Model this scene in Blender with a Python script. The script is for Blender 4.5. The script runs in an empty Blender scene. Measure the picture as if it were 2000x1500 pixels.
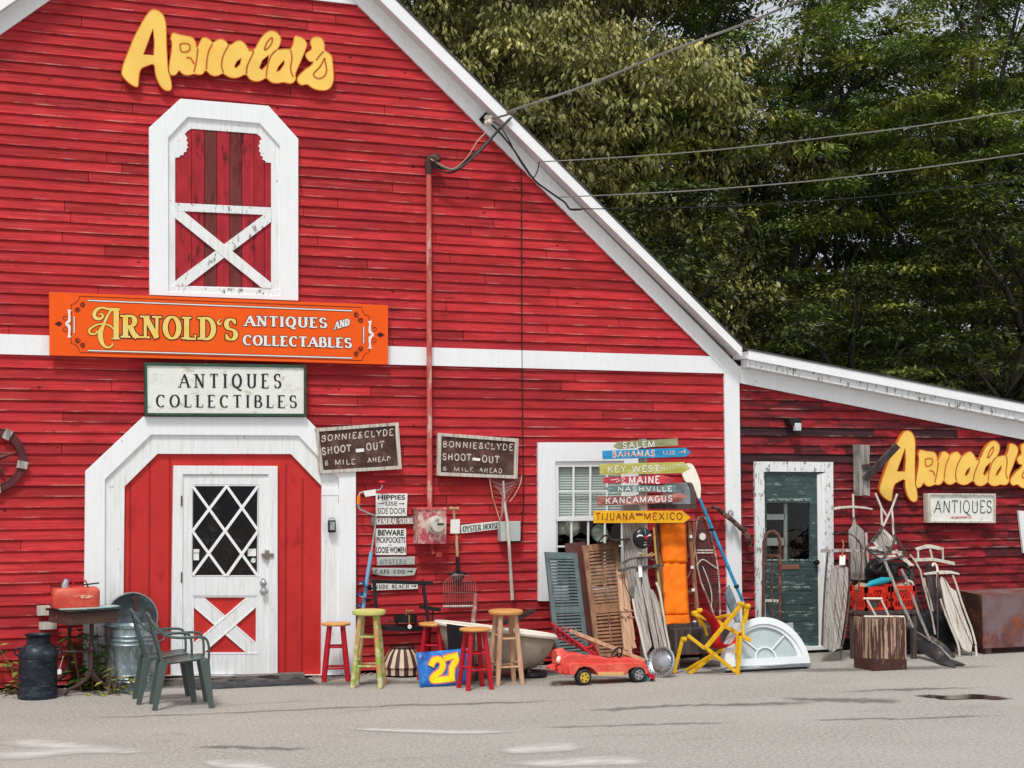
import bpy, math, random
import numpy as np
from mathutils import Vector, Matrix
random.seed(7)
sc=bpy.context.scene
col=sc.collection
# ---------------------------------------------------------------- camera (photo 2000x1500, focal 3000 px)
F=3000.;TH=math.radians(21.3);PT=math.radians(3.78);RL=.003;D=15.4
fwd=np.array([math.sin(TH)*math.cos(PT),math.cos(TH)*math.cos(PT),math.sin(PT)])
r0=np.array([math.cos(TH),-math.sin(TH),0.]);u0=np.cross(r0,fwd)
rt=r0-RL*u0;rt/=np.linalg.norm(rt);up=np.cross(rt,fwd)
HC=1.9255
cam=bpy.data.cameras.new("Camera");co=bpy.data.objects.new("Camera",cam);col.objects.link(co)
cam.lens=F/2000*36;cam.sensor_width=36;cam.clip_end=500;cam.clip_start=.1
co.matrix_world=Matrix(((rt[0],up[0],-fwd[0],0),(rt[1],up[1],-fwd[1],-D),(rt[2],up[2],-fwd[2],HC),(0,0,0,1)))
sc.camera=co
# ---------------------------------------------------------------- daylight: bright overcast with a veiled sun
SUN_EL=math.radians(58);SUN_AZ=math.radians(212)   # azimuth measured from +Y clockwise
w=bpy.data.worlds.new("World");sc.world=w;w.use_nodes=True
nt=w.node_tree;bg=nt.nodes['Background'];sky=nt.nodes.new('ShaderNodeTexSky')
sky.sky_type='NISHITA';sky.sun_disc=False;sky.sun_elevation=SUN_EL;sky.sun_rotation=SUN_AZ
sky.air_density=1.2;sky.dust_density=5;sky.ozone_density=1
hs=nt.nodes.new('ShaderNodeHueSaturation');hs.inputs['Saturation'].default_value=.35
nt.links.new(sky.outputs[0],hs.inputs['Color'])
cl_=nt.nodes.new('ShaderNodeMix');cl_.data_type='RGBA';cl_.inputs[0].default_value=.6;cl_.inputs[7].default_value=(6.6,7.0,7.6,1)   # even cloud layer over the sky
nt.links.new(hs.outputs[0],cl_.inputs[6]);nt.links.new(cl_.outputs[2],bg.inputs[0]);bg.inputs[1].default_value=.11
sl=bpy.data.lights.new("Sun","SUN");sl.energy=2.1;sl.angle=math.radians(10);sl.color=(1,.96,.9)
so=bpy.data.objects.new("Sun",sl);col.objects.link(so)
sd=Vector((math.sin(SUN_AZ)*math.cos(SUN_EL),math.cos(SUN_AZ)*math.cos(SUN_EL),math.sin(SUN_EL)))
so.rotation_euler=sd.to_track_quat('Z','Y').to_euler()
vs=sc.view_settings;vs.view_transform='Standard';vs.look='None';vs.gamma=1;vs.exposure=.12
# ---------------------------------------------------------------- where a photo point lies on a real plane
def ray(px,py): return fwd*F+rt*(px-1000)+up*(750-py)
def P(px,py,y=0.):
    d=ray(px,py);t=(y+D)/d[1];return Vector((d[0]*t,y,HC+d[2]*t))
def G(px,py,z=0.):
    d=ray(px,py);t=(z-HC)/d[2];return Vector((d[0]*t,-D+d[1]*t,z))
def LN(y0,k):                       # leaning plane y=y0+k*z
    def f(px,py,dy=0.):
        d=ray(px,py);t=(y0+dy+D+k*HC)/(d[1]-k*d[2]);return Vector((d[0]*t,-D+d[1]*t,HC+d[2]*t))
    return f
def C(ox,oy,s): return lambda x,y:(ox+x/s,oy+y/s)
V=Vector
def hx(s):
    s=s.lstrip('#');return tuple((((c/12.92) if c<=.04045 else ((c+.055)/1.055)**2.4)) for c in [int(s[i:i+2],16)/255 for i in (0,2,4)])+(1,)
# ---------------------------------------------------------------- mesh builder
class M:
    def __init__(s): s.v=[];s.f=[];s.m=[]
    def add(s,vs,fs,mi=0):
        n=len(s.v);s.v+=[tuple(v) for v in vs];s.f+=[tuple(i+n for i in f) for f in fs];s.m+=[mi]*len(fs);return s
    def hexa(s,p,mi=0): return s.add(p,[(0,3,2,1),(4,5,6,7),(0,1,5,4),(1,2,6,5),(2,3,7,6),(3,0,4,7)],mi)
    def box(s,c,d,rz=0,mi=0,R=None):
        c=V(c);R=R or Matrix.Rotation(rz,3,'Z');x,y,z=d[0]/2,d[1]/2,d[2]/2
        return s.hexa([c+R@V(q) for q in ((-x,-y,-z),(x,-y,-z),(x,y,-z),(-x,y,-z),(-x,-y,z),(x,-y,z),(x,y,z),(-x,y,z))],mi)
    def bar(s,a,b,w,t,upv=(0,-1,0),mi=0,w2=None):
        a=V(a);b=V(b);d=(b-a).normalized();u=V(upv);sd=d.cross(u)
        if sd.length<1e-4: sd=d.cross(V((1,0,0)))
        sd.normalize();u=sd.cross(d);u.normalize();w2=w if w2 is None else w2
        q=[]
        for p,ww in ((a,w),(b,w2)): q+=[p-sd*ww/2-u*t/2,p+sd*ww/2-u*t/2,p+sd*ww/2+u*t/2,p-sd*ww/2+u*t/2]
        return s.add(q,[(0,3,2,1),(4,5,6,7),(0,1,5,4),(1,2,6,5),(2,3,7,6),(3,0,4,7)],mi)
    def tube(s,pts,r,n=8,mi=0,sx=1.):
        pts=[V(p) for p in pts];k=len(pts);rs=r if isinstance(r,(list,tuple)) else [r]*k
        vs=[];ref=None
        for i,p in enumerate(pts):
            d=(pts[min(i+1,k-1)]-pts[max(i-1,0)]).normalized()
            if ref is None:
                ref=d.cross(V((0,1,0)));
                if ref.length<.1: ref=d.cross(V((0,0,1)))
            a=(ref-d*ref.dot(d)).normalized();b=d.cross(a);ref=a
            for j in range(n):
                t=2*math.pi*j/n;vs.append(p+a*math.cos(t)*rs[i]*sx+b*math.sin(t)*rs[i])
        fs=[(i*n+j,i*n+(j+1)%n,(i+1)*n+(j+1)%n,(i+1)*n+j) for i in range(k-1) for j in range(n)]
        fs+=[tuple(range(n))[::-1],tuple((k-1)*n+j for j in range(n))]
        return s.add(vs,fs,mi)
    def lathe(s,prof,base,axis=(0,0,1),n=24,mi=0,mif=None,cap=True):
        base=V(base);q=V(axis).normalized().to_track_quat('Z','Y').to_matrix()
        if abs(V(axis).normalized().z)>.9999: q=Matrix.Identity(3)
        n0=len(s.v);k=len(prof)
        for r,h in prof:
            for j in range(n):
                t=2*math.pi*j/n;s.v.append(tuple(base+q@V((r*math.cos(t),r*math.sin(t),h))))
        for i in range(k-1):
            for j in range(n):
                s.f.append((n0+i*n+j,n0+i*n+(j+1)%n,n0+(i+1)*n+(j+1)%n,n0+(i+1)*n+j));s.m.append(mif(i,j) if mif else mi)
        if cap:
            if prof[0][0]>1e-4: s.f.append(tuple(n0+j for j in range(n))[::-1]);s.m.append(mi)
            if prof[-1][0]>1e-4: s.f.append(tuple(n0+(k-1)*n+j for j in range(n)));s.m.append(mi)
        return s
    def prism(s,pts,off,mi=0):
        pts=[V(p) for p in pts];off=V(off);n=len(pts)
        return s.add(pts+[p+off for p in pts],[tuple(range(n)),tuple(range(n,2*n))[::-1]]+[(i,i+n,(i+1)%n+n,(i+1)%n) for i in range(n)],mi)
    def ball(s,c,r,n=14,mi=0,R=None):
        c=V(c);rr=r if isinstance(r,(tuple,list)) else (r,r,r);R=R or Matrix.Identity(3);n0=len(s.v);m=n//2+1
        for i in range(m+1):
            a=math.pi*i/m
            for j in range(n):
                t=2*math.pi*j/n;s.v.append(tuple(c+R@V((rr[0]*math.sin(a)*math.cos(t),rr[1]*math.sin(a)*math.sin(t),rr[2]*math.cos(a)))))
        for i in range(m):
            for j in range(n): s.f.append((n0+i*n+j,n0+(i+1)*n+j,n0+(i+1)*n+(j+1)%n,n0+i*n+(j+1)%n));s.m.append(mi)
        return s
ROOT={}
def obj(name,m,mats,parent=None,smooth=40,bev=0):
    me=bpy.data.meshes.new(name);off=ROOT.get(parent.name if parent else None,V((0,0,0)))
    if isinstance(m,bpy.types.Mesh): me=m;me.name=name;me.transform(Matrix.Translation(-off))
    else:
        me.from_pydata([tuple(V(v)-off) for v in m.v],[],m.f);me.polygons.foreach_set('material_index',m.m)
    for x in (mats if isinstance(mats,(list,tuple)) else [mats]): me.materials.append(x)
    if not isinstance(m,bpy.types.Mesh):
        import bmesh
        b=bmesh.new();b.from_mesh(me);bmesh.ops.recalc_face_normals(b,faces=b.faces);b.to_mesh(me);b.free()
    if smooth:
        me.polygons.foreach_set('use_smooth',[True]*len(me.polygons))
        me.set_sharp_from_angle(angle=math.radians(smooth))
    me.update()
    o=bpy.data.objects.new(name,me);col.objects.link(o)
    if parent: o.parent=parent;ROOT[o.name]=off
    if bev:
        b=o.modifiers.new('bevel','BEVEL');b.width=bev;b.segments=2;b.limit_method='ANGLE'
    return o
def tag(o,label,cat,group=None):
    o['label']=label;o['category']=cat
    if group:o['group']=group
    return o
def thing(name,label,cat,loc=(0,0,0),group=None):
    o=bpy.data.objects.new(name,None);col.objects.link(o);o.location=V(loc);o.empty_display_size=.1
    ROOT[o.name]=V(loc);return tag(o,label,cat,group)
def solo(name,m,mats,label,cat,loc=(0,0,0),group=None,**k):
    class Q: pass
    q=Q();q.name='__';ROOT['__']=V(loc)
    if isinstance(m,bpy.types.Mesh): m.transform(Matrix.Translation(-V(loc)));o=obj(name,m,mats,None,**k)
    else:
        m.v=[tuple(V(v)-V(loc)) for v in m.v];o=obj(name,m,mats,None,**k)
    o.location=V(loc);return tag(o,label,cat,group)
# ---------------------------------------------------------------- materials
def mat(name,c,c2=None,th=.55,sc_=(4,4,4),var=.12,vs_=None,rough=.6,metal=0.,bump=.15,spec=.3,c3=None,th3=.6,sc3=(20,20,20),attr=None,soft=.06,soft3=None):
    m=bpy.data.materials.new(name);m.use_nodes=True;t=m.node_tree;N=t.nodes;L=t.links;b=N['Principled BSDF']
    b.inputs['Roughness'].default_value=rough;b.inputs['Metallic'].default_value=metal;b.inputs['Specular IOR Level'].default_value=spec
    tc=N.new('ShaderNodeTexCoord')
    def noise(s,det=6,rg=.6,seed=0):
        mp=N.new('ShaderNodeMapping');mp.inputs['Scale'].default_value=s;mp.inputs['Location'].default_value=(seed*3.7,seed*1.3,seed*2.1)
        L.new(tc.outputs['Object'],mp.inputs['Vector']);n=N.new('ShaderNodeTexNoise');n.inputs['Scale'].default_value=1
        n.inputs['Detail'].default_value=det;n.inputs['Roughness'].default_value=rg;L.new(mp.outputs[0],n.inputs['Vector']);return n
    def ramp(src,a,bb):
        r=N.new('ShaderNodeMapRange');r.inputs[1].default_value=a;r.inputs[2].default_value=bb;r.clamp=True;L.new(src,r.inputs[0]);return r.outputs[0]
    c=hx(c) if isinstance(c,str) else tuple(c)+(1,) if len(c)==3 else c
    n1=noise(vs_ or sc_,7,.62,1)
    mr=N.new('ShaderNodeMapRange');mr.inputs[1].default_value=.3;mr.inputs[2].default_value=.7;mr.inputs[3].default_value=1-var*1.6;mr.inputs[4].default_value=1+var*1.6;L.new(n1.outputs['Fac'],mr.inputs[0])
    mx=N.new('ShaderNodeMix');mx.data_type='RGBA';mx.blend_type='MULTIPLY';mx.inputs[0].default_value=1;mx.inputs[6].default_value=c
    cc=N.new('ShaderNodeCombineColor')
    for i in range(3):L.new(mr.outputs[0],cc.inputs[i])
    L.new(cc.outputs[0],mx.inputs[7]);out=mx.outputs[2]
    if attr:
        at=N.new('ShaderNodeAttribute');at.attribute_name=attr
        m2=N.new('ShaderNodeMix');m2.data_type='RGBA';m2.blend_type='MULTIPLY';m2.inputs[0].default_value=1;L.new(out,m2.inputs[6]);L.new(at.outputs['Color'],m2.inputs[7]);out=m2.outputs[2]
    hsum=n1.outputs['Fac']
    for cx,th_,s_,sd_,sf in ((c2,th,sc_,5,soft),(c3,th3,sc3,9,soft3 or soft)):
        if cx is None: continue
        cx=hx(cx) if isinstance(cx,str) else tuple(cx)+(1,)
        n2=noise(s_,8,.68,sd_);fa=ramp(n2.outputs['Fac'],th_-sf/2,th_+sf/2)
        m3=N.new('ShaderNodeMix');m3.data_type='RGBA';L.new(fa,m3.inputs[0]);L.new(out,m3.inputs[6]);m3.inputs[7].default_value=cx;out=m3.outputs[2]
    L.new(out,b.inputs['Base Color'])
    if bump:
        bp=N.new('ShaderNodeBump');bp.inputs['Strength'].default_value=bump;bp.inputs['Distance'].default_value=.01;L.new(hsum,bp.inputs['Height']);L.new(bp.outputs[0],b.inputs['Normal'])
    return m
MT={}
def siding_mat(name,base,dark,wear,darkth=.7):
    m=bpy.data.materials.new(name);m.use_nodes=True;t=m.node_tree;N=t.nodes;L=t.links;b=N['Principled BSDF'];b.inputs['Roughness'].default_value=.75;b.inputs['Specular IOR Level'].default_value=.2
    tc=N.new('ShaderNodeTexCoord');at=N.new('ShaderNodeAttribute');at.attribute_name='tone'   # r: tone, g: position across board, b: bare wood
    sp=N.new('ShaderNodeSeparateColor');L.new(at.outputs['Color'],sp.inputs[0])
    def noise(s,det=6,rg=.6,loc=0):
        mp=N.new('ShaderNodeMapping');mp.inputs['Scale'].default_value=s;mp.inputs['Location'].default_value=(loc,loc*.7,loc*.3);L.new(tc.outputs['Object'],mp.inputs[0])
        ad=N.new('ShaderNodeVectorMath');ad.operation='MULTIPLY_ADD'
        L.new(sp.outputs[0],ad.inputs[0]) if False else None
        n=N.new('ShaderNodeTexNoise');n.inputs['Scale'].default_value=1;n.inputs['Detail'].default_value=det;n.inputs['Roughness'].default_value=rg;L.new(mp.outputs[0],n.inputs['Vector']);N.remove(ad);return n.outputs['Fac']
    def rng(src,a,c_,lo=0,hi=1):
        r=N.new('ShaderNodeMapRange');r.inputs[1].default_value=a;r.inputs[2].default_value=c_;r.inputs[3].default_value=lo;r.inputs[4].default_value=hi;L.new(src,r.inputs[0]);return r.outputs[0]
    def mth(op,a,c_):
        n=N.new('ShaderNodeMath');n.operation=op
        for i,q in enumerate((a,c_)):
            if isinstance(q,(int,float)):n.inputs[i].default_value=q
            else:L.new(q,n.inputs[i])
        return n.outputs[0]
    def mix(f,a,c_):
        n=N.new('ShaderNodeMix');n.data_type='RGBA'
        for i,q in ((0,f),(6,a),(7,c_)):
            if isinstance(q,(int,float,tuple)):n.inputs[i].default_value=q
            else:L.new(q,n.inputs[i])
        return n.outputs[2]
    grain=noise((1.6,1,60),6,.65);blot=noise((2.2,1,9),5,.6,4);fine=noise((9,1,120),4,.6,9)
    k=mth('MULTIPLY',rng(grain,.3,.7,.66,1.32),rng(blot,.3,.7,.78,1.2));k=mth('MULTIPLY',k,rng(fine,.3,.7,.88,1.12));k=mth('MULTIPLY',k,sp.outputs[0])
    cc=N.new('ShaderNodeCombineColor');[L.new(k,cc.inputs[i]) for i in range(3)]
    mm=N.new('ShaderNodeMix');mm.data_type='RGBA';mm.blend_type='MULTIPLY';mm.inputs[0].default_value=1;mm.inputs[6].default_value=hx(base);L.new(cc.outputs[0],mm.inputs[7]);c=mm.outputs[2]
    # faded pinkish streaks
    c=mix(mth('MULTIPLY',rng(noise((1.1,1,26),7,.7,13),.56,.72),.45),c,hx(wear))
    # dark weathering blotches
    c=mix(mth('MULTIPLY',rng(noise((2.4,1,11),7,.66,21),darkth-.08,darkth+.06),.75),c,hx(dark))
    # knots
    vo=N.new('ShaderNodeTexVoronoi');vo.inputs['Scale'].default_value=1;mp=N.new('ShaderNodeMapping');mp.inputs['Scale'].default_value=(4.4,1,6.5);L.new(tc.outputs['Object'],mp.inputs[0]);L.new(mp.outputs[0],vo.inputs['Vector'])
    c=mix(mth('MULTIPLY',mth('MULTIPLY',rng(vo.outputs['Distance'],.11,.06),rng(noise((3,1,5),3,.5,41),.46,.52)),.8),c,hx('#3d0b12'))
    # bare dark boards
    c=mix(sp.outputs[2],c,mix(rng(noise((2,1,50),6,.6,31),.35,.7),hx('#241a1f'),hx('#4a2c30')))
    # worn lower lip
    lip=mth('MULTIPLY',rng(sp.outputs[1],.15,.03),rng(noise((2.5,1,3),6,.7,17),.50,.66));c=mix(mth('MULTIPLY',lip,.55),c,hx('#d9a79c'))
    L.new(c,b.inputs['Base Color'])
    bp=N.new('ShaderNodeBump');bp.inputs['Strength'].default_value=.35;bp.inputs['Distance'].default_value=.01;L.new(grain,bp.inputs['Height']);L.new(bp.outputs[0],b.inputs['Normal'])
    return m
S_RED=siding_mat('barn_red_siding','#b32e33','#5c1a20','#cb5a56',.69)
S_SHED=siding_mat('shed_red_siding','#a0282e','#30151a','#c44c4c',.525)
WHITE=mat('white_paint','#eff2f4',c2='#aaa59c',th=.685,sc_=(20,20,12),vs_=(40,40,3),var=.025,rough=.5,bump=.1,soft=.05)
WPEEL=mat('peeling_white_paint','#ebedee',c2='#9a958b',th=.665,sc_=(26,26,14),vs_=(50,50,3),var=.04,rough=.6,bump=.25,soft=.05,c3='#d6d5cf',th3=.60,sc3=(34,34,2.5),soft3=.2)
WPEEL2=mat('flaking_white_paint','#e6e9ea',c2='#857e74',th=.575,sc_=(30,30,11),vs_=(40,40,4),var=.05,rough=.7,bump=.4,soft=.05)
SOFF=mat('soffit_paint','#d5d3d2',var=.08,sc_=(3,3,3),rough=.6)
FASC=mat('fascia_metal','#f2f4f6',var=.03,rough=.35,bump=.02)
DOORRED=mat('red_panel_paint','#c22d2a',var=.07,sc_=(5,5,2.5),rough=.55,c2='#a3211f',th=.66,bump=.08,soft=.15)
PLANKR=mat('weathered_red_planks','#a82832',c2='#5d1a1f',th=.60,sc_=(14,4,3.5),var=.15,rough=.8,bump=.3,attr='tone',soft=.12)
GLASS=bpy.data.materials.new('window_glass');GLASS.use_nodes=True
def _g():
    t=GLASS.node_tree;N=t.nodes;L=t.links;N.remove(N['Principled BSDF']);o=N['Material Output'];a=N.new('ShaderNodeBsdfTransparent');a.inputs[0].default_value=(.95,.97,.97,1);b=N.new('ShaderNodeBsdfGlossy');b.inputs['Roughness'].default_value=.02
    m=N.new('ShaderNodeMixShader');f=N.new('ShaderNodeFresnel');f.inputs[0].default_value=1.5;L.new(f.outputs[0],m.inputs[0]);L.new(a.outputs[0],m.inputs[1]);L.new(b.outputs[0],m.inputs[2])
    n=N.new('ShaderNodeTexNoise');n.inputs['Scale'].default_value=3;bp=N.new('ShaderNodeBump');bp.inputs['Strength'].default_value=.25;bp.inputs['Distance'].default_value=.02;L.new(n.outputs[0],bp.inputs['Height']);L.new(bp.outputs[0],b.inputs['Normal']);L.new(m.outputs[0],o.inputs[0])
_g()
FROST=mat('frosted_glass','#b9c6c6',var=.08,sc_=(3,3,3),rough=.25,bump=0,spec=.6)
DARK=mat('dark_interior','#15171a',var=.2,rough=.9,spec=.1)
BLACK=mat('black_paint','#1b1c1f',var=.2,rough=.45,bump=.05)
IRON=mat('cast_iron_brown','#4a3a37',c2='#6b4a38',th=.6,sc_=(14,14,14),var=.2,rough=.6,metal=.3)
LTSTEEL=mat('pale_sheet_steel','#8f9599',c2='#6b7276',th=.6,sc_=(9,9,3),var=.12,rough=.45,metal=.2,soft=.2)
STEEL=mat('galvanised_steel','#93a1a5',c2='#66757a',th=.5,sc_=(9,9,5),var=.15,rough=.4,metal=.75,soft=.2,c3='#b7c0c1',th3=.6,sc3=(30,30,12))
MILK=mat('milk_can_metal','#343c46',c2='#20262e',th=.5,sc_=(5,5,9),var=.25,rough=.5,metal=.5,soft=.2,c3='#7c8288',th3=.66,sc3=(12,12,30))
RUST=mat('rusty_steel','#6b4540',c2='#8a4a2a',th=.55,sc_=(7,7,5),var=.25,rough=.75,metal=.1,soft=.15,c3='#7d686c',th3=.5,sc3=(3,3,2.2))
GREYW=mat('weathered_grey_wood','#a8a19b',c2='#4f4844',th=.57,sc_=(55,2,2.6),vs_=(70,2,2),var=.22,rough=.85,bump=.6,soft=.2)
PALEW=mat('pale_driftwood','#c9c2b6',c2='#7a7268',th=.585,sc_=(55,2,2.6),vs_=(70,2,2),var=.16,rough=.85,bump=.5,soft=.15)
DKW=mat('dark_old_wood','#574d4b',c2='#332c2d',th=.55,sc_=(45,2,3),var=.25,rough=.8,bump=.4,soft=.2)
BRNW=mat('brown_stained_wood','#8a6248',c2='#5d3d2d',th=.56,sc_=(34,2,3),var=.18,rough=.6,bump=.3,soft=.2)
PINE=mat('honey_pine','#d79b58',c2='#a8703c',th=.62,sc_=(6,50,50),var=.12,rough=.5,bump=.1,soft=.2)
LTW=mat('bare_light_wood','#c9a283',c2='#8d6a50',th=.6,sc_=(34,2,3),var=.14,rough=.65,bump=.2,soft=.2)
CRWOOD=mat('peeling_brown_crate','#553630',c2='#b99b82',th=.525,sc_=(22,22,1.5),var=.2,rough=.8,bump=.5,soft=.04)
REDP=mat('bright_red_paint','#b41728',c2='#8d1020',th=.62,sc_=(20,20,20),var=.1,rough=.4,soft=.2)
GRNST=mat('green_and_bare_wood','#c2c592',c2='#c58a58',th=.49,sc_=(9,9,4),var=.15,rough=.65,soft=.06,c3='#8db04a',th3=.55,sc3=(11,11,14))
ROPE=mat('rope_tan','#b69668',var=.2,sc_=(60,60,60),rough=.9)
PLGRN=mat('grey_green_plastic','#475450',var=.05,rough=.3,spec=.6,bump=.03)
CREAM=mat('cream_enamel','#e8e1d2',var=.06,rough=.3,spec=.5)
BEIGE=mat('beige_cast_iron','#b0a391',c2='#857868',th=.6,sc_=(6,6,6),var=.12,rough=.6,soft=.2)
ORANGE=mat('orange_sign_paint','#f25a07',var=.03,rough=.4,bump=0)
TXTDK=mat('dark_lettering','#1f2327',var=.1,rough=.6,bump=0)
TXTMAR=mat('maroon_outline','#4a1410',var=.1,rough=.5,bump=0)
TXTWH=mat('white_lettering','#eceae6',var=.05,rough=.5,bump=0)
TXTWORN=mat('worn_white_lettering','#cfc3b4',c2='#5a4038',th=.575,sc_=(26,26,26),var=.1,rough=.7,bump=0)
GOLD=mat('gold_lettering','#f2c544',c2='#e9d98a',th=.5,sc_=(20,20,10),var=.06,rough=.45,soft=.3,bump=0)
YEL=mat('cutout_yellow','#f9cd63',var=.05,sc_=(3,3,3),rough=.55,bump=.05,c2='#f3bd52',th=.62,soft=.25)
YELED=mat('cutout_orange_edge','#cf6a2a',var=.12,rough=.6)
CUSH=mat('orange_canvas','#f2790c',c2='#d85f08',th=.62,sc_=(5,5,5),var=.08,rough=.8,bump=.3,soft=.25)
YPAINT=mat('yellow_chair_paint','#d9a915',c2='#9a6a14',th=.70,sc_=(20,20,20),var=.12,rough=.45,soft=.1)
REDCL=mat('red_canvas','#c81a22',var=.12,rough=.8)
JEEPR=mat('faded_red_plastic','#dc4c43',c2='#ea8068',th=.6,sc_=(5,5,9),var=.07,rough=.45,soft=.25)
RUBBER=mat('black_rubber','#26282a',c2='#5a5a58',th=.62,sc_=(20,20,20),var=.2,rough=.75,soft=.2)
CHROME=mat('brushed_chrome','#b9bfc2',var=.1,rough=.28,metal=.85,bump=.03,c2='#8c9297',th=.62,sc_=(14,14,14),soft=.1)
BLUEP=mat('blue_paint','#2f8fc0',c2='#1f5f92',th=.58,sc_=(12,12,12),var=.12,rough=.5,soft=.2)
NAVY=mat('navy_paint','#16304e',var=.2,rough=.5)
GRNDOOR=mat('dark_green_door_paint','#3c504f',c2='#7f908c',th=.60,sc_=(7,3,34),var=.2,rough=.55,soft=.05,bump=.3)
PIPE=mat('pipe_red_faded','#bf5a54',c2='#d4a79d',th=.60,sc_=(12,12,4),var=.12,rough=.55,soft=.1)
METERB=mat('meter_box_paint','#b5525a',c2='#d6bdb2',th=.50,sc_=(9,9,7),var=.12,rough=.6,soft=.12)
TAG=mat('paper_tag','#eeeeea',var=.04,rough=.7,bump=0)
BLIND=mat('window_blind','#c3cdc6',var=.05,rough=.7)
ROOFM=mat('roof_shingle','#4b4b4d',var=.2,sc_=(6,6,6),rough=.9)
SIGNW=mat('weathered_sign_white','#e6e8e2',c2='#c4c3b4',th=.62,sc_=(6,6,12),var=.04,rough=.6,soft=.1,c3='#6b6f66',th3=.70,sc3=(20,20,40))
SIGNG=mat('sign_green_frame','#2f4d3e',c2='#a9a797',th=.66,sc_=(8,8,8),var=.2,rough=.6)
BCB=mat('sign_brown_board','#4a312a',c2='#6d5148',th=.56,sc_=(9,9,9),var=.2,rough=.7,soft=.2)
# ---------------------------------------------------------------- flat shapes (with holes) cut from board stock
def shape(polys,y,thick,bevel=0,fn=None,curved=False):
    """polys: list of pixel polygons on plane y (first outer, rest holes) -> mesh, front face at y, body behind"""
    cu=bpy.data.curves.new('c','CURVE');cu.dimensions='2D';cu.fill_mode='BOTH';cu.extrude=thick/2;cu.bevel_depth=bevel;cu.bevel_resolution=1
    if bevel: cu.extrude=max(thick/2-bevel,.0005);cu.offset=-bevel
    for pl in polys:
        w=[(fn(*p) if fn else P(p[0],p[1],y)) for p in pl]
        s=cu.splines.new('POLY');s.points.add(len(w)-1);s.use_cyclic_u=True
        for q,p in zip(s.points,w): q.co=(p.x,p.z,0,1)
    o=bpy.data.objects.new('t',cu);col.objects.link(o);dg=bpy.context.evaluated_depsgraph_get();dg.update()
    me=bpy.data.meshes.new_from_object(o.evaluated_get(dg));bpy.data.objects.remove(o);bpy.data.curves.remove(cu)
    me.transform(Matrix(((1,0,0,0),(0,0,-1,y+thick/2),(0,1,0,0),(0,0,0,1))))
    return me
def mesh2M(me,mi=0):
    m=M();m.add([v.co for v in me.vertices],[tuple(p.vertices) for p in me.polygons],mi);return m
def plate(name,mt,parent,polys,y,thick,bevel=.002,smooth=30):
    return obj(name,shape(polys,y,thick,bevel),mt,parent,smooth=smooth)
def smoothpoly(p,it=2):
    for _ in range(it):
        q=[]
        for i in range(len(p)):
            a=p[i];b=p[(i+1)%len(p)];q+=[(a[0]*.75+b[0]*.25,a[1]*.75+b[1]*.25),(a[0]*.25+b[0]*.75,a[1]*.25+b[1]*.75)]
        p=q
    return p
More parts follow.
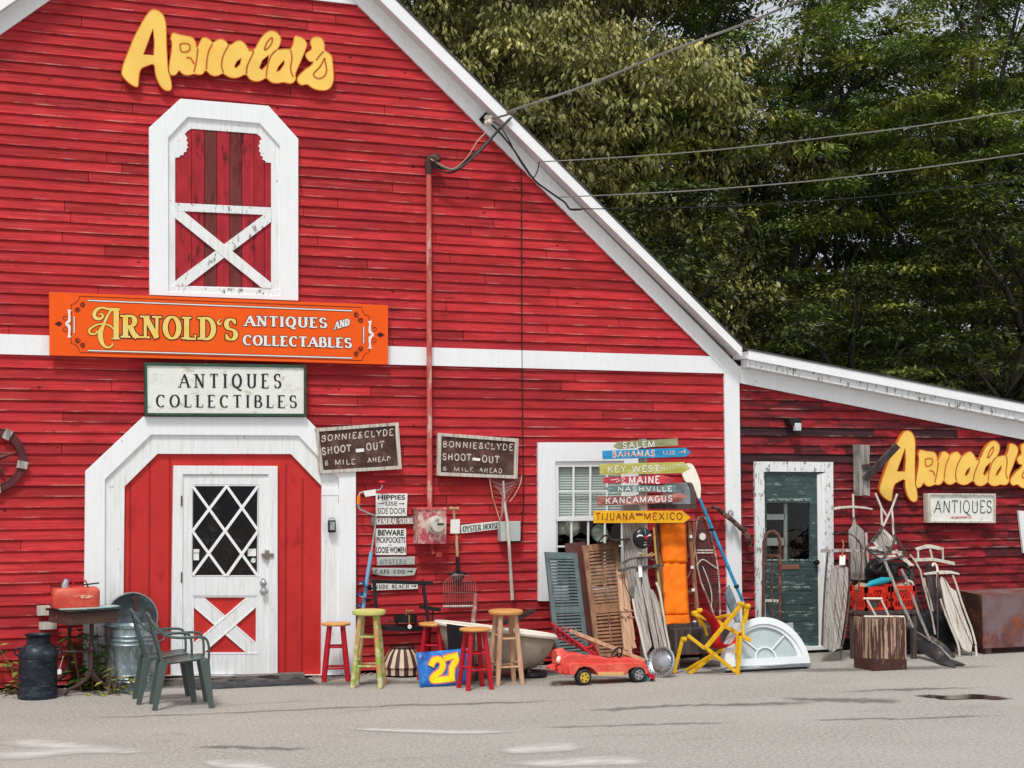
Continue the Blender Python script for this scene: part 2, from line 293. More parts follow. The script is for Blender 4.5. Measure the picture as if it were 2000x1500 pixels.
# ---------------------------------------------------------------- lettering
def arc(cx,cy,rx,ry,a0,a1,n=14): return [(cx+rx*math.cos(math.radians(a0+(a1-a0)*i/n)),cy+ry*math.sin(math.radians(a0+(a1-a0)*i/n))) for i in range(n+1)]
GL={
'A':(.8,[([(.03,0),(.4,1)],.2),([(.4,1),(.77,0)],1),([(.17,.36),(.62,.36)],.1)],[(.03,0),(.77,0)]),
'B':(.66,[([(.12,0),(.12,1)],1),([(.12,1),(.3,1)]+arc(.3,.76,.22,.24,90,-90)+[(.12,.52)],None),([(.12,.52),(.34,.52)]+arc(.34,.26,.26,.26,90,-90)+[(.12,0)],None)],[]),
'C':(.72,[(arc(.4,.5,.32,.5,50,310,24),None),([(.62,.98),(.62,.74)],.2)],[]),
'D':(.74,[([(.12,0),(.12,1)],1),([(.12,1),(.28,1)]+arc(.28,.5,.38,.5,90,-90,18)+[(.12,0)],None)],[(.1,1),(.1,0)]),
'E':(.6,[([(.12,0),(.12,1)],1),([(.12,1),(.54,1),(.54,.86)],.1),([(.12,.52),(.42,.52)],.1),([(.12,0),(.56,0),(.56,.16)],.1)],[(.1,1),(.1,0)]),
'G':(.76,[(arc(.4,.5,.32,.5,50,330,24),None),([(.66,.0),(.66,.42)],1),([(.5,.42),(.74,.42)],.1)],[]),
'H':(.8,[([(.12,0),(.12,1)],1),([(.66,0),(.66,1)],1),([(.12,.52),(.66,.52)],.1)],[(.12,0),(.12,1),(.66,0),(.66,1)]),
'I':(.3,[([(.15,0),(.15,1)],1)],[(.15,0),(.15,1)]),
'J':(.5,[([(.36,1),(.36,.25)]+arc(.2,.22,.16,.22,0,-150,8),None)],[(.36,1)]),
'K':(.74,[([(.12,0),(.12,1)],1),([(.66,1),(.16,.42)],.2),([(.3,.56),(.7,0)],1)],[(.12,0),(.12,1),(.64,1),(.68,0)]),
'L':(.58,[([(.12,0),(.12,1)],1),([(.12,0),(.54,0),(.54,.2)],.1)],[(.12,1),(.1,0)]),
'M':(.95,[([(.1,0),(.12,1)],.3),([(.12,1),(.46,.05)],1),([(.46,.05),(.8,1)],.2),([(.8,1),(.82,0)],1)],[(.1,0),(.12,1),(.8,1),(.82,0)]),
'N':(.82,[([(.12,0),(.12,1)],.3),([(.12,1),(.68,0)],1),([(.68,0),(.68,1)],.3)],[(.12,0),(.1,1),(.68,1)]),
'O':(.78,[(arc(.39,.5,.33,.5,0,360,28),None)],[]),
'P':(.64,[([(.12,0),(.12,1)],1),([(.12,1),(.32,1)]+arc(.32,.74,.24,.26,90,-90)+[(.12,.48)],None)],[(.12,0),(.1,1)]),
'Q':(.8,[(arc(.39,.5,.33,.5,0,360,28),None),([(.36,.12),(.5,-.12),(.78,-.2)],.5)],[]),
'R':(.74,[([(.12,0),(.12,1)],1),([(.12,1),(.32,1)]+arc(.32,.76,.24,.24,90,-90)+[(.12,.52)],None),([(.34,.52),(.48,.2),(.68,0)],1)],[(.12,0),(.1,1),(.68,0)]),
'S':(.62,[(arc(.31,.745,.22,.245,40,250,16)+arc(.31,.255,.24,.25,70,-145,16),None),([(.5,.98),(.5,.76)],.1),([(.1,.02),(.1,.26)],.1)],[]),
'T':(.68,[([(.34,0),(.34,1)],1),([(.04,.84),(.04,1),(.64,1),(.64,.84)],.1)],[(.34,0)]),
'U':(.8,[([(.14,1),(.14,.3)]+arc(.4,.28,.26,.28,180,360,12)+[(.66,1)],None)],[(.14,1),(.66,1)]),
'V':(.78,[([(.05,1),(.39,0)],1),([(.39,0),(.73,1)],.2)],[(.05,1),(.73,1)]),
'W':(1.1,[([(.05,1),(.3,0)],1),([(.3,0),(.54,.95)],.2),([(.54,.95),(.8,0)],1),([(.8,0),(1.05,1)],.2)],[(.05,1),(1.05,1)]),
'X':(.76,[([(.06,1),(.7,0)],1),([(.7,1),(.06,0)],.2)],[(.06,1),(.7,0),(.7,1),(.06,0)]),
'Y':(.76,[([(.05,1),(.38,.48),(.38,0)],1),([(.71,1),(.38,.48)],.2)],[(.05,1),(.71,1),(.38,0)]),
'&':(.72,[([(.66,0),(.22,.66)]+arc(.34,.8,.14,.18,215,-30,10)+[(.16,.36)]+arc(.3,.2,.2,.2,150,330,8)+[(.62,.42)],None)],[]),
"'":(.3,[([(.2,1),(.08,.88),(.12,.74)],1)],[]),
'1':(.36,[([(.08,.8),(.2,1),(.2,0)],1)],[]),
'2':(.6,[(arc(.3,.74,.22,.26,160,-30,12)+[(.06,.02),(.54,.02)],None)],[]),
'3':(.58,[(arc(.27,.76,.2,.24,150,-80,10)+arc(.27,.26,.23,.26,80,-150,12),None)],[]),
'5':(.58,[([(.5,1),(.14,1),(.12,.56)]+arc(.27,.32,.24,.3,110,-150,14),None)],[]),
'6':(.6,[(arc(.4,.5,.32,.5,70,180,8)+arc(.32,.28,.24,.28,180,520,20),None)],[]),
'7':(.58,[([(.04,1),(.54,1),(.2,0)],None)],[]),
'-':(.4,[([(.05,.5),(.35,.5)],1)],[]),' ':(.4,[],[])}
def layout(text,font,gap=.12):
    x=0;out=[]
    for ch in text:
        g=GL[ch];out.append((x,g));x+=g[0]+gap
    return out,x-gap
def quadmap(q,y,fn=None):
    w=[(fn(*p) if fn else P(p[0],p[1],y)) for p in q]     # TL TR BR BL
    def f(u,v,d=0):
        a=w[3].lerp(w[2],u);b=w[0].lerp(w[1],u);p=a.lerp(b,v);return V((p.x,p.y-d,p.z))
    return f,(w[1]-w[0]).length,(w[0]-w[3]).length
def strokes(m,f,items,W,th,thin,serif,d0=0,jit=0,grow=0):
    """ribbons; items from layout, W total units; widths in units of letter height"""
    fm,wid,hei=f;ux=wid/(W*hei)   # world horizontal scale relative to height
    k=0
    for x0,g in items:
        jx=random.uniform(-jit,jit);jy=random.uniform(-jit,jit)
        def emit(pts,wf):
            nonlocal k
            pts=[((p[0]+x0+jx)*ux,p[1]+jy) for p in pts];n=len(pts);L_=[];R_=[]
            closed=abs(pts[0][0]-pts[-1][0])<1e-6 and abs(pts[0][1]-pts[-1][1])<1e-6 and n>3
            for i,p in enumerate(pts):
                a=pts[i-1] if i>0 else (pts[-2] if closed else p);b=pts[i+1] if i<n-1 else (pts[1] if closed else p)
                dx,dy=b[0]-a[0],b[1]-a[1];l=math.hypot(dx,dy) or 1;dx/=l;dy/=l
                ww=(thin+(th-thin)*(wf if wf is not None else abs(dy)**1.3))/2+grow
                if grow and not closed and i in (0,n-1):
                    s=-1 if i==0 else 1;p=(p[0]+dx*s*grow,p[1]+dy*s*grow)
                L_.append((p[0]-dy*ww,p[1]+dx*ww));R_.append((p[0]+dy*ww,p[1]-dx*ww))
            d=d0+.00025*(k%9);k+=1
            vs=[fm(a[0]/(W*ux),a[1],d) for a in L_]+[fm(a[0]/(W*ux),a[1],d) for a in R_]
            m.add(vs,[(i,i+1,n+i+1,n+i) for i in range(n-1)])
        for pts,wf in g[1]:
            emit(pts,wf if (th!=thin) else 0)
        if serif:
            for sx,sy in g[2]:
                s=serif;yy=sy+(.02 if sy<.5 else -.02);emit([(sx-s/ux*.5*1.0,yy),(sx+s/ux*.5,yy)],0)
def write(parent,name,mt,text,quad,y,style='serif',th=.2,thin=.07,serif=.34,d=.003,jit=0,grow=0,gap=.12,fn=None):
    m=M();it,W=layout(text,style,gap);f=quadmap(quad,y,fn)
    if style=='sans': strokes(m,f,it,W,th,th,0,d,jit,grow)
    else: strokes(m,f,it,W,th,thin,serif,d,jit,grow)
    return obj(name,m,mt,parent,smooth=0)
def sans(parent,name,mt,text,quad,y,d=.003,bold=0.,fn=None,sp=1.):
    cu=bpy.data.curves.new('t','FONT');cu.body=text;cu.offset=bold;cu.space_character=sp;cu.resolution_u=4
    o=bpy.data.objects.new('t',cu);col.objects.link(o);dg=bpy.context.evaluated_depsgraph_get();dg.update();me=bpy.data.meshes.new_from_object(o.evaluated_get(dg));bpy.data.objects.remove(o)
    xs=[v.co.x for v in me.vertices];ys=[v.co.y for v in me.vertices];x0,x1,y0,y1=min(xs),max(xs),min(ys),max(ys);fm=quadmap(quad,y,fn)[0]
    m=M();m.add([fm((v.co.x-x0)/(x1-x0),(v.co.y-y0)/(y1-y0),d) for v in me.vertices],[tuple(p.vertices) for p in me.polygons]);bpy.data.meshes.remove(me)
    return obj(name,m,mt,parent,smooth=0)
def ribbon(m,pts,widths,y,d,fn=None,closed=False):
    """painted stroke through pixel points with pixel widths"""
    n=len(pts);L_=[];R_=[]
    ws=widths if isinstance(widths,(list,tuple)) else [widths]*n
    for i,p in enumerate(pts):
        a=pts[i-1] if (i>0 or closed) else p;b=pts[(i+1)%n] if (i<n-1 or closed) else p
        dx,dy=b[0]-a[0],b[1]-a[1];l=math.hypot(dx,dy) or 1;dx/=l;dy/=l;w=ws[i]/2
        L_.append((p[0]-dy*w,p[1]+dx*w));R_.append((p[0]+dy*w,p[1]-dx*w))
    F_=(lambda q:(fn(*q) if fn else P(q[0],q[1],y)))
    vs=[F_(q)-V((0,d,0)) for q in L_]+[F_(q)-V((0,d,0)) for q in R_]
    m.add(vs,[(i,(i+1)%n,n+(i+1)%n,n+i) for i in range(n if closed else n-1)])
def spline(pts,k=6):
    out=[];n=len(pts)
    for i in range(n-1):
        p0=pts[max(i-1,0)];p1=pts[i];p2=pts[i+1];p3=pts[min(i+2,n-1)]
        for j in range(k):
            t=j/k;out.append(tuple(.5*((2*p1[a])+(-p0[a]+p2[a])*t+(2*p0[a]-5*p1[a]+4*p2[a]-p3[a])*t*t+(-p0[a]+3*p1[a]-3*p2[a]+p3[a])*t**3) for a in range(len(p1))))
    out.append(tuple(pts[-1]));return out
# ================================================================ SETTING: ground
def gmat():
    m=bpy.data.materials.new('worn_asphalt');m.use_nodes=True;t=m.node_tree;N=t.nodes;L=t.links;b=N['Principled BSDF'];b.inputs['Roughness'].default_value=.85;b.inputs['Specular IOR Level'].default_value=.25
    tc=N.new('ShaderNodeTexCoord')
    def no(s,d=6,r=.6,typ='N',loc=0):
        mp=N.new('ShaderNodeMapping');mp.inputs['Scale'].default_value=s;mp.inputs['Location'].default_value=(loc,loc,0);L.new(tc.outputs['Object'],mp.inputs[0])
        n=N.new('ShaderNodeTexNoise' if typ=='N' else 'ShaderNodeTexVoronoi');n.inputs['Scale'].default_value=1
        if typ=='N':n.inputs['Detail'].default_value=d;n.inputs['Roughness'].default_value=r
        L.new(mp.outputs[0],n.inputs['Vector']);return n.outputs[0]
    def rg(s,a,c,lo=0,hi=1):
        r=N.new('ShaderNodeMapRange');r.inputs[1].default_value=a;r.inputs[2].default_value=c;r.inputs[3].default_value=lo;r.inputs[4].default_value=hi;L.new(s,r.inputs[0]);return r.outputs[0]
    def mix(f,a,c,bt='MIX'):
        n=N.new('ShaderNodeMix');n.data_type='RGBA';n.blend_type=bt
        for i,q in ((0,f),(6,a),(7,c)):
            if isinstance(q,(int,float,tuple)):n.inputs[i].default_value=q
            else:L.new(q,n.inputs[i])
        return n.outputs[2]
    c=mix(rg(no((.55,.9,1),4,.55),.35,.65),hx('#918d87'),hx('#a19d97'))
    c=mix(rg(no((30,30,30),4,.75),.42,.66),c,hx('#bcb7af'))                       # aggregate
    c=mix(rg(no((75,75,75),2,.8,loc=4),.58,.66),c,hx('#5b5651'))
    c=mix(rg(no((60,60,60),2,.8,loc=9),.60,.67),c,hx('#cbc6bd'))
    c=mix(rg(no((.5,2.2,1),7,.7,loc=7),.60,.72,0,.5),c,hx('#7e7771'))           # tyre-worn streaks
    c=mix(rg(no((.8,1.4,1),8,.72,loc=19),.62,.74,0,.55),c,hx('#6b645f'))
    L.new(c,b.inputs['Base Color']);bp=N.new('ShaderNodeBump');bp.inputs['Strength'].default_value=.3;bp.inputs['Distance'].default_value=.008;L.new(no((90,90,90),3,.7),bp.inputs['Height']);L.new(bp.outputs[0],b.inputs['Normal']);return m
ASPH=gmat()
g=M();g.add([(-80,-60,0),(120,-60,0),(120,120,0),(-80,120,0)],[(0,1,2,3)]);o=obj('ground',g,ASPH,smooth=0);o['kind']='structure'
def patch_mat(name,c,rough,spec,lo,hi,scl):
    m=bpy.data.materials.new(name);m.use_nodes=True;t=m.node_tree;N=t.nodes;L=t.links;b=N['Principled BSDF'];b.inputs['Base Color'].default_value=hx(c);b.inputs['Roughness'].default_value=rough;b.inputs['Specular IOR Level'].default_value=spec
    at=N.new('ShaderNodeAttribute');at.attribute_name='edge';tc=N.new('ShaderNodeTexCoord');mp=N.new('ShaderNodeMapping');mp.inputs['Scale'].default_value=scl;L.new(tc.outputs['Object'],mp.inputs[0])
    n=N.new('ShaderNodeTexNoise');n.inputs['Scale'].default_value=1;n.inputs['Detail'].default_value=9;n.inputs['Roughness'].default_value=.7;L.new(mp.outputs[0],n.inputs['Vector'])
    ad=N.new('ShaderNodeMath');ad.operation='ADD';L.new(at.outputs['Fac'],ad.inputs[0]);L.new(n.outputs[0],ad.inputs[1])
    r=N.new('ShaderNodeMapRange');r.inputs[1].default_value=lo;r.inputs[2].default_value=hi;L.new(ad.outputs[0],r.inputs[0]);L.new(r.outputs[0],b.inputs['Alpha']);return m
WORN=patch_mat('chalky_worn_paint','#c6c3bd',.8,.2,.85,1.5,(4,12,1));WET=patch_mat('wet_puddle','#2a2422',.12,.35,.95,1.25,(5,14,1));SEAM=patch_mat('dark_seam_and_shade','#5f5853',.8,.2,1.02,2.0,(9,34,1))
def blob(name,pts,z,mt,n=8):
    """soft-edged ground patch: centre line points (px) with half thickness px"""
    m=M();rows=[];k=len(pts)
    att=[];vs=[];sp=spline(pts,n);q=len(sp);rj=random.Random(len(pts)+int(pts[0][0]));sp=[(a,b+(rj.uniform(-1,1) if mt is SEAM and c<6 else 0),c*(rj.uniform(.5,1.3) if mt is SEAM else 1)) for a,b,c in sp]
    for i,(x,y,h) in enumerate(sp):
        e=min(1,min(i,q-1-i)/(q*.22))
        for j in (-1,-.5,0,.5,1):
            vs.append(G(x,y+h*j,z));att.append(max(0,(1-abs(j)**2))*e)
    fs=[(i*5+j,i*5+j+1,i*5+j+6,i*5+j+5) for i in range(q-1) for j in range(4)]
    m.add(vs,fs);o=obj(name,m,mt,smooth=0);a=o.data.attributes.new('edge','FLOAT','POINT');a.data.foreach_set('value',att);o['kind']='structure';return o
for i,(pts,mt,z,nm) in enumerate([
  ([(-60,1447,4),(60,1452,16),(150,1460,16),(250,1467,8),(330,1468,2)],WORN,.004,'road_marking'),
  ([(-60,1478,8),(40,1474,14),(160,1466,10),(330,1463,3)],WORN,.004,'road_marking'),
  ([(380,1488,2),(430,1492,12),(500,1498,18),(560,1500,8)],WORN,.004,'road_marking'),
  ([(640,1422,1),(760,1426,5),(900,1430,6),(1060,1428,2)],WORN,.004,'road_marking'),
  ([(960,1470,3),(1020,1464,12),(1090,1460,14),(1170,1458,5)],WORN,.004,'road_marking'),
  ([(960,1492,3),(1080,1490,12),(1200,1486,14),(1310,1492,4)],WORN,.004,'road_marking'),
  ([(1755,1360,1),(1810,1359,4),(1850,1362,6),(1905,1360,7),(1950,1363,5),(2010,1364,2)],WET,.006,'puddle'),
  ([(1560,1354,1.5),(1700,1348,3),(1780,1346,5),(1840,1344,3),(2040,1339,2.5)],SEAM,.004,'asphalt_crack'),
  ([(1480,1362,3),(1600,1366,7),(1700,1368,9),(1800,1370,5)],SEAM,.004,'asphalt_crack'),
  ([(1540,1409,1.5),(1660,1404,3),(1800,1402,2.5),(2040,1394,4.5)],SEAM,.004,'asphalt_crack'),
  ([(0,1403,1.5),(200,1400,2.5),(400,1394,2),(700,1380,2.5),(900,1374,3),(1080,1369,2),(1250,1362,3)],SEAM,.004,'asphalt_crack'),
  ([(1060,1383,1),(1180,1386,5),(1300,1378,4),(1420,1376,5),(1560,1372,4),(1640,1370,2)],SEAM,.0045,'asphalt_crack'),
  ([(1000,1420,1),(1150,1418,2.5),(1330,1413,2),(1500,1410,1.5)],SEAM,.004,'asphalt_crack'),
  ([(340,1462,1.5),(440,1458,5),(560,1462,4),(640,1458,1.5)],SEAM,.004,'asphalt_crack'),
  ([(-20,1342,8),(200,1348,7),(420,1336,7),(700,1334,9),(1000,1326,9),(1300,1318,9)],SEAM,.0042,'dirt_and_shade_strip'),  # dirt along the wall foot, also painted in as contact shadow
  ([(1200,1316,7),(1500,1310,6),(1750,1305,8),(2050,1298,8)],SEAM,.0042,'dirt_and_shade_strip')]):
    blob(nm,pts,z+.0002*i,mt)
# ================================================================ BARN
XR=2.88;PITCH=.1026
def zr(x): return 6.983-.8666*(x-4.25)
pa,pb=P(780,50,-.03),P(1168,440,-.03);so_=(pb.z-pa.z)/(pb.x-pa.x)
def zo(x): return pa.z+so_*(x-pa.x)
OV=-.05
for i in range(120):
    q=P(1189,440,OV)
    if abs(q.z-zo(q.x))<.004: break
    OV-=.01
    if OV<-.8: OV=-.32;break
fb1,fb2=P(925.2,180,OV),P(1189,440,OV);ft1,ft2=P(950.5,180,OV),P(1210,440,OV)
def zf(x): return fb1.z+(fb2.z-fb1.z)/(fb2.x-fb1.x)*(x-fb1.x)
def zt(x): return ft1.z+(ft2.z-ft1.z)/(ft2.x-ft1.x)*(x-ft1.x)
print('OVERHANG',OV,'slopes',so_)
def mir(p): return V((2*XR-p[0],p[1],p[2]))
barn=thing('red_barn','red clapboard barn with steep gable, white trim and white lattice-window entrance door','barn',(XR,0,0))
def siding(name,mt,parent,z0,z1,xint,holes,y0=0,tone=None,seed=1):
    rnd=random.Random(seed);m=M();att=[];k=math.floor((z0-ZPH)/PITCH)
    while True:
        zb=ZPH+k*PITCH;k+=1
        if zb>=z1: break
        za=max(zb,z0);zc=min(zb+PITCH+.004,z1)
        if zc-za<.02: continue
        la,ra=xint(za);lc,rc=xint(zc)
        if ra-la<.05: continue
        iv=[(la,ra,lc,rc)]
        for hx0,hx1,hz0,hz1 in holes:
            if za>=hz0-.0 and zc<=hz1+.0:
                nv=[]
                for a,b,c,d in iv:
                    if hx0>a and hx1<b: nv+=[(a,hx0,c,hx0),(hx1,b,hx1,d)]
                    else: nv.append((a,b,c,d))
                iv=nv
        for a,b,c,d in iv:
            cuts=[a];x=a+rnd.uniform(.6,3.6)
            while x<b-.5: cuts.append(x);x+=rnd.uniform(1.8,4.4)
            cuts.append(b)
            sag=rnd.uniform(-.0015,.0015)
            for i in range(len(cuts)-1):
                x0,x1=cuts[i],cuts[i+1];X0=c if i==0 else x0;X1=d if i==len(cuts)-2 else x1
                jy=rnd.uniform(0,.004);jz=rnd.uniform(-.0025,.0025);yb=y0-.025-jy*.6;yt=y0-.006
                g_=.0025
                vs=[(x0+g_,yb,za+jz),(x1-g_,yb,za+jz+sag),(X1-g_,yt,zc),(X0+g_,yt,zc),(x0+g_,y0,za+jz+.001),(x1-g_,y0,za+jz+.001)]
                m.add(vs,[(0,1,2,3),(4,5,1,0)])
                tv,bare=(tone(x0,x1,zb) if tone else (rnd.choice([.72,.84,.92,1,1,1.06,1.14]),0))
                att+=[(tv,0,bare,1)]*2+[(tv,1,bare,1)]*2+[(tv*.8,.5,bare,1)]*2
    o=obj(name,m,mt,parent,smooth=0);a=o.data.attributes.new('tone','FLOAT_COLOR','POINT');a.data.foreach_set('color',[q for t_ in att for q in t_]);return o
ZPH=P(0,1055).z-20*PITCH
c7=C(160,800,2.7786);cl=C(270,180,3.573);c4w=C(1040,840,4.1667)
XL=2*XR-8.772
def xi_up(z):
    dx=(6.983-z)/.8666+.12;return (2*XR-4.25-dx,4.25+dx)
dg0=P(*c7(600,415));dg1=P(*c7(957,905));wn0=P(1088,900);wn1=P(1217,1148)
holes=[(dg0.x-.02,dg1.x+.02,dg1.z-.02,dg0.z+.02),(wn0.x-.04,wn1.x+.04,wn1.z-.05,wn0.z+.05)]
siding('gable_siding',S_RED,barn,3.30,8.1,xi_up,[],seed=3)
siding('lower_siding',S_RED,barn,.04,3.26,lambda z:(XL+.05,8.72),holes,seed=4)
# board sheathing behind (solid walls, keeps interior dark), with openings
m=M();ZB=11.
def wallpoly(parts):
    for p in parts: m.add(p,[tuple(range(len(p)))])
h1,h2=holes
def rect(x0,x1,z0,z1,y): return [(x0,y,z0),(x1,y,z0),(x1,y,z1),(x0,y,z1)]
y=.012
wallpoly([rect(XL+.05,h1[0],0,3.3,y),rect(h1[0],h1[1],0,h1[2],y),rect(h1[0],h1[1],h1[3],3.3,y),rect(h1[1],h2[0],0,3.3,y),rect(h2[0],h2[1],0,h2[2],y),rect(h2[0],h2[1],h2[3],3.3,y),rect(h2[1],8.72,0,3.3,y),
  [(XL+.05,y,3.3),(8.72,y,3.3),(XR,y,8.2)],rect(XL+.05,8.72,0,3.3,ZB),[(XL+.05,ZB,3.3),(8.72,ZB,3.3),(XR,ZB,8.2)],
  [(XL+.05,y,0),(XL+.05,ZB,0),(XL+.05,ZB,3.4),(XL+.05,y,3.4)],[(8.72,y,0),(8.72,ZB,0),(8.72,ZB,3.4),(8.72,y,3.4)]])
obj('wall_frame',m,DARK,barn,smooth=0)
# white trim
def wslab(name,pts,y,t,mt,parent): return obj(name,M().prism([V((p[0],y,p[1])) for p in pts],(0,t,0)),mt,parent,smooth=0)
zc0,zc1=3.19,3.382
wslab('belt_board',[(XL,zc0),(8.62,zc0),(8.62,zc1),(XL,zc1)],-.040,.036,WHITE,barn)
xa=P(1412,800).x;xb=P(1441,800).x
wslab('corner_board',[(xa,.03),(xb,.03),(xb,3.20),(xa,zc0-.002)],-.043,.04,WHITE,barn)
wslab('corner_board',[(XL,.03),(XL+xb-xa,.03),(XL+xb-xa,zc0-.002),(XL,zc0-.002)],-.043,.04,WHITE,barn)
xe=xb;apz=zr(XR);apo=zo(XR)
wslab('rake_board',[(XR,apz),(8.395,zr(8.395)),(8.62,3.19),(xe,3.19),(xe,zo(xe)),(XR,apo)],-.046,.04,WHITE,barn)
wslab('rake_board',[(2*XR-a,b) for a,b in [(XR,apz),(8.395,zr(8.395)),(8.62,3.19),(xe,3.19),(xe,zo(xe)),(XR,apo)]],-.046,.04,WHITE,barn)
zg=P(690,10.5).z
wslab('gable_board',[(XR-(4.25-XR)+.0,zg),(4.25,zg),(XR+(apz-zg-.3)/.8666,zg+.3),(XR-(apz-zg-.3)/.8666,zg+.3)],-.041,.035,WHITE,barn)
# roof slab with metal-clad fascia, soffit is its underside
xend=P(1448,690,OV).x;rf=M()
for s in (1,-1):
    f_=(lambda x:x) if s==1 else (lambda x:2*XR-x)
    a=[V((f_(XR),OV+.02,zf(XR)+.02)),V((f_(xend),OV+.02,zf(xend)+.02)),V((f_(xend),OV+.02,zt(xend)-.01)),V((f_(XR),OV+.02,zt(XR)-.01))]
    rf.prism(a,(0,ZB+.4,0))
obj('roof',rf,[SOFF],barn,smooth=0)
for s in (1,-1):
    f_=(lambda x:x) if s==1 else (lambda x:2*XR-x)
    a=[V((f_(XR),OV,zf(XR))),V((f_(xend+.01),OV,zf(xend+.01))),V((f_(xend+.01),OV,zt(xend+.01)+.012)),V((f_(XR),OV,zt(XR)+.012))]
    obj('fascia',M().prism(a,(0,.018,0)),FASC,barn,smooth=0)
    n=V((f_(1)-f_(0),0,0));b=[V((f_(XR),OV-.01,zt(XR)+.013)),V((f_(xend+.02),OV-.01,zt(xend)+.0)),V((f_(xend+.02),OV-.01,zt(xend)+.02)),V((f_(XR),OV-.01,zt(XR)+.035))]
    obj('roof_covering',M().prism(b,(0,ZB+.42,0)),ROOFM,barn,smooth=0)
# ---- loft door
K=lambda pts,f:[f(*p) for p in pts]
fr=plate('loft_door_frame',WHITE,barn,[K([(77,245),(295,45),(910,95),(1117,325),(1117,1455),(80,1415)],cl),K([(208,318),(345,172),(848,216),(990,375),(993,1418),(210,1392)],cl)],-.072,.05)
scal=[(258,458),(285,455),(296,440),(315,440),(320,420),(338,415),(336,398),(350,385),(340,370),(350,352),(336,340),(343,318),(325,292),(348,268),(370,255),(825,290),(850,308),(862,328),(846,340),(850,360),(838,375),(850,392),(842,408),(856,425),(852,442),(870,450),(868,470),(885,478),(890,490),(928,494),(928,1368),(258,1350)]
dr=plate('loft_door',WPEEL,barn,[K([(206,320),(345,170),(850,214),(992,373),(995,1420),(208,1394)],cl),K(scal,cl)],-.045,.02)
m=M();att=[];edges=[250,372,462,548,636,722,808,880,935];bare=[1,.95,.32,1.05,.4,1.02,.9,1]
for i in range(8):
    a,b=edges[i],edges[i+1];q=[P(*cl(a+2,1400),-.036),P(*cl(b-2,1404),-.036),P(*cl(b-2,250),-.036),P(*cl(a+2,245),-.036)]
    m.prism(q,(0,.012,0));att+=[((bare[i],)*3+(1,)) if bare[i]>.8 else (.40,1.5,.95,1)]*8
o=obj('plank_panel',m,PLANKR,dr,smooth=0);a=o.data.attributes.new('tone','FLOAT_COLOR','POINT');a.data.foreach_set('color',[q for t_ in att for q in t_])
plate('brace',WPEEL2,dr,[K([(258,772),(928,805),(928,858),(258,828)],cl)],-.052,.02)
plate('brace',WPEEL2,dr,[K([(258,1316),(880,852),(928,858),(928,905),(340,1352),(258,1350)],cl)],-.056,.02)
plate('brace',WPEEL,dr,[K([(258,830),(318,832),(928,1330),(928,1368),(862,1364),(258,878)],cl)],-.060,.02)
plate('bottom_rail',WPEEL2,dr,[K([(205,1352),(995,1382),(998,1428),(205,1398)],cl)],-.058,.015)
# ---- entrance surround
ZG=.03
def low(x): 
    p=P(*c7(x,1440));return c7(x,1440)
plate('door_surround',WHITE,barn,[K([(20,335),(335,38),(1215,40),(1487,325),(1487,1440),(5,1445),(12,1200)],c7),K([(125,378),(375,136),(1175,141),(1395,372),(1398,1440),(118,1445),(124,1000)],c7)],-.096,.07)
plate('inner_surround',WPEEL,barn,[K([(122,380),(375,133),(1176,138),(1398,370),(1400,1441),(116,1446)],c7),K([(232,417),(410,240),(1135,241),(1302,415),(1300,1441),(222,1445)],c7)],-.068,.045)
plate('red_panel',DOORRED,barn,[K([(225,415),(408,235),(1138,237),(1308,412),(1306,1440),(216,1445)],c7),K([(560,360),(1000,360),(1005,1441),(552,1441)],c7)],-.036,.02)
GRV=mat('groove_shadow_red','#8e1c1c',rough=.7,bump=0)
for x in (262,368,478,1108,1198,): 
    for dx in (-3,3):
        m=M();ribbon(m,[c7(x+dx,262+max(0,(368-x))*1.0 if x<480 else 300+max(0,(x-1135))*1.15),c7(x+dx-5,1435)],.9,-.036,.004);obj('panel_groove_shadow',m,GRV,barn,smooth=0)  # flat dark red lines paint the shadow of the panel grooves

plate('door_frame',WPEEL,barn,[K([(498,304),(1062,306),(1062,1441),(483,1441)],c7),K([(548,352),(1013,352),(1014,1441),(545,1441)],c7)],-.078,.055)
door=plate('entrance_door',WPEEL,barn,[K([(546,354),(1015,354),(1016,1437),(543,1437)],c7),K([(603,415),(955,415),(953,900),(600,900)],c7),K([(608,1020),(945,1020),(945,1318),(608,1318)],c7)],-.060,.035)
plate('kick_panel',DOORRED,door,[K([(600,1012),(955,1012),(955,1330),(600,1330)],c7)],-.040,.006)
m=M()
for a,b in [((603,415),(775,655)),((603,415),(785,660)),]: pass
lat=[((600,415),(955,905)),((785,415),(955,655)),((600,660),(778,903)),((955,415),(600,900)),((785,415),(600,660)),((955,660),(785,903))]
for i,(a,b) in enumerate(lat):
    pa_,pb_=P(*c7(*a),-.056-.0006*i),P(*c7(*b),-.056-.0006*i);m.bar(pa_,pb_,.026,.018)
obj('window_lattice',m,WHITE,door,smooth=0)
for i,(a,b) in enumerate((((596,1012),(957,1326)),((957,1012),(596,1326)))):
    pa_,pb_=P(*c7(*a),-.045-.003*i),P(*c7(*b),-.045-.003*i);obj('cross_brace',M().bar(pa_,pb_,.140,.020),WPEEL,door,smooth=0,bev=.003)
    m=M();sd_=(pb_-pa_).normalized().cross(V((0,-1,0)))
    for s_ in (-1,1): m.bar(pa_.lerp(pb_,.13)+sd_*s_*.063+V((0,-.011,0)),pa_.lerp(pb_,.87)+sd_*s_*.063+V((0,-.011,0)),.012,.006)
    obj('brace_moulding',m,WHITE,door,smooth=0)
JG=mat('joint_gap','#4b4744',bump=0)
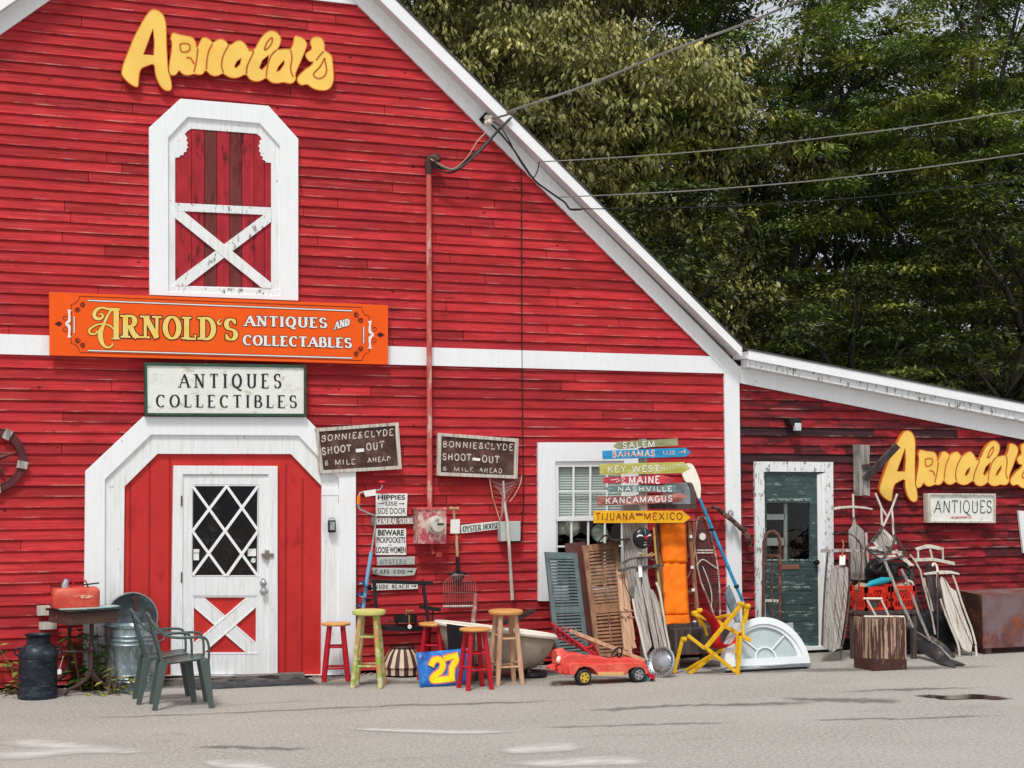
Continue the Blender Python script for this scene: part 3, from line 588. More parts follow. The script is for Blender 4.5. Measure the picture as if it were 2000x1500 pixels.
for a,b in (((600,408),(958,408)),((600,410),(597,905)),((958,410),(956,905)),((598,905),(956,905)),((604,1016),(950,1016)),((546,357),(544,1436)),((1013,357),(1014,1436)),((548,355),(1013,355)),((600,1330),(955,1330)),((600,1010),(955,1010))):
    m=M();ribbon(m,[c7(*a),c7(*b)],.55,-.0608,.0);obj('joint_line',m,JG,door,smooth=0)
obj('door_glass',M().add([P(*c7(*q),-.034) for q in ((600,412),(958,412),(956,903),(598,903))],[(0,1,2,3)]),GLASS,door,smooth=0)
STK=None
for i,(x0,y0,x1,y1) in enumerate([(605,757,637,776),(605,780,635,817),(900,755,945,795)]): obj('sticker',M().prism([P(*c7(*q),-.0365) for q in ((x0,y0),(x1,y0),(x1,y1),(x0,y1))],(0,.001,0)),TAG,door,smooth=0)
obj('round_sticker',M().lathe([(.026,0),(.026,.001)],P(*c7(930,818),-.0365),(0,1,0)),mat('sticker_print','#dfe6df',c2='#4f8a78',th=.52,sc_=(60,60,60),var=.1,soft=.02),door,smooth=0)
m=M();
for yy,r in ((940,.026),(985,.03)): m.lathe([(.034,0),(.034,.008),(.012,.012),(.012,.03),(r,.042),(r,.055),(.012,.065)],P(*c7(983,yy),-.06),(0,-1,0),n=18)
m.box(P(*c7(983,960),-.064),(.035,.006,.16));obj('door_knob',m,CHROME,door)
m=M();m.box(P(*c7(1008,790),-.085),(.12,.02,.035));m.box(P(*c7(1005,788),-.09),(.04,.02,.09));obj('hasp_lock',m,mat('tarnished_brass','#8a7f74',metal=.6,rough=.4),door)
for x,yy in ((541,495),(541,910)): obj('hinge',M().box(P(*c7(x,yy),-.082),(.012,.012,.1)),IRON,door)
# lockbox, dark hinge plates, threshold
m=M();m.box(P(*c7(1355,635),-.10),(.075,.04,.12));obj('lock_box_body',m,BLACK,barn,bev=.008) if False else None
for yy in (407,488): obj('strap_hinge',M().prism([P(*c7(*q),-.089) for q in ((1393,yy-18),(1445,yy-18),(1445,yy+20),(1393,yy+20))],(0,.005,0)),mat('dark_hinge_plate','#3a3c42',rough=.6),barn,smooth=0)
plate('patch_board',WHITE,barn,[K([(1303,425),(1392,425),(1392,465),(1303,465)],c7)],-.073,.01)
obj('threshold',M().box((P(*c7(780,1441)).x,-.13,.03),(1.5,.16,.06)),mat('threshold_wood','#77706b',c2='#3f3a38',th=.55,sc_=(4,20,20)),barn,smooth=0)
# ---- window with sashes
W=lambda x,yy,d=0:P(*c4w(x,yy),d)
win=plate('window_casing',WHITE,barn,[K([(47,100),(880,101),(880,238),(45+870,240),(915,1392),(52,1392)],c4w),K([(188,255),(748,250),(748,1300),(195,1300)],c4w)],-.06,.05)
plate('upper_sash',WHITE,win,[K([(185,255),(750,250),(750,735),(188,740)],c4w),K([(212,300),(728,296),(728,700),(215,708)],c4w)],-.035,.03)
plate('lower_sash',WHITE,win,[K([(185,712),(750,705),(750,1302),(190,1302)],c4w),K([(205,742),(725,738),(725,1270),(205,1270)],c4w)],-.018,.025)
m=M()
for x0,x1 in ((335,335),(472,472),(608,608)): m.prism([W(x0-7,298,-.034),W(x0+7,298,-.034),W(x1+7,706,-.034),W(x1-7,706,-.034)],(0,.012,0))
m.prism([W(212,492,-.033),W(728,488,-.033),W(728,500,-.033),W(212,505,-.033)],(0,.01,0))
for x0 in (318,455,590): m.prism([W(x0-7,742,-.017),W(x0+7,742,-.017),W(x0+7,1270,-.017),W(x0-7,1270,-.017)],(0,.012,0))
m.prism([W(205,940,-.016),W(725,935,-.016),W(725,950,-.016),W(205,955,-.016)],(0,.01,0))
obj('muntin',m,WHITE,win,smooth=0)
obj('window_glass',M().add([W(205,295,-.006),W(735,295,-.006),W(735,1275,-.006),W(205,1275,-.006)],[(0,1,2,3)]),GLASS,win,smooth=0)
m=M();zz0=W(470,705).z;zz1=W(470,290).z;n=20
for i in range(n):
    z=zz0+(zz1-zz0)*i/n;m.add([(wn0.x-.02,.015,z),(wn1.x+.02,.015,z),(wn1.x+.02,.035,z+.046),(wn0.x-.02,.035,z+.046)],[(0,1,2,3)])
obj('window_blind',m,BLIND,win,smooth=0)
m=M();m.lathe([(0,0),(.07,.01),(.08,.07),(.06,.13),(.0,.15)],W(235,800,.15)+V((0,0,-.07)),n=16)
m.lathe([(.02,-.14),(.02,0),(.07,.03),(.10,.10),(.09,.16),(.03,.19)],W(315,870,.10),n=16)
m.lathe([(0,0),(.10,.0),(.10,.02),(0,.02)],W(545,840,.1),(0,-1,.2),n=24)
m.box(W(450,1180,.25),(1.1,.2,.2))
obj('window_ornament',m,mat('pale_glassware','#b9beab',c2='#5f8f84',th=.55,sc_=(3,3,3)),win)
# interior shelf silhouettes beyond the door glass
m=M();m.box((3.0,1.6,1.0),(1.8,.4,.9));m.lathe([(.09,0),(.06,.12),(.1,.2),(.03,.42)],(3.0,1.1,1.45),n=16);m.box((2.6,1.2,1.55),(.25,.2,.2));m.box((3.5,1.3,1.6),(.2,.2,.35))
obj('indoor_shelf',m,mat('dim_shelf','#5a3a34',c2='#8a8a88',th=.58,sc_=(8,8,8)),barn)
# ================================================================ LEAN-TO SHED
shed=thing('lean_to_shed','low red lean-to shed with sloping white trim and dark green door','shed',(11.5,0,0))
q0,q1=P(1441.8,748.5),P(2000,859.8)
def zs(x): return q0.z+(q1.z-q0.z)/(q1.x-q0.x)*(x-q0.x)
u0_,u1_=P(1448,716,-.03),P(2000,825,-.03)
def zu(x): return u0_.z+(u1_.z-u0_.z)/(u1_.x-u0_.x)*(x-u0_.x)
XS=15.2;ZPHb=ZPH;ph=P(1450,763.3).z;ZPH=ph-40*PITCH
cs=C(1440,780,2.6786);cd=C(1440,980,4.411)
sg0=P(*cs(134,372));sg1=P(*cs(472,1292))
zd1=P(1450,847).z;zd2=P(1450,901).z
dd=random.Random(5)
xm=P(1706,850).x;xm2=P(1780,850).x;xm3=P(1868,850).x;xn=P(1475,900).x;xn2=P(1632,900).x;xn3=P(1722,905).x
def tn(x0,x1,zb):
    r=dd.random();z=zb+PITCH/2
    if z>2.2: return (dd.choice([.75,.9,1.0,1.1]),0 if r>.06 else .5)
    return (dd.choice([.62,.8,.95,1.05,1.15]),0 if r>.12 else .55)
def siding_shed():
    # specific dark bare boards are laid as own segments
    m=M();att=[];k=0;top=3.2;rn=random.Random(11)
    while True:
        zb=ZPH+k*PITCH;k+=1
        if zb>3.15: break
        za=max(zb,.14);zc=zb+PITCH+.004
        if zc<.2: continue
        segs=[];mid=zb+PITCH/2;xl=xb-.01
        xr=min(XS,q0.x+(zs(q0.x)+.06-za)/((q0.z-q1.z)/(q1.x-q0.x)))
        if xr-xl<.1: break
        if abs(mid-zd1)<PITCH/2: bp=[(xl,xm,1),(xm,xm2,0),(xm2,xm3,1),(xm3,xr,0)]
        elif abs(mid-zd2)<PITCH/2: bp=[(xl,xn3,1),(xn3,xn3+.6,.6),(xn3+.6,xr,.1)]
        elif abs(mid-zd2+PITCH)<PITCH/2: bp=[(xl,xl+.3,.3),(xl+.3,xn3,.55),(xn3,xr,.3)]
        elif abs(mid-zd1-2*PITCH)<PITCH/2: bp=[(xl,xl+.9,.35),(xl+.9,xm,.05),(xm,xr,.3)]
        elif abs(mid-zd1-PITCH)<PITCH/2: bp=[(xl,xl+.4,.5),(xl+.4,xm-.5,.15),(xm-.5,xr,.4)]
        elif abs(mid-zd1+PITCH)<PITCH/2: bp=[(xl,xl+.5,.35),(xl+.5,P(1580,860).x,.2),(P(1580,860).x,xm+.1,.35),(xm+.1,xr,.3)]
        elif abs(mid-zd1+2*PITCH)<PITCH/2: bp=[(xl,P(1550,880).x,.15),(P(1550,880).x,P(1600,880).x,.7),(P(1600,880).x,P(1650,880).x,0),(P(1650,880).x,xm,.6),(xm,xr,.25)]
        else:
            bp=[];x=xl
            while x<xr: nx=min(xr,x+rn.uniform(.4,2.2));bp.append((x,nx,rn.choice([0,0,0,.1,.2,.4,.6] if mid<2 else [0,.05,.15,.35])));x=nx
        for a,b,bare in bp:
            b=min(b,xr)
            if b-a<.02: continue
            iv=[(a,b)]
            if za>=sg1.z-.02 and zc<=sg0.z+.02:
                nv=[]
                for a_,b_ in iv:
                    if b_<=sg0.x or a_>=sg1.x: nv.append((a_,b_));continue
                    if a_<sg0.x: nv.append((a_,sg0.x))
                    if b_>sg1.x: nv.append((sg1.x,b_))
                iv=nv
            for x0,x1 in iv:
                jy=rn.uniform(0,.005);jz=rn.uniform(-.004,.004);g_=.0015
                m.add([(x0+g_,-.026-jy*.6,za+jz),(x1-g_,-.026-jy*.6,za+jz+rn.uniform(-.003,.003)),(x1-g_,-.006,zc),(x0+g_,-.006,zc),(x0+g_,0,za+jz),(x1-g_,0,za+jz)],[(0,1,2,3),(4,5,1,0)])
                t_=rn.choice([.7,.85,.95,1.05,1.15]);att+=[(t_,0,bare,1)]*2+[(t_,1,bare,1)]*2+[(t_*.8,.5,bare,1)]*2
    o=obj('shed_siding',m,S_SHED,shed,smooth=0);a=o.data.attributes.new('tone','FLOAT_COLOR','POINT');a.data.foreach_set('color',[q for t_ in att for q in t_])
siding_shed()
m=M();y=.012;sz=lambda x:zs(x)+.08
for p in ([(xb,y,0),(sg0.x,y,0),(sg0.x,y,sz(sg0.x)),(xb,y,sz(xb))],rect(sg0.x,sg1.x,0,sg1.z,y),[(sg0.x,y,sg0.z),(sg1.x,y,sg0.z),(sg1.x,y,sz(sg1.x)),(sg0.x,y,sz(sg0.x))],[(sg1.x,y,0),(XS,y,0),(XS,y,sz(XS)),(sg1.x,y,sz(sg1.x))],
  [(XS,y,0),(XS,7,0),(XS,7,sz(XS)),(XS,y,sz(XS))],[(xb,7,0),(XS,7,0),(XS,7,sz(XS)),(xb,7,sz(xb))]): m.add(p,[tuple(range(len(p)))])
obj('wall_frame',m,DARK,shed,smooth=0)
wslab('frieze_board',[(xb+.002,zs(xb)),(XS,zs(XS)),(XS,zu(XS)),(xb+.002,zu(xb))],-.045,.04,WHITE,shed)
v0,v1=P(1447,699,OV-.01),P(2000,806,OV-.01);t0_,t1_=P(1452,684,OV-.01),P(2000,790.5,OV-.01)
def zv(x): return v0.z+(v1.z-v0.z)/(v1.x-v0.x)*(x-v0.x)
def zw(x): return t0_.z+(t1_.z-t0_.z)/(t1_.x-t0_.x)*(x-t0_.x)
XS2=XS+.3;xs0=xb-.01
obj('roof',M().prism([V((xs0,OV+.01,zv(xs0)+.012)),V((XS2,OV+.01,zv(XS2)+.012)),V((XS2,OV+.01,zw(XS2)-.004)),V((xs0,OV+.01,zw(xs0)-.004))],(0,7.6,0)),[WPEEL2],shed,smooth=0)
obj('soffit_board',M().prism([V((xb+.02,OV+.03,zu(xb+.02)-.015)),V((XS2,OV+.03,zu(XS2)-.015)),V((XS2,OV+.03,zv(XS2)+.010)),V((xb+.02,OV+.03,zv(xb+.02)+.010))],(0,-OV-.08,0)),WPEEL2,shed,smooth=0)
obj('fascia',M().prism([V((xs0+.02,OV-.01,zv(xs0))),V((XS2,OV-.01,zv(XS2))),V((XS2,OV-.01,zw(XS2)+.01)),V((xs0+.02,OV-.01,zw(xs0)+.01))],(0,.018,0)),FASC,shed,smooth=0)
obj('roof_covering',M().prism([V((xs0,OV-.02,zw(xs0)+.012)),V((XS2,OV-.02,zw(XS2)+.012)),V((XS2,OV-.02,zw(XS2)+.03)),V((xs0,OV-.02,zw(xs0)+.03))],(0,7.7,0)),ROOFM,shed,smooth=0)
# green door
plate('door_casing',WPEEL2,shed,[K([(92,325),(502,328),(508,1292),(103,1290)],cs),K([(142,378),(458,380),(462,1292),(150,1290)],cs)],-.055,.045)
m=M()
for x in (430,): m.prism([P(*cs(418,392),-.03),P(*cs(458,384),-.05),P(*cs(462,1290),-.05),P(*cs(428,1290),-.03)],(0,.02,0))
obj('door_jamb',m,WPEEL,shed,smooth=0)
gd=plate('green_door',GRNDOOR,shed,[K([(146,380),(430,380),(436,1290),(150,1290)],cs),K([(152,542),(380,542),(382,836),(155,836)],cs)],-.020,.035)
for y0,y1 in ((855,918),(935,1000),(1010,1072),(1095,1160),(1180,1245)): obj('door_panel',M().prism([P(*cs(x,yy),-.026) for x,yy in ((168,y0),(390,y0),(392,y1),(170,y1))],(0,.006,0)),GRNDOOR,gd,smooth=0,bev=.004)
obj('door_panel',M().prism([P(*cs(x,yy),-.027) for x,yy in ((150,510),(382,512),(382,540),(150,540))],(0,.007,0)),GRNDOOR,gd,smooth=0)
CHIP=mat('chipped_pale_edge','#a3aca2',c2='#2f4a49',th=.50,sc_=(24,24,60),var=.1,soft=.06)
for y0,y1 in ((978,986),(1109,1114),(836,844),(518,530)): obj('chipped_rail',M().prism([P(*cs(x,yy),-.0285) for x,yy in ((158,y0),(384,y0),(384,y1),(158,y1))],(0,.004,0)),CHIP,gd,smooth=0)
obj('door_glass',M().add([P(*cs(x,yy),-.004) for x,yy in ((150,540),(384,540),(384,838),(152,838))],[(0,1,2,3)]),GLASS,gd,smooth=0)
m=M()
for x0,y0,x1,y1 in ((246,545,262,836),(155,600,250,630),(155,725,250,765)): m.prism([P(*cs(a,b),.05) for a,b in ((x0,y0),(x1,y0),(x1,y1),(x0,y1))],(0,.02,0))
obj('indoor_shelving',m,mat('grey_green_shelf','#8d948e',var=.15),gd,smooth=0)
obj('mail_slot',M().box(P(*cs(276,876),-.03),(.23,.012,.055)),mat('brass_slot','#a3745a',metal=.5,rough=.4),gd)
obj('door_knob',M().lathe([(.02,0),(.012,.02),(.03,.045),(.03,.06),(.01,.07)],P(*cs(405,852),-.02),(0,-1,0),n=16),BLACK,gd)
obj('door_sill',M().box((P(*cs(300,1295)).x,-.06,P(*cs(300,1297)).z-.01),(1.12,.12,.035)),WPEEL,shed,smooth=0)
# ================================================================ SIGNS ON THE WALLS
def hung(px,py,y): return P(px,py,y)
# ---- cut-out script letters
cA=C(200,0,4.)
A_out=[(385,70),(340,120),(300,190),(250,280),(205,390),(165,490),(148,560),(152,588),(185,630),(230,665),(268,682),(281,670),(285,590),(300,535),(345,515),(405,495),(410,560),(425,620),(450,670),(485,705),(520,712),(540,700),(542,660),(530,600),(512,540),(508,470),(502,380),(500,280),(498,190),(488,140),(460,95),(425,75)]
A_hole=[(395,225),(360,320),(320,425),(400,430),(405,330)]
R_out=[(517,560),(520,520),(530,450),(540,390),(543,330),(530,298),(540,265),(555,250),(600,268),(660,278),(705,288),(730,330),(735,375),(745,360),(765,320),(780,292),(810,290),(845,310),(860,335),(895,310),(930,300),(965,320),(985,352),(1010,345),(1050,315),(1085,315),(1120,345),(1140,385),(1190,385),(1210,340),(1240,290),(1280,250),(1320,235),(1365,250),(1395,290),(1395,330),(1378,370),(1362,388),(1400,382),(1445,380),(1470,385),(1490,340),(1500,275),(1530,280),(1575,300),(1600,340),(1592,378),(1570,430),(1545,490),(1522,540),(1505,585),(1514,615),(1490,650),(1450,652),(1415,640),(1380,650),(1330,648),(1300,628),(1280,605),(1240,632),(1195,638),(1150,620),(1125,580),(1095,590),(1060,608),(1010,610),(965,590),(940,570),(900,595),(850,590),(820,560),(805,545),(785,580),(745,585),(720,575),(690,585),(650,590),(615,570),(600,545),(580,580),(555,592),(530,585)]
R_holes=[[(1085,455),(1050,480),(1030,520),(1045,530),(1075,500)],[(1300,430),(1250,470),(1225,530),(1245,545),(1290,500)],[(1420,470),(1375,520),(1360,560),(1385,550),(1420,500)]]
S_out=[(1622,340),(1627,305),(1650,288),(1690,285),(1720,300),(1738,350),(1735,395),(1770,410),(1795,440),(1800,500),(1808,580),(1805,640),(1780,690),(1740,708),(1690,705),(1640,690),(1600,655),(1560,668),(1530,650),(1518,622),(1530,592),(1562,560),(1590,535),(1625,515),(1652,480),(1622,484),(1596,458),(1582,425),(1605,402),(1638,384)]
inner=[[(605,345),(640,338),(680,350),(680,390),(650,405),(615,400),(605,345)],[(655,450),(690,455),(715,500)],[(745,380),(735,470),(715,560)],[(860,340),(830,400),(815,480),(812,540)],[(985,355),(945,430),(930,510),(945,565)],[(1325,290),(1290,325),(1265,385),(1290,378),(1322,335),(1328,295)],[(1140,390),(1180,400),(1160,450),(1130,520),(1125,575)],[(1360,390),(1320,430),(1290,510),(1280,600)],[(1470,390),(1480,450),(1470,540),(1490,600)],[(1728,400),(1700,430),(1668,470)],[(1735,455),(1700,520),(1650,575),(1665,605),(1710,610),(1750,560),(1735,455)]]
def affine(src,dst):
    A=np.array([[x,y,1] for x,y in src]);X=np.linalg.lstsq(A,np.array(dst),rcond=None)[0];return lambda x,y:tuple(np.array([x,y,1])@X)
def script_sign(nm,label,mapf,y):
    T_=thing(nm,label,'sign',mapf(900,600))
    for nm2,pl in (('capital_letter',[A_out,A_hole]),('joined_letters',[R_out]+R_holes),('last_letter',[S_out])):
        me=shape([[ (p) for p in (smoothpoly(q,1) if len(q)>8 else q)] for q in pl],y,.05,.004,fn=mapf)
        M2=mesh2M(me);M2.v=[tuple(v) for v in M2.v]
        # orange edges, yellow face
        for i,f in enumerate(M2.f):
            a,b,c=[V(M2.v[j]) for j in f[:3]];n=(b-a).cross(c-a)
            if n.length: n.normalize()
            M2.m[i]=0 if abs(n.y)>.75 else 1
        o=obj(nm2,M2,[YEL,YELED],T_,smooth=30)
        m=M();EDG=bpy.data.materials.get('painted_orange_edge') or mat('painted_orange_edge','#d9702e',var=.15,bump=0)
        for q in pl:
            q=smoothpoly(q,1) if len(q)>8 else q;ribbon(m,q,7 if len(q)>8 else 6,0,0,fn=lambda a,b:V((mapf(a,b).x,y-.0022,mapf(a,b).z)),closed=True)
        obj('painted_edge',m,EDG,o,smooth=0)
        if nm2=='joined_letters':
            m=M()
            for s_ in inner:
                sp=spline(s_,5);ribbon(m,sp,12,0,0,fn=lambda a,b:V((mapf(a,b).x,y-.0035,mapf(a,b).z)))
            obj('carved_line',m,mat('carved_orange_line','#c4682c',rough=.6,bump=0),o,smooth=0)
    return T_
script_sign('script_letter_sign','big yellow wooden script letters high in the gable, above the loft door',lambda x,y:P(*cA(x,y),-.085),-.085)
src=[(400,75),(270,682),(520,712),(1320,235),(1530,280)];dst=[]
for p in [(1769,841.5),(1741.4,979.4),(1785.9,980.2),(1943.7,859.9),(1974,866)]:
    q=P(*p,-.085);dst.append((q.x,q.z))
af=affine(src,dst)
script_sign('script_letter_sign','big yellow wooden script letters on the shed wall, cut by the right edge',lambda x,y:V((af(x,y)[0],-.085,af(x,y)[1])),-.085)
# ---- orange banner
yb=-.115
T_=thing('orange_banner_sign','long orange sign with gold lettering and scrollwork under the loft door','sign',P(430,690,yb))
plate('sign_board',ORANGE,T_,[[(96,570),(758,596),(758,712),(97,694)]],yb,.03)
for d,mt_,gr,nm in ((.0025,TXTMAR,.045,'letter_outline'),(.0055,GOLD,0,'gold_lettering')):
    write(T_,nm,mt_,'RNOLD',[(240,616.5),(420,621.5),(420,663),(240,658.5)],yb,'serif',.24,.09,.44,d,grow=gr,gap=.2)
    write(T_,nm,mt_,'S',[(438.4,623),(463,624),(463,664),(438.4,663)],yb,'serif',.24,.09,.3,d,grow=gr)
    m=M();e=1.9 if gr else 0
    cb=C(90,565,8.333);k=1/8.333
    def rb(pts,ws,dd): ribbon(m,spline([cb(*p) for p in pts],6),None or [w*k+e for w in spline([(w,) for w in ws],6) for w in w],yb,d+dd)
    rb([(1140,325),(1140,560),(1140,800)],[88,88,88],0)
    rb([(1060,335),(990,450),(930,590),(885,700),(895,830),(945,920),(1020,948),(1080,905),(1070,880)],[30,40,50,85,75,45,32,28,22],.0004)
    rb([(1200,325),(1130,335),(1000,320),(900,300),(815,340),(780,410),(810,470),(880,480),(925,440),(895,400),(870,410)],[22,60,34,34,55,60,52,44,36,26,20],.0008)
    rb([(1100,660),(1050,600),(960,570),(860,570),(770,605),(700,665),(720,720),(790,728),(835,690),(805,680)],[16,26,24,24,32,36,32,28,24,18],.0012)
    rb([(1058,802),(1130,804),(1205,806)],[18,26,18],.0016)
    # opening quote mark
    rb([(1900+790,0),(1900+790,0)],[0,0],0) if False else None
    c2=C(310,565,8.333)
    ribbon(m,spline([c2(*p) for p in [(1012,480),(970,515),(965,555),(1000,570),(1010,545)]],5),[x*k+e for x in spline([(8,),(24,),(36,),(34,),(26,)],5) for x in x],yb,d+.002)
    obj(nm,m,mt_,T_,smooth=0)
for d,mt_,gr,nm in ((.0025,TXTMAR,.055,'white_letter_outline'),(.0055,TXTWH,0,'white_lettering')):  # maroon paint outline around the white letters
    write(T_,nm,mt_,'ANTIQUES',[(478,617),(638,621.5),(638,640),(478,636)],yb,'serif',.3,.11,.46,d,grow=gr,gap=.2)
    write(T_,nm,mt_,'AND',[(654,629),(681,622.5),(682,635),(653,643.5)],yb,'serif',.28,.1,.4,d,grow=gr,gap=.14)
    write(T_,nm,mt_,'COLLECTABLES',[(475,655),(686,661),(686,679),(475,673.5)],yb,'serif',.3,.11,.46,d,grow=gr,gap=.17)
m=M();ml=M();mw=M()
def mirx(p): return p
c3=C(530,565,8.333)
for a,b in (((171.6,586.8),(687.8,607.2)),((171.6,684.6),(687.8,699.4)),((144.7,617.8),(144.7,650.8)),((710,638.2),(710,670.6))):
    ribbon(ml,[a,b],4.2,yb,.0025);ribbon(mw,[a,b],2.2,yb,.0045)
Lb=[cb(*p) for p in [(545,112),(530,165),(500,205),(455,235),(408,250),(408,560),(408,882),(460,890),(505,925),(535,980),(548,1030)]]
Rb=[c3(*p) for p in [(1475,1160),(1490,1105),(1530,1050),(1590,1020),(1590,730),(1590,435),(1535,420),(1500,385),(1480,340),(1472,295)]]
ribbon(m,Lb+Rb+[Lb[0]],1.1,yb,.003)
def swirl(c,r,sgn,a0,w=2.2,turn=1.6,n=20):
    pts=[];ws=[]
    for i in range(n+1):
        t=i/n;rr=r*(1-t*.8);a=a0+sgn*2*math.pi*turn*t;pts.append((c[0]+rr*math.cos(a),c[1]+rr*math.sin(a)));ws.append(w*(.35+.9*t))
    ribbon(m,pts,ws,yb,.0035)
for f_,L1 in ((cb,[((590,250),50,1,-1.8),((510,340),50,-1,.3),((510,830),50,1,-.3),((590,910),50,-1,1.8)]),(c3,[((1385,415),50,-1,-1.3),((1450,510),50,1,2.8),((1450,965),50,-1,3.4),((1385,1050),50,1,1.3)])):
    for c,r,s,a in L1: swirl(f_(*c),r/8.333,s,a)
for f_,cx,s in ((cb,305,-1),(c3,1675,1)):
    cy=(560 if s<0 else 740)
    for q in (-1,1): swirl(f_(cx,cy+q*100),7,q*s,math.pi/2*q,1.2,1.3)
    dm=[f_(cx+s*40,cy),f_(cx+s*95,cy-42),f_(cx+s*170,cy),f_(cx+s*95,cy+42)]
    m.add([P(*p,yb)-V((0,.004,0)) for p in dm],[(0,1,2,3)])
    bx=cx-s*75
    for q in (-1,1):
        ribbon(mw,spline([f_(*p) for p in [(cx-s*10,cy+q*8),(bx+s*10,cy+q*40),(bx-s*0,cy+q*110),(bx+s*5,cy+q*180),(bx-s*0,cy+q*225)]],5),[w/8.333 for w in spline([(20,),(50,),(36,),(34,),(66,)],5) for w in w],yb,.0048+.0003*q)
obj('scrollwork',m,TXTMAR,T_,smooth=0);obj('border_outline',ml,TXTMAR,T_,smooth=0);obj('border_line',mw,TXTWH,T_,smooth=0)  # dark border line is sign paint on both sides of the white
# ---- white antiques collectibles board
yb=-.15
T_=thing('framed_shop_sign','white weathered sign in a green frame lettered antiques collectibles, over the entrance','sign',P(440,812,yb))
q=[(282,708),(598,713),(599,813),(283,811.5)];qi=[(287,713.5),(594,718),(594,808),(288,806.5)]
plate('frame',SIGNG,T_,[q,qi],yb,.06);plate('sign_board',SIGNW,T_,[[(284,710),(597,715),(597,811),(285,809)]],yb+.015,.03)
write(T_,'lettering',TXTDK,'ANTIQUES',[(350.1,731),(549,730.5),(549,758),(350.1,756.5)],yb+.015,'serif',.17,.06,.3,.003,gap=.42)
write(T_,'lettering',TXTDK,'COLLECTIBLES',[(304.5,771.5),(579.6,772.5),(579.6,796.3),(304.5,794.5)],yb+.015,'serif',.18,.06,.3,.003,gap=.36)
# ---- two brown routed signs
for q,fr_,label in (([(616.5,836.5),(778.6,825),(785,916.3),(625.3,925)],None,'brown routed sign in a grey wood frame, overlapping the door surround'),([(855.8,845.3),(1012.9,856.7),(1010.8,935.2),(854.6,928.9)],None,'brown routed sign in a grey wood frame, right of the red pipe')):
    yb=-.125;T_=thing('framed_wooden_sign',label,'sign',P(*q[3],yb),group='brown mileage signs hung on the barn')
    cx=sum(p[0] for p in q)/4;cy=sum(p[1] for p in q)/4
    qi=[(p[0]+(6.5 if p[0]<cx else -6.5),p[1]+(6.5 if p[1]<cy else -6.5)) for p in q]
    for i in range(4):
        a,b=q[i],q[(i+1)%4];ai,bi=qi[i],qi[(i+1)%4]
        plate('frame_board',PALEW,T_,[[a,b,bi,ai]],yb-.002*(i%2),.05)
    plate('sign_board',BCB,T_,[[(p[0]*.98+cx*.02,p[1]*.98+cy*.02) for p in q]],yb+.02,.02)
    L_=q[0][0]<700
    c=C(600,820,3.948);d=C(620,820,11.11)
    if L_: rows=[('BONNIE&CLYDE',[d(90,345),d(1640,195),d(1640,330),d(80,470)]),('SHOOT',[d(90,610),d(720,540),d(720,680),d(110,760)]),('OUT',[d(1055,515),d(1440,470),d(1440,620),d(1070,665)]),('6',[d(155,890),d(228,888),d(222,985),d(158,988)]),('MILE',[d(370,870),d(810,855),d(812,960),d(380,975)]),('AHEAD',[d(1085,825),d(1580,795),d(1580,890),d(1090,930)])];dash=[d(830,632),d(1005,618),d(1012,690),d(842,708)]
    else: rows=[('BONNIE&CLYDE',[c(1045,165),c(1588,188),c(1583,235),c(1045,208)]),('SHOOT',[c(1045,258),c(1262,268),c(1262,318),c(1045,308)]),('OUT',[c(1348,275),c(1480,282),c(1480,332),c(1348,325)]),('6',[c(1047,362),c(1075,364),c(1073,392),c(1046,390)]),('MILE',[c(1130,365),c(1280,370),c(1280,400),c(1130,392)]),('AHEAD',[c(1327,370),c(1500,377),c(1500,412),c(1325,403)])];dash=[c(1277,290),c(1335,297),c(1332,318),c(1274,312)]
    for t,qq in rows: write(T_,'lettering',TXTWORN,t,qq,yb+.02,'sans',.19,.19,0,.004,jit=.03,gap=.24)
    obj('dash_board',M().prism([P(*p,yb+.013) for p in dash],(0,.004,0)),TXTWH,T_,smooth=0)
# ---- small wall signs
cw=C(660,920,5.)
def wallsign(nm,label,poly,mt,y,t,items,grp=None,arrow=None,txt=TXTDK):
    T_=thing(nm,label,'sign',P(*cw(*poly[-1]),y),grp);plate('sign_board',mt,T_,[[cw(*p) for p in poly]],y,t)
    for it in items:
        if it[0]=='sans': sans(T_,'lettering',txt,it[1],[cw(*p) for p in it[2]],y,.0025,bold=it[3])
        else: write(T_,'lettering',txt,it[1],[cw(*p) for p in it[2]],y,'serif',.2,.07,.3,.003,gap=it[3],jit=.015)
    if arrow:
        m=M()
        for x0,x1,yy,h in arrow: m.add([P(*cw(*p),y)-V((0,.003,0)) for p in ((x0,yy-h*.3),(x1-h*1.6,yy-h*.3),(x1-h*1.6,yy-h),(x1,yy),(x1-h*1.6,yy+h),(x1-h*1.6,yy+h*.3),(x0,yy+h*.3))],[(0,1,2,3,4,5,6)])
        obj('painted_arrow',m,txt,T_,smooth=0)
    return T_
R4=lambda x0,y0,x1,y1:[(x0,y0),(x1,y0),(x1,y1),(x0,y1)]
wallsign('enamel_sign','white square sign reading hippies use side door, top of the column',[(370,220),(680,220),(673,440),(370,440)],TAG,-.06,.006,[('sans','HIPPIES',R4(389,233,655,280),.02),('sans','USE',R4(466,297,580,337),0),('sans','SIDE DOOR',R4(388,360,660,418),0)],arrow=[(392,452,316,8),(594,650,318,10)])
wallsign('wooden_name_board','narrow grey board with white worn words general store',[(325,446),(745,440),(745,518),(325,532)],mat('grey_brown_board','#8c7a74',c2='#5f4f4b',th=.55,sc_=(4,30,30),var=.15,soft=.2),-.045,.02,[('s','GENERAL STORE',[(378,465),(738,460),(738,512),(378,520)],.1)],txt=TXTWH)
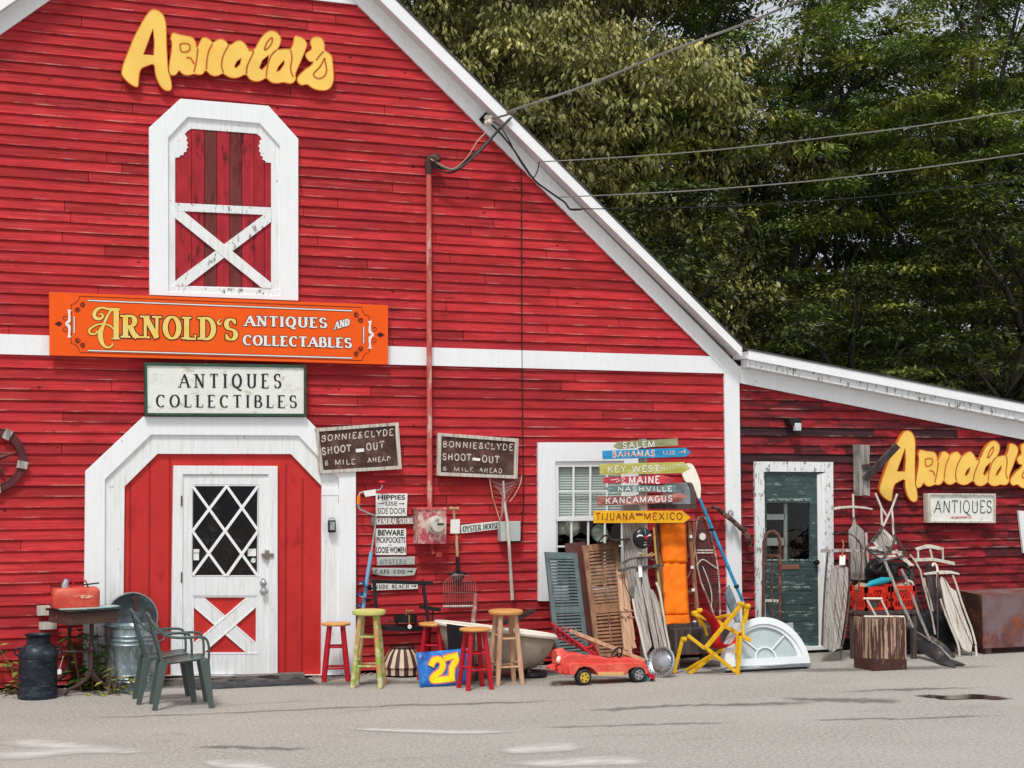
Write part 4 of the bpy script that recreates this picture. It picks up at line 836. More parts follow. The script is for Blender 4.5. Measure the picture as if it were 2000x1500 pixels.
wallsign('enamel_sign','white square sign warning of pickpockets, below the general store board',[(370,563),(665,563),(668,820),(368,820)],TAG,-.06,.006,[('sans','BEWARE',R4(393,574,645,630),.03),('sans','PICKPOCKETS',R4(377,644,659,700),.015),('sans','AND',R4(490,716,527,728),.0),('sans','LOOSE WOMEN',R4(372,740,661,800),.02)])
GB=mat('pale_grey_board','#b9bdb9',c2='#8b8f8c',th=.6,sc_=(5,30,30),var=.1,soft=.2)
wallsign('wooden_name_board','pale grey board with faded word oysters',[(380,840),(750,834),(752,912),(384,922)],GB,-.05,.02,[('s','OYSTERS',[(414,864),(664,862),(664,904),(414,908)],.32)],txt=mat('faded_lettering','#5f6663',c2='#a7aba7',th=.55,sc_=(40,40,40),bump=0))
wallsign('wooden_name_board','pale blue-grey boat-shaped board pointing to cape cod',[(335,945),(772,948),(745,1016),(660,1026),(540,1027),(430,1022),(347,1005)],GB,-.05,.02,[('s','CAPE COD',[(366,962),(650,966),(650,1000),(366,1000)],.34)],arrow=[(680,735,979,13)])
wallsign('wooden_name_board','pale board lettered nude beach with a black arrow, lowest of the column',[(330,1102),(780,1096),(781,1150),(335,1168)],SIGNW,-.05,.02,[('s','NUDE BEACH',[(360,1110),(690,1108),(690,1140),(360,1150)],.3)],arrow=[(712,770,1122,13)])
c=C(600,820,3.948);cwo=cw;cw=c
wallsign('wooden_name_board','slanting pale board lettered oyster house, between shovel and grey box',[(1185,812),(1485,780),(1485,842),(1190,876)],SIGNW,-.05,.02,[('s','OYSTER HOUSE',[(1200,822),(1475,792),(1475,832),(1202,864)],.1)],txt=mat('grey_green_lettering','#3e4a48',c2='#a7aba7',th=.62,sc_=(40,40,40),bump=0));cw=cwo
# ---- framed ANTIQUES sign on shed
cr=C(1700,820,6.523);yb=-.14
T_=thing('framed_shop_sign','white sign in a grey frame with thin black word antiques, under the shed letters','sign',P(1878,1022,yb))
plate('frame',PALEW,T_,[[cr(*p) for p in ((735,935),(1600,940),(1598,1315),(745,1310))],[cr(*p) for p in ((765,960),(1572,966),(1572,1292),(770,1290))]],yb,.10)
plate('sign_board',SIGNW,T_,[[cr(*p) for p in ((740,940),(1590,945),(1590,1310),(750,1305))]],yb+.02,.03)
write(T_,'lettering',TXTDK,'ANTIQUES',[cr(815,1030),cr(1545,1030),cr(1545,1185),cr(810,1185)],yb+.02,'sans',.075,.075,0,.003,gap=.12,jit=.01)
obj('red_mark',M().add([P(*cr(x,yy),yb+.016) for x,yy in ((1030,1232),(1285,1228),(1290,1250),(1035,1256))],[(0,1,2,3)]),mat('faded_red_mark','#d07078',c2='#dfe2da',th=.55,sc_=(50,50,50),bump=0),T_,smooth=0)
T_=None
# ---- white board leaning at far right
solo('white_board',M().prism([P(*p,-.06) for p in ((1989,997),(2030,1002),(2042,1090),(1999,1080))],(0,.03,0)),WPEEL,'white painted board hanging at the right edge of the shed wall','board',P(1999,1080,-.06))
# ================================================================ WALL FIXTURES
# conduit and meter
BL2=None
T_=thing('electric_meter_box','peeling red meter box with round glass meter at the foot of the pipe','meter',P(842,1062,-.1))
y=-.19;bx=[P(816.6,994.8,y),P(872.3,994.8,y),P(871,1061.9,y),P(816.6,1061.9,y)]
obj('box',M().prism(bx,(0,.165,0)),METERB,T_,smooth=0);obj('box_lid',M().prism([P(813,991,y-.01),P(873,991,y-.01),P(873,996,y-.01),P(813,996,y-.01)],(0,.18,0)),PIPE,T_,smooth=0)
ct=P(850,1025,y);obj('meter',M().lathe([(.095,0),(.095,.02),(.08,.025),(.08,.09),(.07,.105),(0,.11)],ct,(0,-1,0),n=28),mat('meter_glass_face','#c9c3b8',c2='#8d8880',th=.58,sc_=(14,14,14),rough=.2,spec=.6),T_)
obj('meter_dial',M().box(ct+V((.02,-.112,.01)),(.07,.006,.018)),TXTDK,T_)
m=M();m.tube([P(843,1062,-.12),P(844,1075,-.12),P(848,1083,-.15)],[.02,.018,.022]);m.box(P(856,1083,-.15),(.06,.05,.05));obj('pipe_cap',m,mat('rusty_red_cap','#a03a34',var=.2),T_)
m=M();m.tube([P(837.5,338,-.09),P(838.2,700,-.09),P(839.5,992,-.09)],.028,n=16)
solo('conduit_pipe',m,PIPE,'tall red vertical conduit pipe running up the barn wall from the meter','pipe',P(839.5,992,-.09))
o=bpy.data.objects[-1] if False else None
wh=thing('weatherhead','black curved weatherhead with cable bundle on top of the pipe','cable entrance',P(838,338,-.09))
m=M();m.tube([P(838,340,-.09),P(838,322,-.09),P(842,312,-.1),P(852,308,-.12),P(858,314,-.14)],[.036,.05,.06,.055,.04],n=14);obj('hood',m,IRON,wh)
anch=P(947,232,-.12);cx=C(780,180,4.545)
for i,(pts,r,mt_) in enumerate([([(275,600),(340,660),(440,685),(540,650),(700,520),(860,360),(985,230)],.013,BLACK),([(270,610),(350,690),(450,715),(560,660),(740,500),(880,340),(995,225)],.011,BLACK),([(280,595),(360,640),(480,680),(600,580),(690,440),(765,360)],.007,mat('copper_wire','#b98a74',metal=.4,rough=.5)),([(300,600),(380,665),(490,690),(640,590),(760,470),(900,300)],.009,mat('grey_cable','#4b5352'))]):
    sp=spline([cx(*p) for p in pts],5);m=M();m.tube([P(*p,-.13-.12*min(1,k/len(sp)*1.6)-.01*i) for k,p in enumerate(sp)],r,n=6);obj('cable',m,mt_,wh)
br=thing('insulator_bracket','small dark bracket with two white insulators on the rake board','insulator',anch)
obj('bracket',M().prism([P(*cx(*p),-.055) for p in ((765,178),(800,200),(745,285),(708,240))],(0,.012,0)),BLACK,br,smooth=0)
for a,b in (((760,228),(830,222)),((760,272),(820,258))):
    p0,p1=P(*cx(*a),-.09),P(*cx(*b),-.17);m=M();m.tube([p0,p0.lerp(p1,.3),p0.lerp(p1,.5),p0.lerp(p1,.8),p1],[.02,.035,.026,.035,.02],n=12);obj('insulator',m,CREAM,br)
def wire(label,pts,y0,y1,r,mt_,grp='overhead wires reaching the barn'):
    sp=spline(pts,8);m=M();m.tube([P(*p,y0+(y1-y0)*k/(len(sp)-1)) for k,p in enumerate(sp)],r,n=5);return solo('overhead_wire',m,mt_,label,'wire',P(*pts[0],y0),group=grp)
WIR=mat('weathered_cable','#7f7e78',rough=.7,var=.1);WIRD=mat('dark_cable','#20211f',rough=.6)
wire('thick twisted service cable climbing to the top edge from the insulators',[cx(*p) for p in ((830,232),(940,205),(1030,172))]+[(1000,216),(1150,165),(1300,103),(1450,48),(1560,2),(1640,-30)],-.17,-5,.012,WIR)
wire('upper of the thin wires crossing the trees to the right',[(1053,316),(1200,308),(1400,292.7),(1600,270),(1800,245),(2000,214),(2100,198)],-.3,-4,.0065,WIR)
wire('middle thin wire crossing the trees to the right',[(1093,385),(1250,378),(1400,369),(1600,352),(1800,328),(2000,300),(2100,284)],-.3,-4,.0065,WIR)
wire('lowest thin dark wire crossing the trees to the right',[(1113,408),(1250,407),(1400,403),(1650,388),(1850,368),(2100,338)],-.3,-4,.006,WIRD)
wire('black cable drooping along the rake board below the bracket',[cx(*p) for p in ((820,290),(900,370),(1000,490),(1100,640),(1200,780),(1300,860),(1400,930),(1470,980),(1520,1040),(1620,1040))],-.10,-.3,.011,BLACK)
wire('second thin cable looped along the rake board below the bracket',[cx(*p) for p in ((830,262),(900,310),(980,440),(1020,520),(1090,640),(1180,755),(1225,700),(1240,622))],-.10,-.3,.007,BLACK)
wire('thin black wire running straight down the siding past the right brown sign',[cx(1082,690),(1018.5,400),(1019.5,700),(1021,850),(1022.5,960),(1021,1010),(1019,1040)],-.035,-.04,.006,BLACK)
# utility box, keypad, lamp, hook ring
T_=thing('utility_box','plain light grey utility box on the siding below the right brown sign','box',P(997,1057,-.06))
obj('box',M().prism([P(978,1019,-.13),P(1016.7,1018,-.13),P(1016.7,1056.8,-.13),P(978.5,1057.5,-.13)],(0,.10,0)),mat('grey_box_paint','#b4bcba',var=.05,rough=.5),T_,bev=.004)
m=M();m.tube([P(985,1058,-.08),P(1005,1059,-.08),P(1018,1057,-.07),P(1021,1040,-.05)],.008,n=6);obj('conduit',m,BLACK,T_)
T_=thing('key_lock_box','small black key safe with buttons on the white door trim','lock box',P(648,1041,-.09))
obj('body',M().box(P(648,1028,-.115),(.075,.05,.125)),BLACK,T_,bev=.01);obj('keypad',M().box(P(649,1027,-.143),(.05,.006,.085)),CHROME,T_);m=M();m.tube([P(642,1018,-.11),P(643,1012,-.11),P(653,1012,-.11),P(654,1018,-.11)],.006,n=6);obj('shackle',m,CHROME,T_)
T_=thing('wall_lamp','black box floodlight with a pale lens over the green door','lamp',P(1553,842,-.05))
obj('housing',M().prism([P(1541,816,-.16),P(1566,817,-.16),P(1565,832,-.16),P(1545,831,-.16)],(0,.13,0)),BLACK,T_,bev=.01);obj('lens',M().box(P(1557,834,-.15),(.08,.06,.09)),mat('lamp_lens','#c5cdd2',rough=.2,spec=.6),T_,bev=.008)
m=M();pr=P(1427,1002.5,-.06);m.tube([pr+V((.03*math.cos(t/16*6.283),0,.03*math.sin(t/16*6.283))) for t in range(17)],.005,n=6);solo('iron_ring',m,IRON,'small iron ring on the white corner board','ring',pr)
# wooden post with dark arm on shed wall
T_=thing('bracket_post','short split wooden post with a dark metal arm, left of the shed letters','post',P(1690,968,-.05))
obj('post',M().prism([P(*cs(*p),-.16) for p in ((635,236),(692,240),(694,506),(668,500),(640,505))],(0,.12,0)),GREYW,T_,smooth=0)
m=M();m.bar(P(1690,936,-.18),P(1753,869,-.42),.075,.05,mi=0);m.bar(P(1684,912,-.17),P(1700,910,-.17),.05,.02);obj('metal_arm',m,DKW,T_,smooth=0)
# round star ornament at left edge
T_=thing('star_wheel','dark wheel ring with pale bands and a star inside, at the left edge','wheel',P(-14,898,-.06))
cc=P(-14,898,-.06);Ro,Ri=.30,.243;DR=mat('oxblood_ring','#642b32',var=.2,rough=.6)
def ring(c,a,b,t,n=64): 
    m=M();n0=n
    for i in range(n):
        for r,yy in ((a,0),(b,0),(b,t),(a,t)): m.v.append((c.x+r*math.cos(i/n*2*math.pi),c.y+yy,c.z+r*math.sin(i/n*2*math.pi)))
    for i in range(n):
        j=(i+1)%n
        for k in range(4): m.f.append((i*4+k,j*4+k,j*4+(k+1)%4,i*4+(k+1)%4));m.m.append(0)
    return m
obj('ring',ring(cc,Ro,Ri,.03),DR,T_)
for a,b in ((Ro+.006,Ro-.003),(Ri+.004,Ri-.006)): obj('ring_edge',ring(cc-V((0,.006,0)),a,b,.03),IRON,T_)
for k in range(5):
    a=math.radians(62-72*k);d_=V((math.cos(a),0,math.sin(a)));obj('band',M().bar(cc+d_*(Ri-.02)-V((0,.012,0)),cc+d_*(Ro+.02)-V((0,.012,0)),.07,.02),GREYW,T_,smooth=0)
m=M();vs=[cc+V((0,-.05,0))]
for k in range(10):
    a=math.radians(18+36*k);r=.235 if k%2==0 else .055;vs.append(cc+V((r*math.cos(a),0,r*math.sin(a))))
m.add(vs,[(0,1+k,1+(k+1)%10) for k in range(10)]);obj('star',m,mat('star_rust','#6d3a3a',c2='#9a8a84',th=.6,sc_=(10,10,10)),T_,smooth=0)
# ================================================================ THINGS HUNG ON THE WALL
# hand crank ice auger
T_=thing('ice_auger','blue ice auger with a crooked crank and orange grip, leaning beside the door trim','auger',P(712,1188,-.2))
y=-.14;q=lambda x,yy,d=0:P(*cwo(x,yy),y+d)
m=M();m.tube([q(430,130),q(428,160),q(410,182),q(360,192),q(250,202),q(215,215),q(206,240)],.009);m.tube([q(200,322),q(202,355),q(225,378),q(300,412),q(372,440),q(360,560),q(325,795,-.02)],.010);obj('crank',m,CHROME,T_)
m=M();m.ball(q(430,112),(.05,.05,.026));obj('knob',m,REDP,T_)
obj('grip',M().tube([q(206,238),q(200,322)],.018,n=12),CUSH,T_)
obj('shaft',M().tube([q(325,790,-.02),q(285,1050,-.04),q(248,1345,-.06)],.019,n=12),mat('pale_blue_tube','#6fa6cc',var=.1),T_)
m=M();n=44
for i in range(n):
    t=i/n*1.0;a=t*2*math.pi*2.6
    for r in (.015,.085):
        c_=q(290+(248-290)*t,1040+(1330-1040)*t,-.05);m.v.append(tuple(c_+V((r*math.cos(a),r*math.sin(a)*.8,0))))
for i in range(n-1): m.f.append((2*i,2*i+1,2*i+3,2*i+2));m.m.append(0)
obj('spiral_blade',m,[mat('auger_blade','#22415e',c2='#c9ced0',th=.60,sc_=(9,9,9),rough=.4)],T_)
solo('price_tag',M().prism([q(248,196,-.03),q(368,178,-.03),q(372,238,-.03),q(268,252,-.03)],(0,.002,0)),TAG,'white price tag hanging from the auger crank','tag',q(300,240))
# shovel
c=C(600,820,3.948);q=lambda x,yy,d=0:P(*c(x,yy),-.10+d)
T_=thing('shovel','old short shovel with dark pointed blade hanging head down on the siding','shovel',q(1160,1280))
m=M();m.tube([q(1095,682),q(1130,686),q(1165,684)],.018,n=10);m.tube([q(1130,690),q(1132,760),q(1150,900),q(1158,1060)],.016,n=10);obj('handle',m,LTW,T_)
obj('socket',M().tube([q(1157,1055),q(1160,1120),q(1160,1170)],[.018,.02,.026],n=10),BLACK,T_)
m=M();bl=[(1085,1192),(1120,1172),(1160,1162),(1200,1170),(1230,1178),(1212,1212),(1195,1245),(1180,1278),(1160,1284),(1140,1262),(1125,1225)]
m.add([q(1160,1205,-.04)]+[q(*p) for p in bl],[(0,1+i,1+(i+1)%len(bl)) for i in range(len(bl))]);o=obj('blade',m,mat('dark_shovel_steel','#2f2f33',c2='#8d8478',th=.62,sc_=(9,9,9),metal=.4,rough=.5,soft=.2),T_,smooth=60);o.modifiers.new('s','SOLIDIFY').thickness=.004
solo('price_tag',M().prism([q(1106,768,-.03),q(1178,766,-.03),q(1176,876,-.03),q(1104,876,-.03)],(0,.002,0)),TAG,'white paper tag tied to the shovel handle','tag',q(1140,876))
# landing net on long pole
T_=thing('landing_net','long pole landing net with fine mesh hanging beneath the right brown sign','net',q(1590,1390))
obj('pole',M().tube([q(1512,470),q(1520,620),q(1545,800,-.06),q(1565,1100,-.05),q(1582,1388,-.04)],[.012,.014,.017,.018,.019],n=10),PALEW,T_)
m=M();hp=[(1655,430),(1640,500),(1600,580),(1560,632)];m.tube([q(*p) for p in spline(hp,6)],.006,n=6);m.tube([q(1405,450),q(1430,600),q(1490,790)],.006,n=6);obj('hoop',m,LTW,T_)
m=M()
for i in range(22):
    t=i/21;x=1410+t*240;yt=452 if x<1600 else 452-(x-1600)*.3
    m.tube([q(x,yt,.01),q(1505+10*t,560+60*abs(t-.5),-.01),q(1490+50*t,640+140*(1-t),-.02)],.0016,n=3)
for k in range(7):
    t=k/7;m.tube([q(1412+70*t,470+280*t),q(1500,500+250*t,-.015),q(1640-110*t,470+160*t)],.0014,n=3)
obj('mesh',m,mat('net_twine','#b5938c',rough=.9),T_,smooth=0)
# wire clam basket
q=lambda x,yy,d=0:P(*c(x,yy),-.09+d)
T_=thing('wire_rake_basket','rusty wire basket rake with curved tines hanging near the shovel','basket',q(1170,1440))
m=M()
for i in range(15):
    t=i/14;x=1052+t*248;arch=1200+60*(2*t-1)**2
    m.tube([q(x,arch,-.06*math.sin(math.pi*t)),q(x,1320,-.03),q(x+2,1438)],.0035,n=4)
m.tube([q(1050,1262),q(1110,1205,-.05),q(1180,1195,-.06),q(1250,1205,-.05),q(1302,1262)],.005,n=5);m.tube([q(1050,1330,-.01),q(1180,1335,-.03),q(1304,1330,-.01)],.004,n=5)
obj('wires',m,mat('rusty_wire','#9a6f68',rough=.8),T_,smooth=0)
obj('wooden_bar',M().tube([q(1046,1440),q(1278,1437)],.012,n=8),PALEW,T_)
q=lambda x,yy,d=0:P(*C(660,1080,5.77)(x,yy),-.2+d)
solo('wooden_stake',M().tube([q(1550,460),q(1545,600,-.05),q(1530,700,-.1),q(1518,1100,-.25)],[.02,.024,.026,.028],n=9),mat('reddish_stake','#8c5a50',c2='#b58f84',th=.55,sc_=(30,30,4)),'rough reddish wooden stake standing behind the front red stool','stake',q(1518,1100,-.25))
# ================================================================ LEFT GROUP
def floorz(v): return V((v[0],v[1],0))
# milk can
c0=G(76,1368)+V((0,.17,0));s_=P(76,1277.7,c0.y).z;zt_=P(76,1238,c0.y).z;r=.178
T_=thing('milk_can','dark blue-grey metal milk can standing on the asphalt at far left','milk can',c0)
obj('body',M().lathe([(r*.96,0),(r,.02),(r,.04),(r*.97,.05),(r*.97,s_-.03),(r,s_-.02),(r,s_),(r*.97,s_+.02),(r*.88,s_+.055),(r*.70,s_+.085),(r*.60,s_+.10),(r*.58,zt_-.03),(r*.72,zt_),(r*.68,zt_),(r*.50,zt_-.04),(r*.5,s_)],c0,n=36,cap=True),MILK,T_,smooth=35)
for sx in (1,-1):
    a=c0+V((sx*r*.85,0,s_+.02));m=M();m.tube([a+V((0,0,.05)),a+V((sx*.05,0,.035)),a+V((sx*.055,0,-.01)),a+V((sx*.02,0,-.03))],.009,n=8);obj('handle',m,MILK,T_)
tg=P(116,1307,c0.y-.12);m=M();m.tube([c0+V((r+.04,-.05,s_-.02)),tg],.0015,n=4);m.prism([tg+V(q) for q in ((-.016,0,.0),(.018,0,.0),(.018,0,-.045),(-.016,0,-.045))],(0,.001,0));solo('price_tag',m,TAG,'white price tag dangling from the milk can handle','tag',tg)
# iron based desk
B=P(135,1196,-.75);Cc=P(243,1187,-.55);A=P(91,1191,-.25)
def onz(p,z): return V((p.x,p.y,z))
ztop=B.z;e1=onz(Cc,0)-onz(B,0);e1=e1.normalized()*.50;e2=onz(A,0)-onz(B,0);e2=e2.normalized()*.50
T_=thing('sewing_table','old brown sewing table with drawer on an ornate iron base','table',onz(B+e1*.5+e2*.5,0))
hh=ztop-P(135,1222,-.75).z
q=[onz(B,0),onz(B,0)+e1,onz(B,0)+e1+e2,onz(B,0)+e2];cen=sum(q,V((0,0,0)))/4
def slab(q,z0,z1,k=1.): 
    p=[cen+(a-cen)*k for a in q];return [V((a.x,a.y,z0)) for a in p]+[V((a.x,a.y,z1)) for a in p]
obj('drawer_box',M().hexa(slab(q,ztop-hh,ztop-.012,.97)),mat('brown_drawer','#5c443d',c2='#45332e',th=.55,sc_=(4,4,30),var=.12,rough=.5,soft=.2),T_,bev=.004)
obj('table_top',M().hexa(slab(q,ztop-.012,ztop+.008,1.06)),BLACK,T_,bev=.004)
obj('keyhole',M().box(B+e2*.55-V((.0,.0,hh*.5))-e1.normalized()*.0+V((-.004,-.004,0)),(.02,.006,.03),rz=math.atan2(e2.y,e2.x)),CHROME,T_)
for k,(xx,yb_,sg) in enumerate(((177,1360,1),(128,1350,1))):
    f=G(xx,yb_);f=G(177,1357) if k==0 else onz(G(177,1357)+V((-.16,.42,0)),0)
    m=M();m.tube([onz(f,.19),onz(f,.35),onz(f,.36),onz(f,ztop-hh)],[.022,.02,.016,.02],n=10);m.ball(onz(f,.42),(.03,.03,.03))
    for s in (-1,1): m.tube([onz(f,.20),onz(f,.14)+V((s*.05,0,0)),onz(f,.09)+V((s*.12,0,.0)),onz(f,.05)+V((s*.2,-.01,.01)),onz(f,.01)+V((s*.235,-.02,0))],[.028,.022,.018,.016,.014],n=8)
    obj('iron_leg',m,IRON,T_)
f=G(177,1357);m=M();m.tube([onz(f,.40),onz(f+V((-.16,.42,0)),.40)],.014);m.tube([onz(f,.40),onz(f,.40)+V((-.30,.05,.0))],.013);obj('stretcher',m,IRON,T_)
tt=ztop+.008
# cloth mat
m=M();cm=[P(*p,-.5) for p in ((115,1183),(150,1184),(200,1182),(243,1176),(246,1173),(225,1172),(180,1173),(130,1177))]
cm=[cen+V((a,b,0)) for a,b in ((-.22,-.16),(0,-.24),(.24,-.12),(.33,-.02),(.30,.12),(.1,.18),(-.12,.14),(-.26,.02))]
m.prism([V((p.x,p.y,tt+.002+random.uniform(0,.006))) for p in cm],(0,0,.01));solo('enamel_tray',m,mat('mint_enamel','#a9c9c2',rough=.4),'thin pale mint mat lying on the sewing table under the gas can','mat',cen+V((0,0,tt)))
# gas can
T_=thing('gas_can','red dented metal gas can standing on the sewing table','gas can',V((cen.x-.06,cen.y,tt+.012)))
gc=V((cen.x-.07,cen.y,tt+.014));w_=.43;dp=.24;hg=.185;m=M();prof=[(0,0),(0,.82),(.06,.93),(.2,1.0),(.9,1.0),(.97,.93),(1,.85),(1,0)]
sec=[];N_=20
for j in range(N_):
    a=2*math.pi*j/N_;sx=abs(math.cos(a))**.35*math.copysign(1,math.cos(a));sy=abs(math.sin(a))**.35*math.copysign(1,math.sin(a));sec.append((sx*w_/2,sy*dp/2))
for hz,k in ((0,.98),(.01,1),(hg*.78,1),(hg*.9,.97),(hg*.98,.88),(hg,.78)):
    for a,b in sec: m.v.append((gc.x+a*k,gc.y+b*k,gc.z+hz))
for i in range(5):
    for j in range(N_): m.f.append((i*N_+j,i*N_+(j+1)%N_,(i+1)*N_+(j+1)%N_,(i+1)*N_+j));m.m.append(0)
m.f+=[tuple(range(N_))[::-1],tuple(5*N_+j for j in range(N_))];m.m+=[0,0]
obj('tank',m,mat('gas_can_red','#c9493c',c2='#e07c64',th=.60,sc_=(6,6,9),var=.08,rough=.42,soft=.25),T_,smooth=50)
m=M();m.tube([gc+V((-.1,0,hg-.01)),gc+V((-.1,0,hg+.03)),gc+V((-.085,0,hg+.075))],[.04,.034,.022],n=14);obj('spout',m,CHROME,T_)
m=M();m.tube([gc+V((-.04,0,hg)),gc+V((-.02,0,hg+.055)),gc+V((.09,0,hg+.055)),gc+V((.11,0,hg))],.008);obj('handle',m,REDP,T_)
obj('latch_lever',M().bar(gc+V((.06,-.02,hg+.02)),gc+V((.21,-.02,hg+.035)),.03,.012,(0,0,1)),BLACK,T_);obj('latch_lever',M().bar(gc+V((-.23,0,hg+.015)),gc+V((-.12,0,hg+.01)),.03,.01,(0,0,1)),BLACK,T_)
m=M();m.lathe([(.085,0),(.085,.002)],gc+V((.06,-dp/2-.001,.10)),(0,-1,0),n=20);lb=M();lb.v=[(gc.x+.06+(v[0]-gc.x-.06),v[1],gc.z+.10+(v[2]-gc.z-.10)*.22) for v in m.v];lb.f=m.f;lb.m=m.m;obj('label',lb,mat('gas_can_label','#e8b79a',c2='#c9493c',th=.5,sc_=(40,40,60)),T_,smooth=0)
# galvanised can
c0=G(252,1345);c0.y=-.37;h_=P(250,1223,c0.y).z;r=.245
T_=thing('trash_can','galvanised steel trash can with ribbed sides behind the plastic chairs','trash can',c0)
pf=[(r*.93,0),(r*.95,.02)]
for z in (.10,.13,.16): pf+=[(r*.955,z-.012),(r*.985,z),(r*.955,z+.012)]
for z in (h_-.16,h_-.12,h_-.08): pf+=[(r*.98,z-.012),(r*1.01,z),(r*.98,z+.012)]
pf+=[(r*.99,h_-.01),(r*1.03,h_),(r*1.0,h_+.006),(r*.94,h_-.02)]
obj('body',M().lathe(pf,c0,n=40),STEEL,T_,smooth=35)
for s in (-1,1):
    a=c0+V((s*(r+.0),-.05,h_-.10));m=M();m.tube([a+V((0,0,.05)),a+V((s*.05,0,.02)),a+V((s*.05,0,-.03)),a+V((0,0,-.05))],.007);obj('handle',m,STEEL,T_)
ld=P(257,1207,-.125);ax=V((.05,-1,.12)).normalized()
T_=thing('round_lid','round domed steel lid standing on edge behind the trash can','lid',ld-V((0,0,.24)))
obj('dome',M().lathe([(.245,0),(.245,.03),(.225,.02),(.18,-.03),(.08,-.05),(0,-.055)],ld,ax,n=36,cap=False),mat('dull_steel_inside','#4b5054',c2='#7c8488',th=.55,sc_=(7,7,7),metal=.6,rough=.45,soft=.3),T_)
m=M();m.tube([ld+V((.245*math.cos(t/24*6.283),-.02,.245*math.sin(t/24*6.283))) for t in range(25)],.008,n=6);obj('rim',m,CHROME,T_)
m=M();m.box(ld+V((.03,-.06,.19)),(.07,.01,.05));m.box(ld+V((.03,-.07,.12)),(.04,.04,.1));obj('clasp',m,IRON,T_)
# wooden ends behind the table
for a,b,l in (((73,1184),(98,1201),'upper weathered plank end jutting out left of the sewing table'),((77,1215),(110,1228),'lower weathered plank end jutting out left of the sewing table')):
    p0,p1=P(*a,-.12),P(*b,-.12);solo('plank_end',M().hexa([V((p0.x,-.16,p1.z)),V((p1.x,-.16,p1.z)),V((p1.x,-.04,p1.z)),V((p0.x,-.04,p1.z)),V((p0.x,-.16,p0.z)),V((p1.x,-.16,p0.z)),V((p1.x,-.04,p0.z)),V((p0.x,-.04,p0.z))]),PALEW,l,'plank',V((p0.x,-.1,p1.z)))
# ---- monobloc chairs
def chair(cpos,yaw,label,first=None):
    if first:
        r=first.copy();col.objects.link(r);r.location=cpos;r.rotation_euler=(0,0,yaw);r['label']=label
        for ch in list(first.children):
            k=ch.copy();col.objects.link(k);k.parent=r
        return r
    T_=thing('plastic_chair',label,'chair',(0,0,0),'green plastic garden chairs by the entrance');ROOT[T_.name]=V((0,0,0))
    # facing +x ; width along y
    m=M();q=[]
    for x,z,w in ((-.21,.40,.19),(-.05,.415,.21),(.12,.43,.225),(.21,.435,.23),(.245,.42,.23)): q.append((x,z,w))
    for x,z,w in q:
        for k in range(7):
            t=k/6*2-1;m.v.append((x,t*w,z-.018*(1-t*t)+.01*abs(t)**4))
    for i in range(4):
        for k in range(6): m.f.append((i*7+k,i*7+k+1,(i+1)*7+k+1,(i+1)*7+k));m.m.append(0)
    o=obj('seat',m,PLGRN,T_);o.modifiers.new('s','SOLIDIFY').thickness=.012
    def flare(p0,p1,w0,w1,t=.022,out=(0,1,0),nm='leg'):
        mm=M();mm.bar(p0,p1,w0,t,out,w2=w1);return obj(nm,mm,PLGRN,T_,bev=.005)
    for s in (-1,1):
        flare((-.20,s*.20,.41),(-.285,s*.235,0),.085,.05,.02,(0,s,0));flare((.20,s*.225,.43),(.27,s*.25,0),.095,.05,.02,(0,s,0))
        m=M()  # arm ribbon from back top down to front leg
        pts=spline([(-.335,s*.13,.80),(-.31,s*.19,.765),(-.24,s*.235,.69),(-.16,s*.255,.645),(-.03,s*.265,.63),(.13,s*.265,.632),(.205,s*.262,.615),(.235,s*.258,.55),(.24,s*.25,.43)],4)
        m.tube(pts,[.013]*len(pts),n=8);obj('arm',m,PLGRN,T_)
        m=M();m.tube([(-.205,s*.19,.40),(-.25,s*.19,.55),(-.30,s*.165,.70),(-.335,s*.13,.80)],[.017,.015,.014,.012],n=8);obj('back_post',m,PLGRN,T_)
    for k in range(5):
        y=(k-2)*.058;m=M();m.bar((-.215,y*1.1,.41),(-.275,y,.60),.036,.01,(1,0,0));m.bar((-.275,y,.60),(-.335,y*.8,.79),.036,.01,(1,0,0));obj('back_slat',m,PLGRN,T_,smooth=0)
    m=M();m.tube(spline([(-.335,-.135,.80),(-.345,-.07,.825),(-.35,0,.832),(-.345,.07,.825),(-.335,.135,.80)],4),.017,n=8);obj('top_rail',m,PLGRN,T_)
    T_.location=cpos;T_.rotation_euler=(0,0,yaw);T_.scale=(.87,.87,.98);return T_
fa,fb,fc,fd=G(292.5,1377),G(315,1386),G(373.5,1373),G(402.7,1383)
cpos=(fa+fb+fc+fd)/4;fw=(fc+fd)/2-(fa+fb)/2;yw=math.atan2(fw.y,fw.x)
print('chair',cpos,yw,fw.length,(fb-fa).length)
cpos=cpos+V((.04,0,0))
ch=chair(cpos,yw+.02,'green plastic armchair standing nearer the camera, in front of its twin')
cb_=G(268,1372);chair(cpos+(G(261,1366)-G(292.5,1377)),yw+.05,'green plastic armchair standing behind its twin, against the trash can',ch)
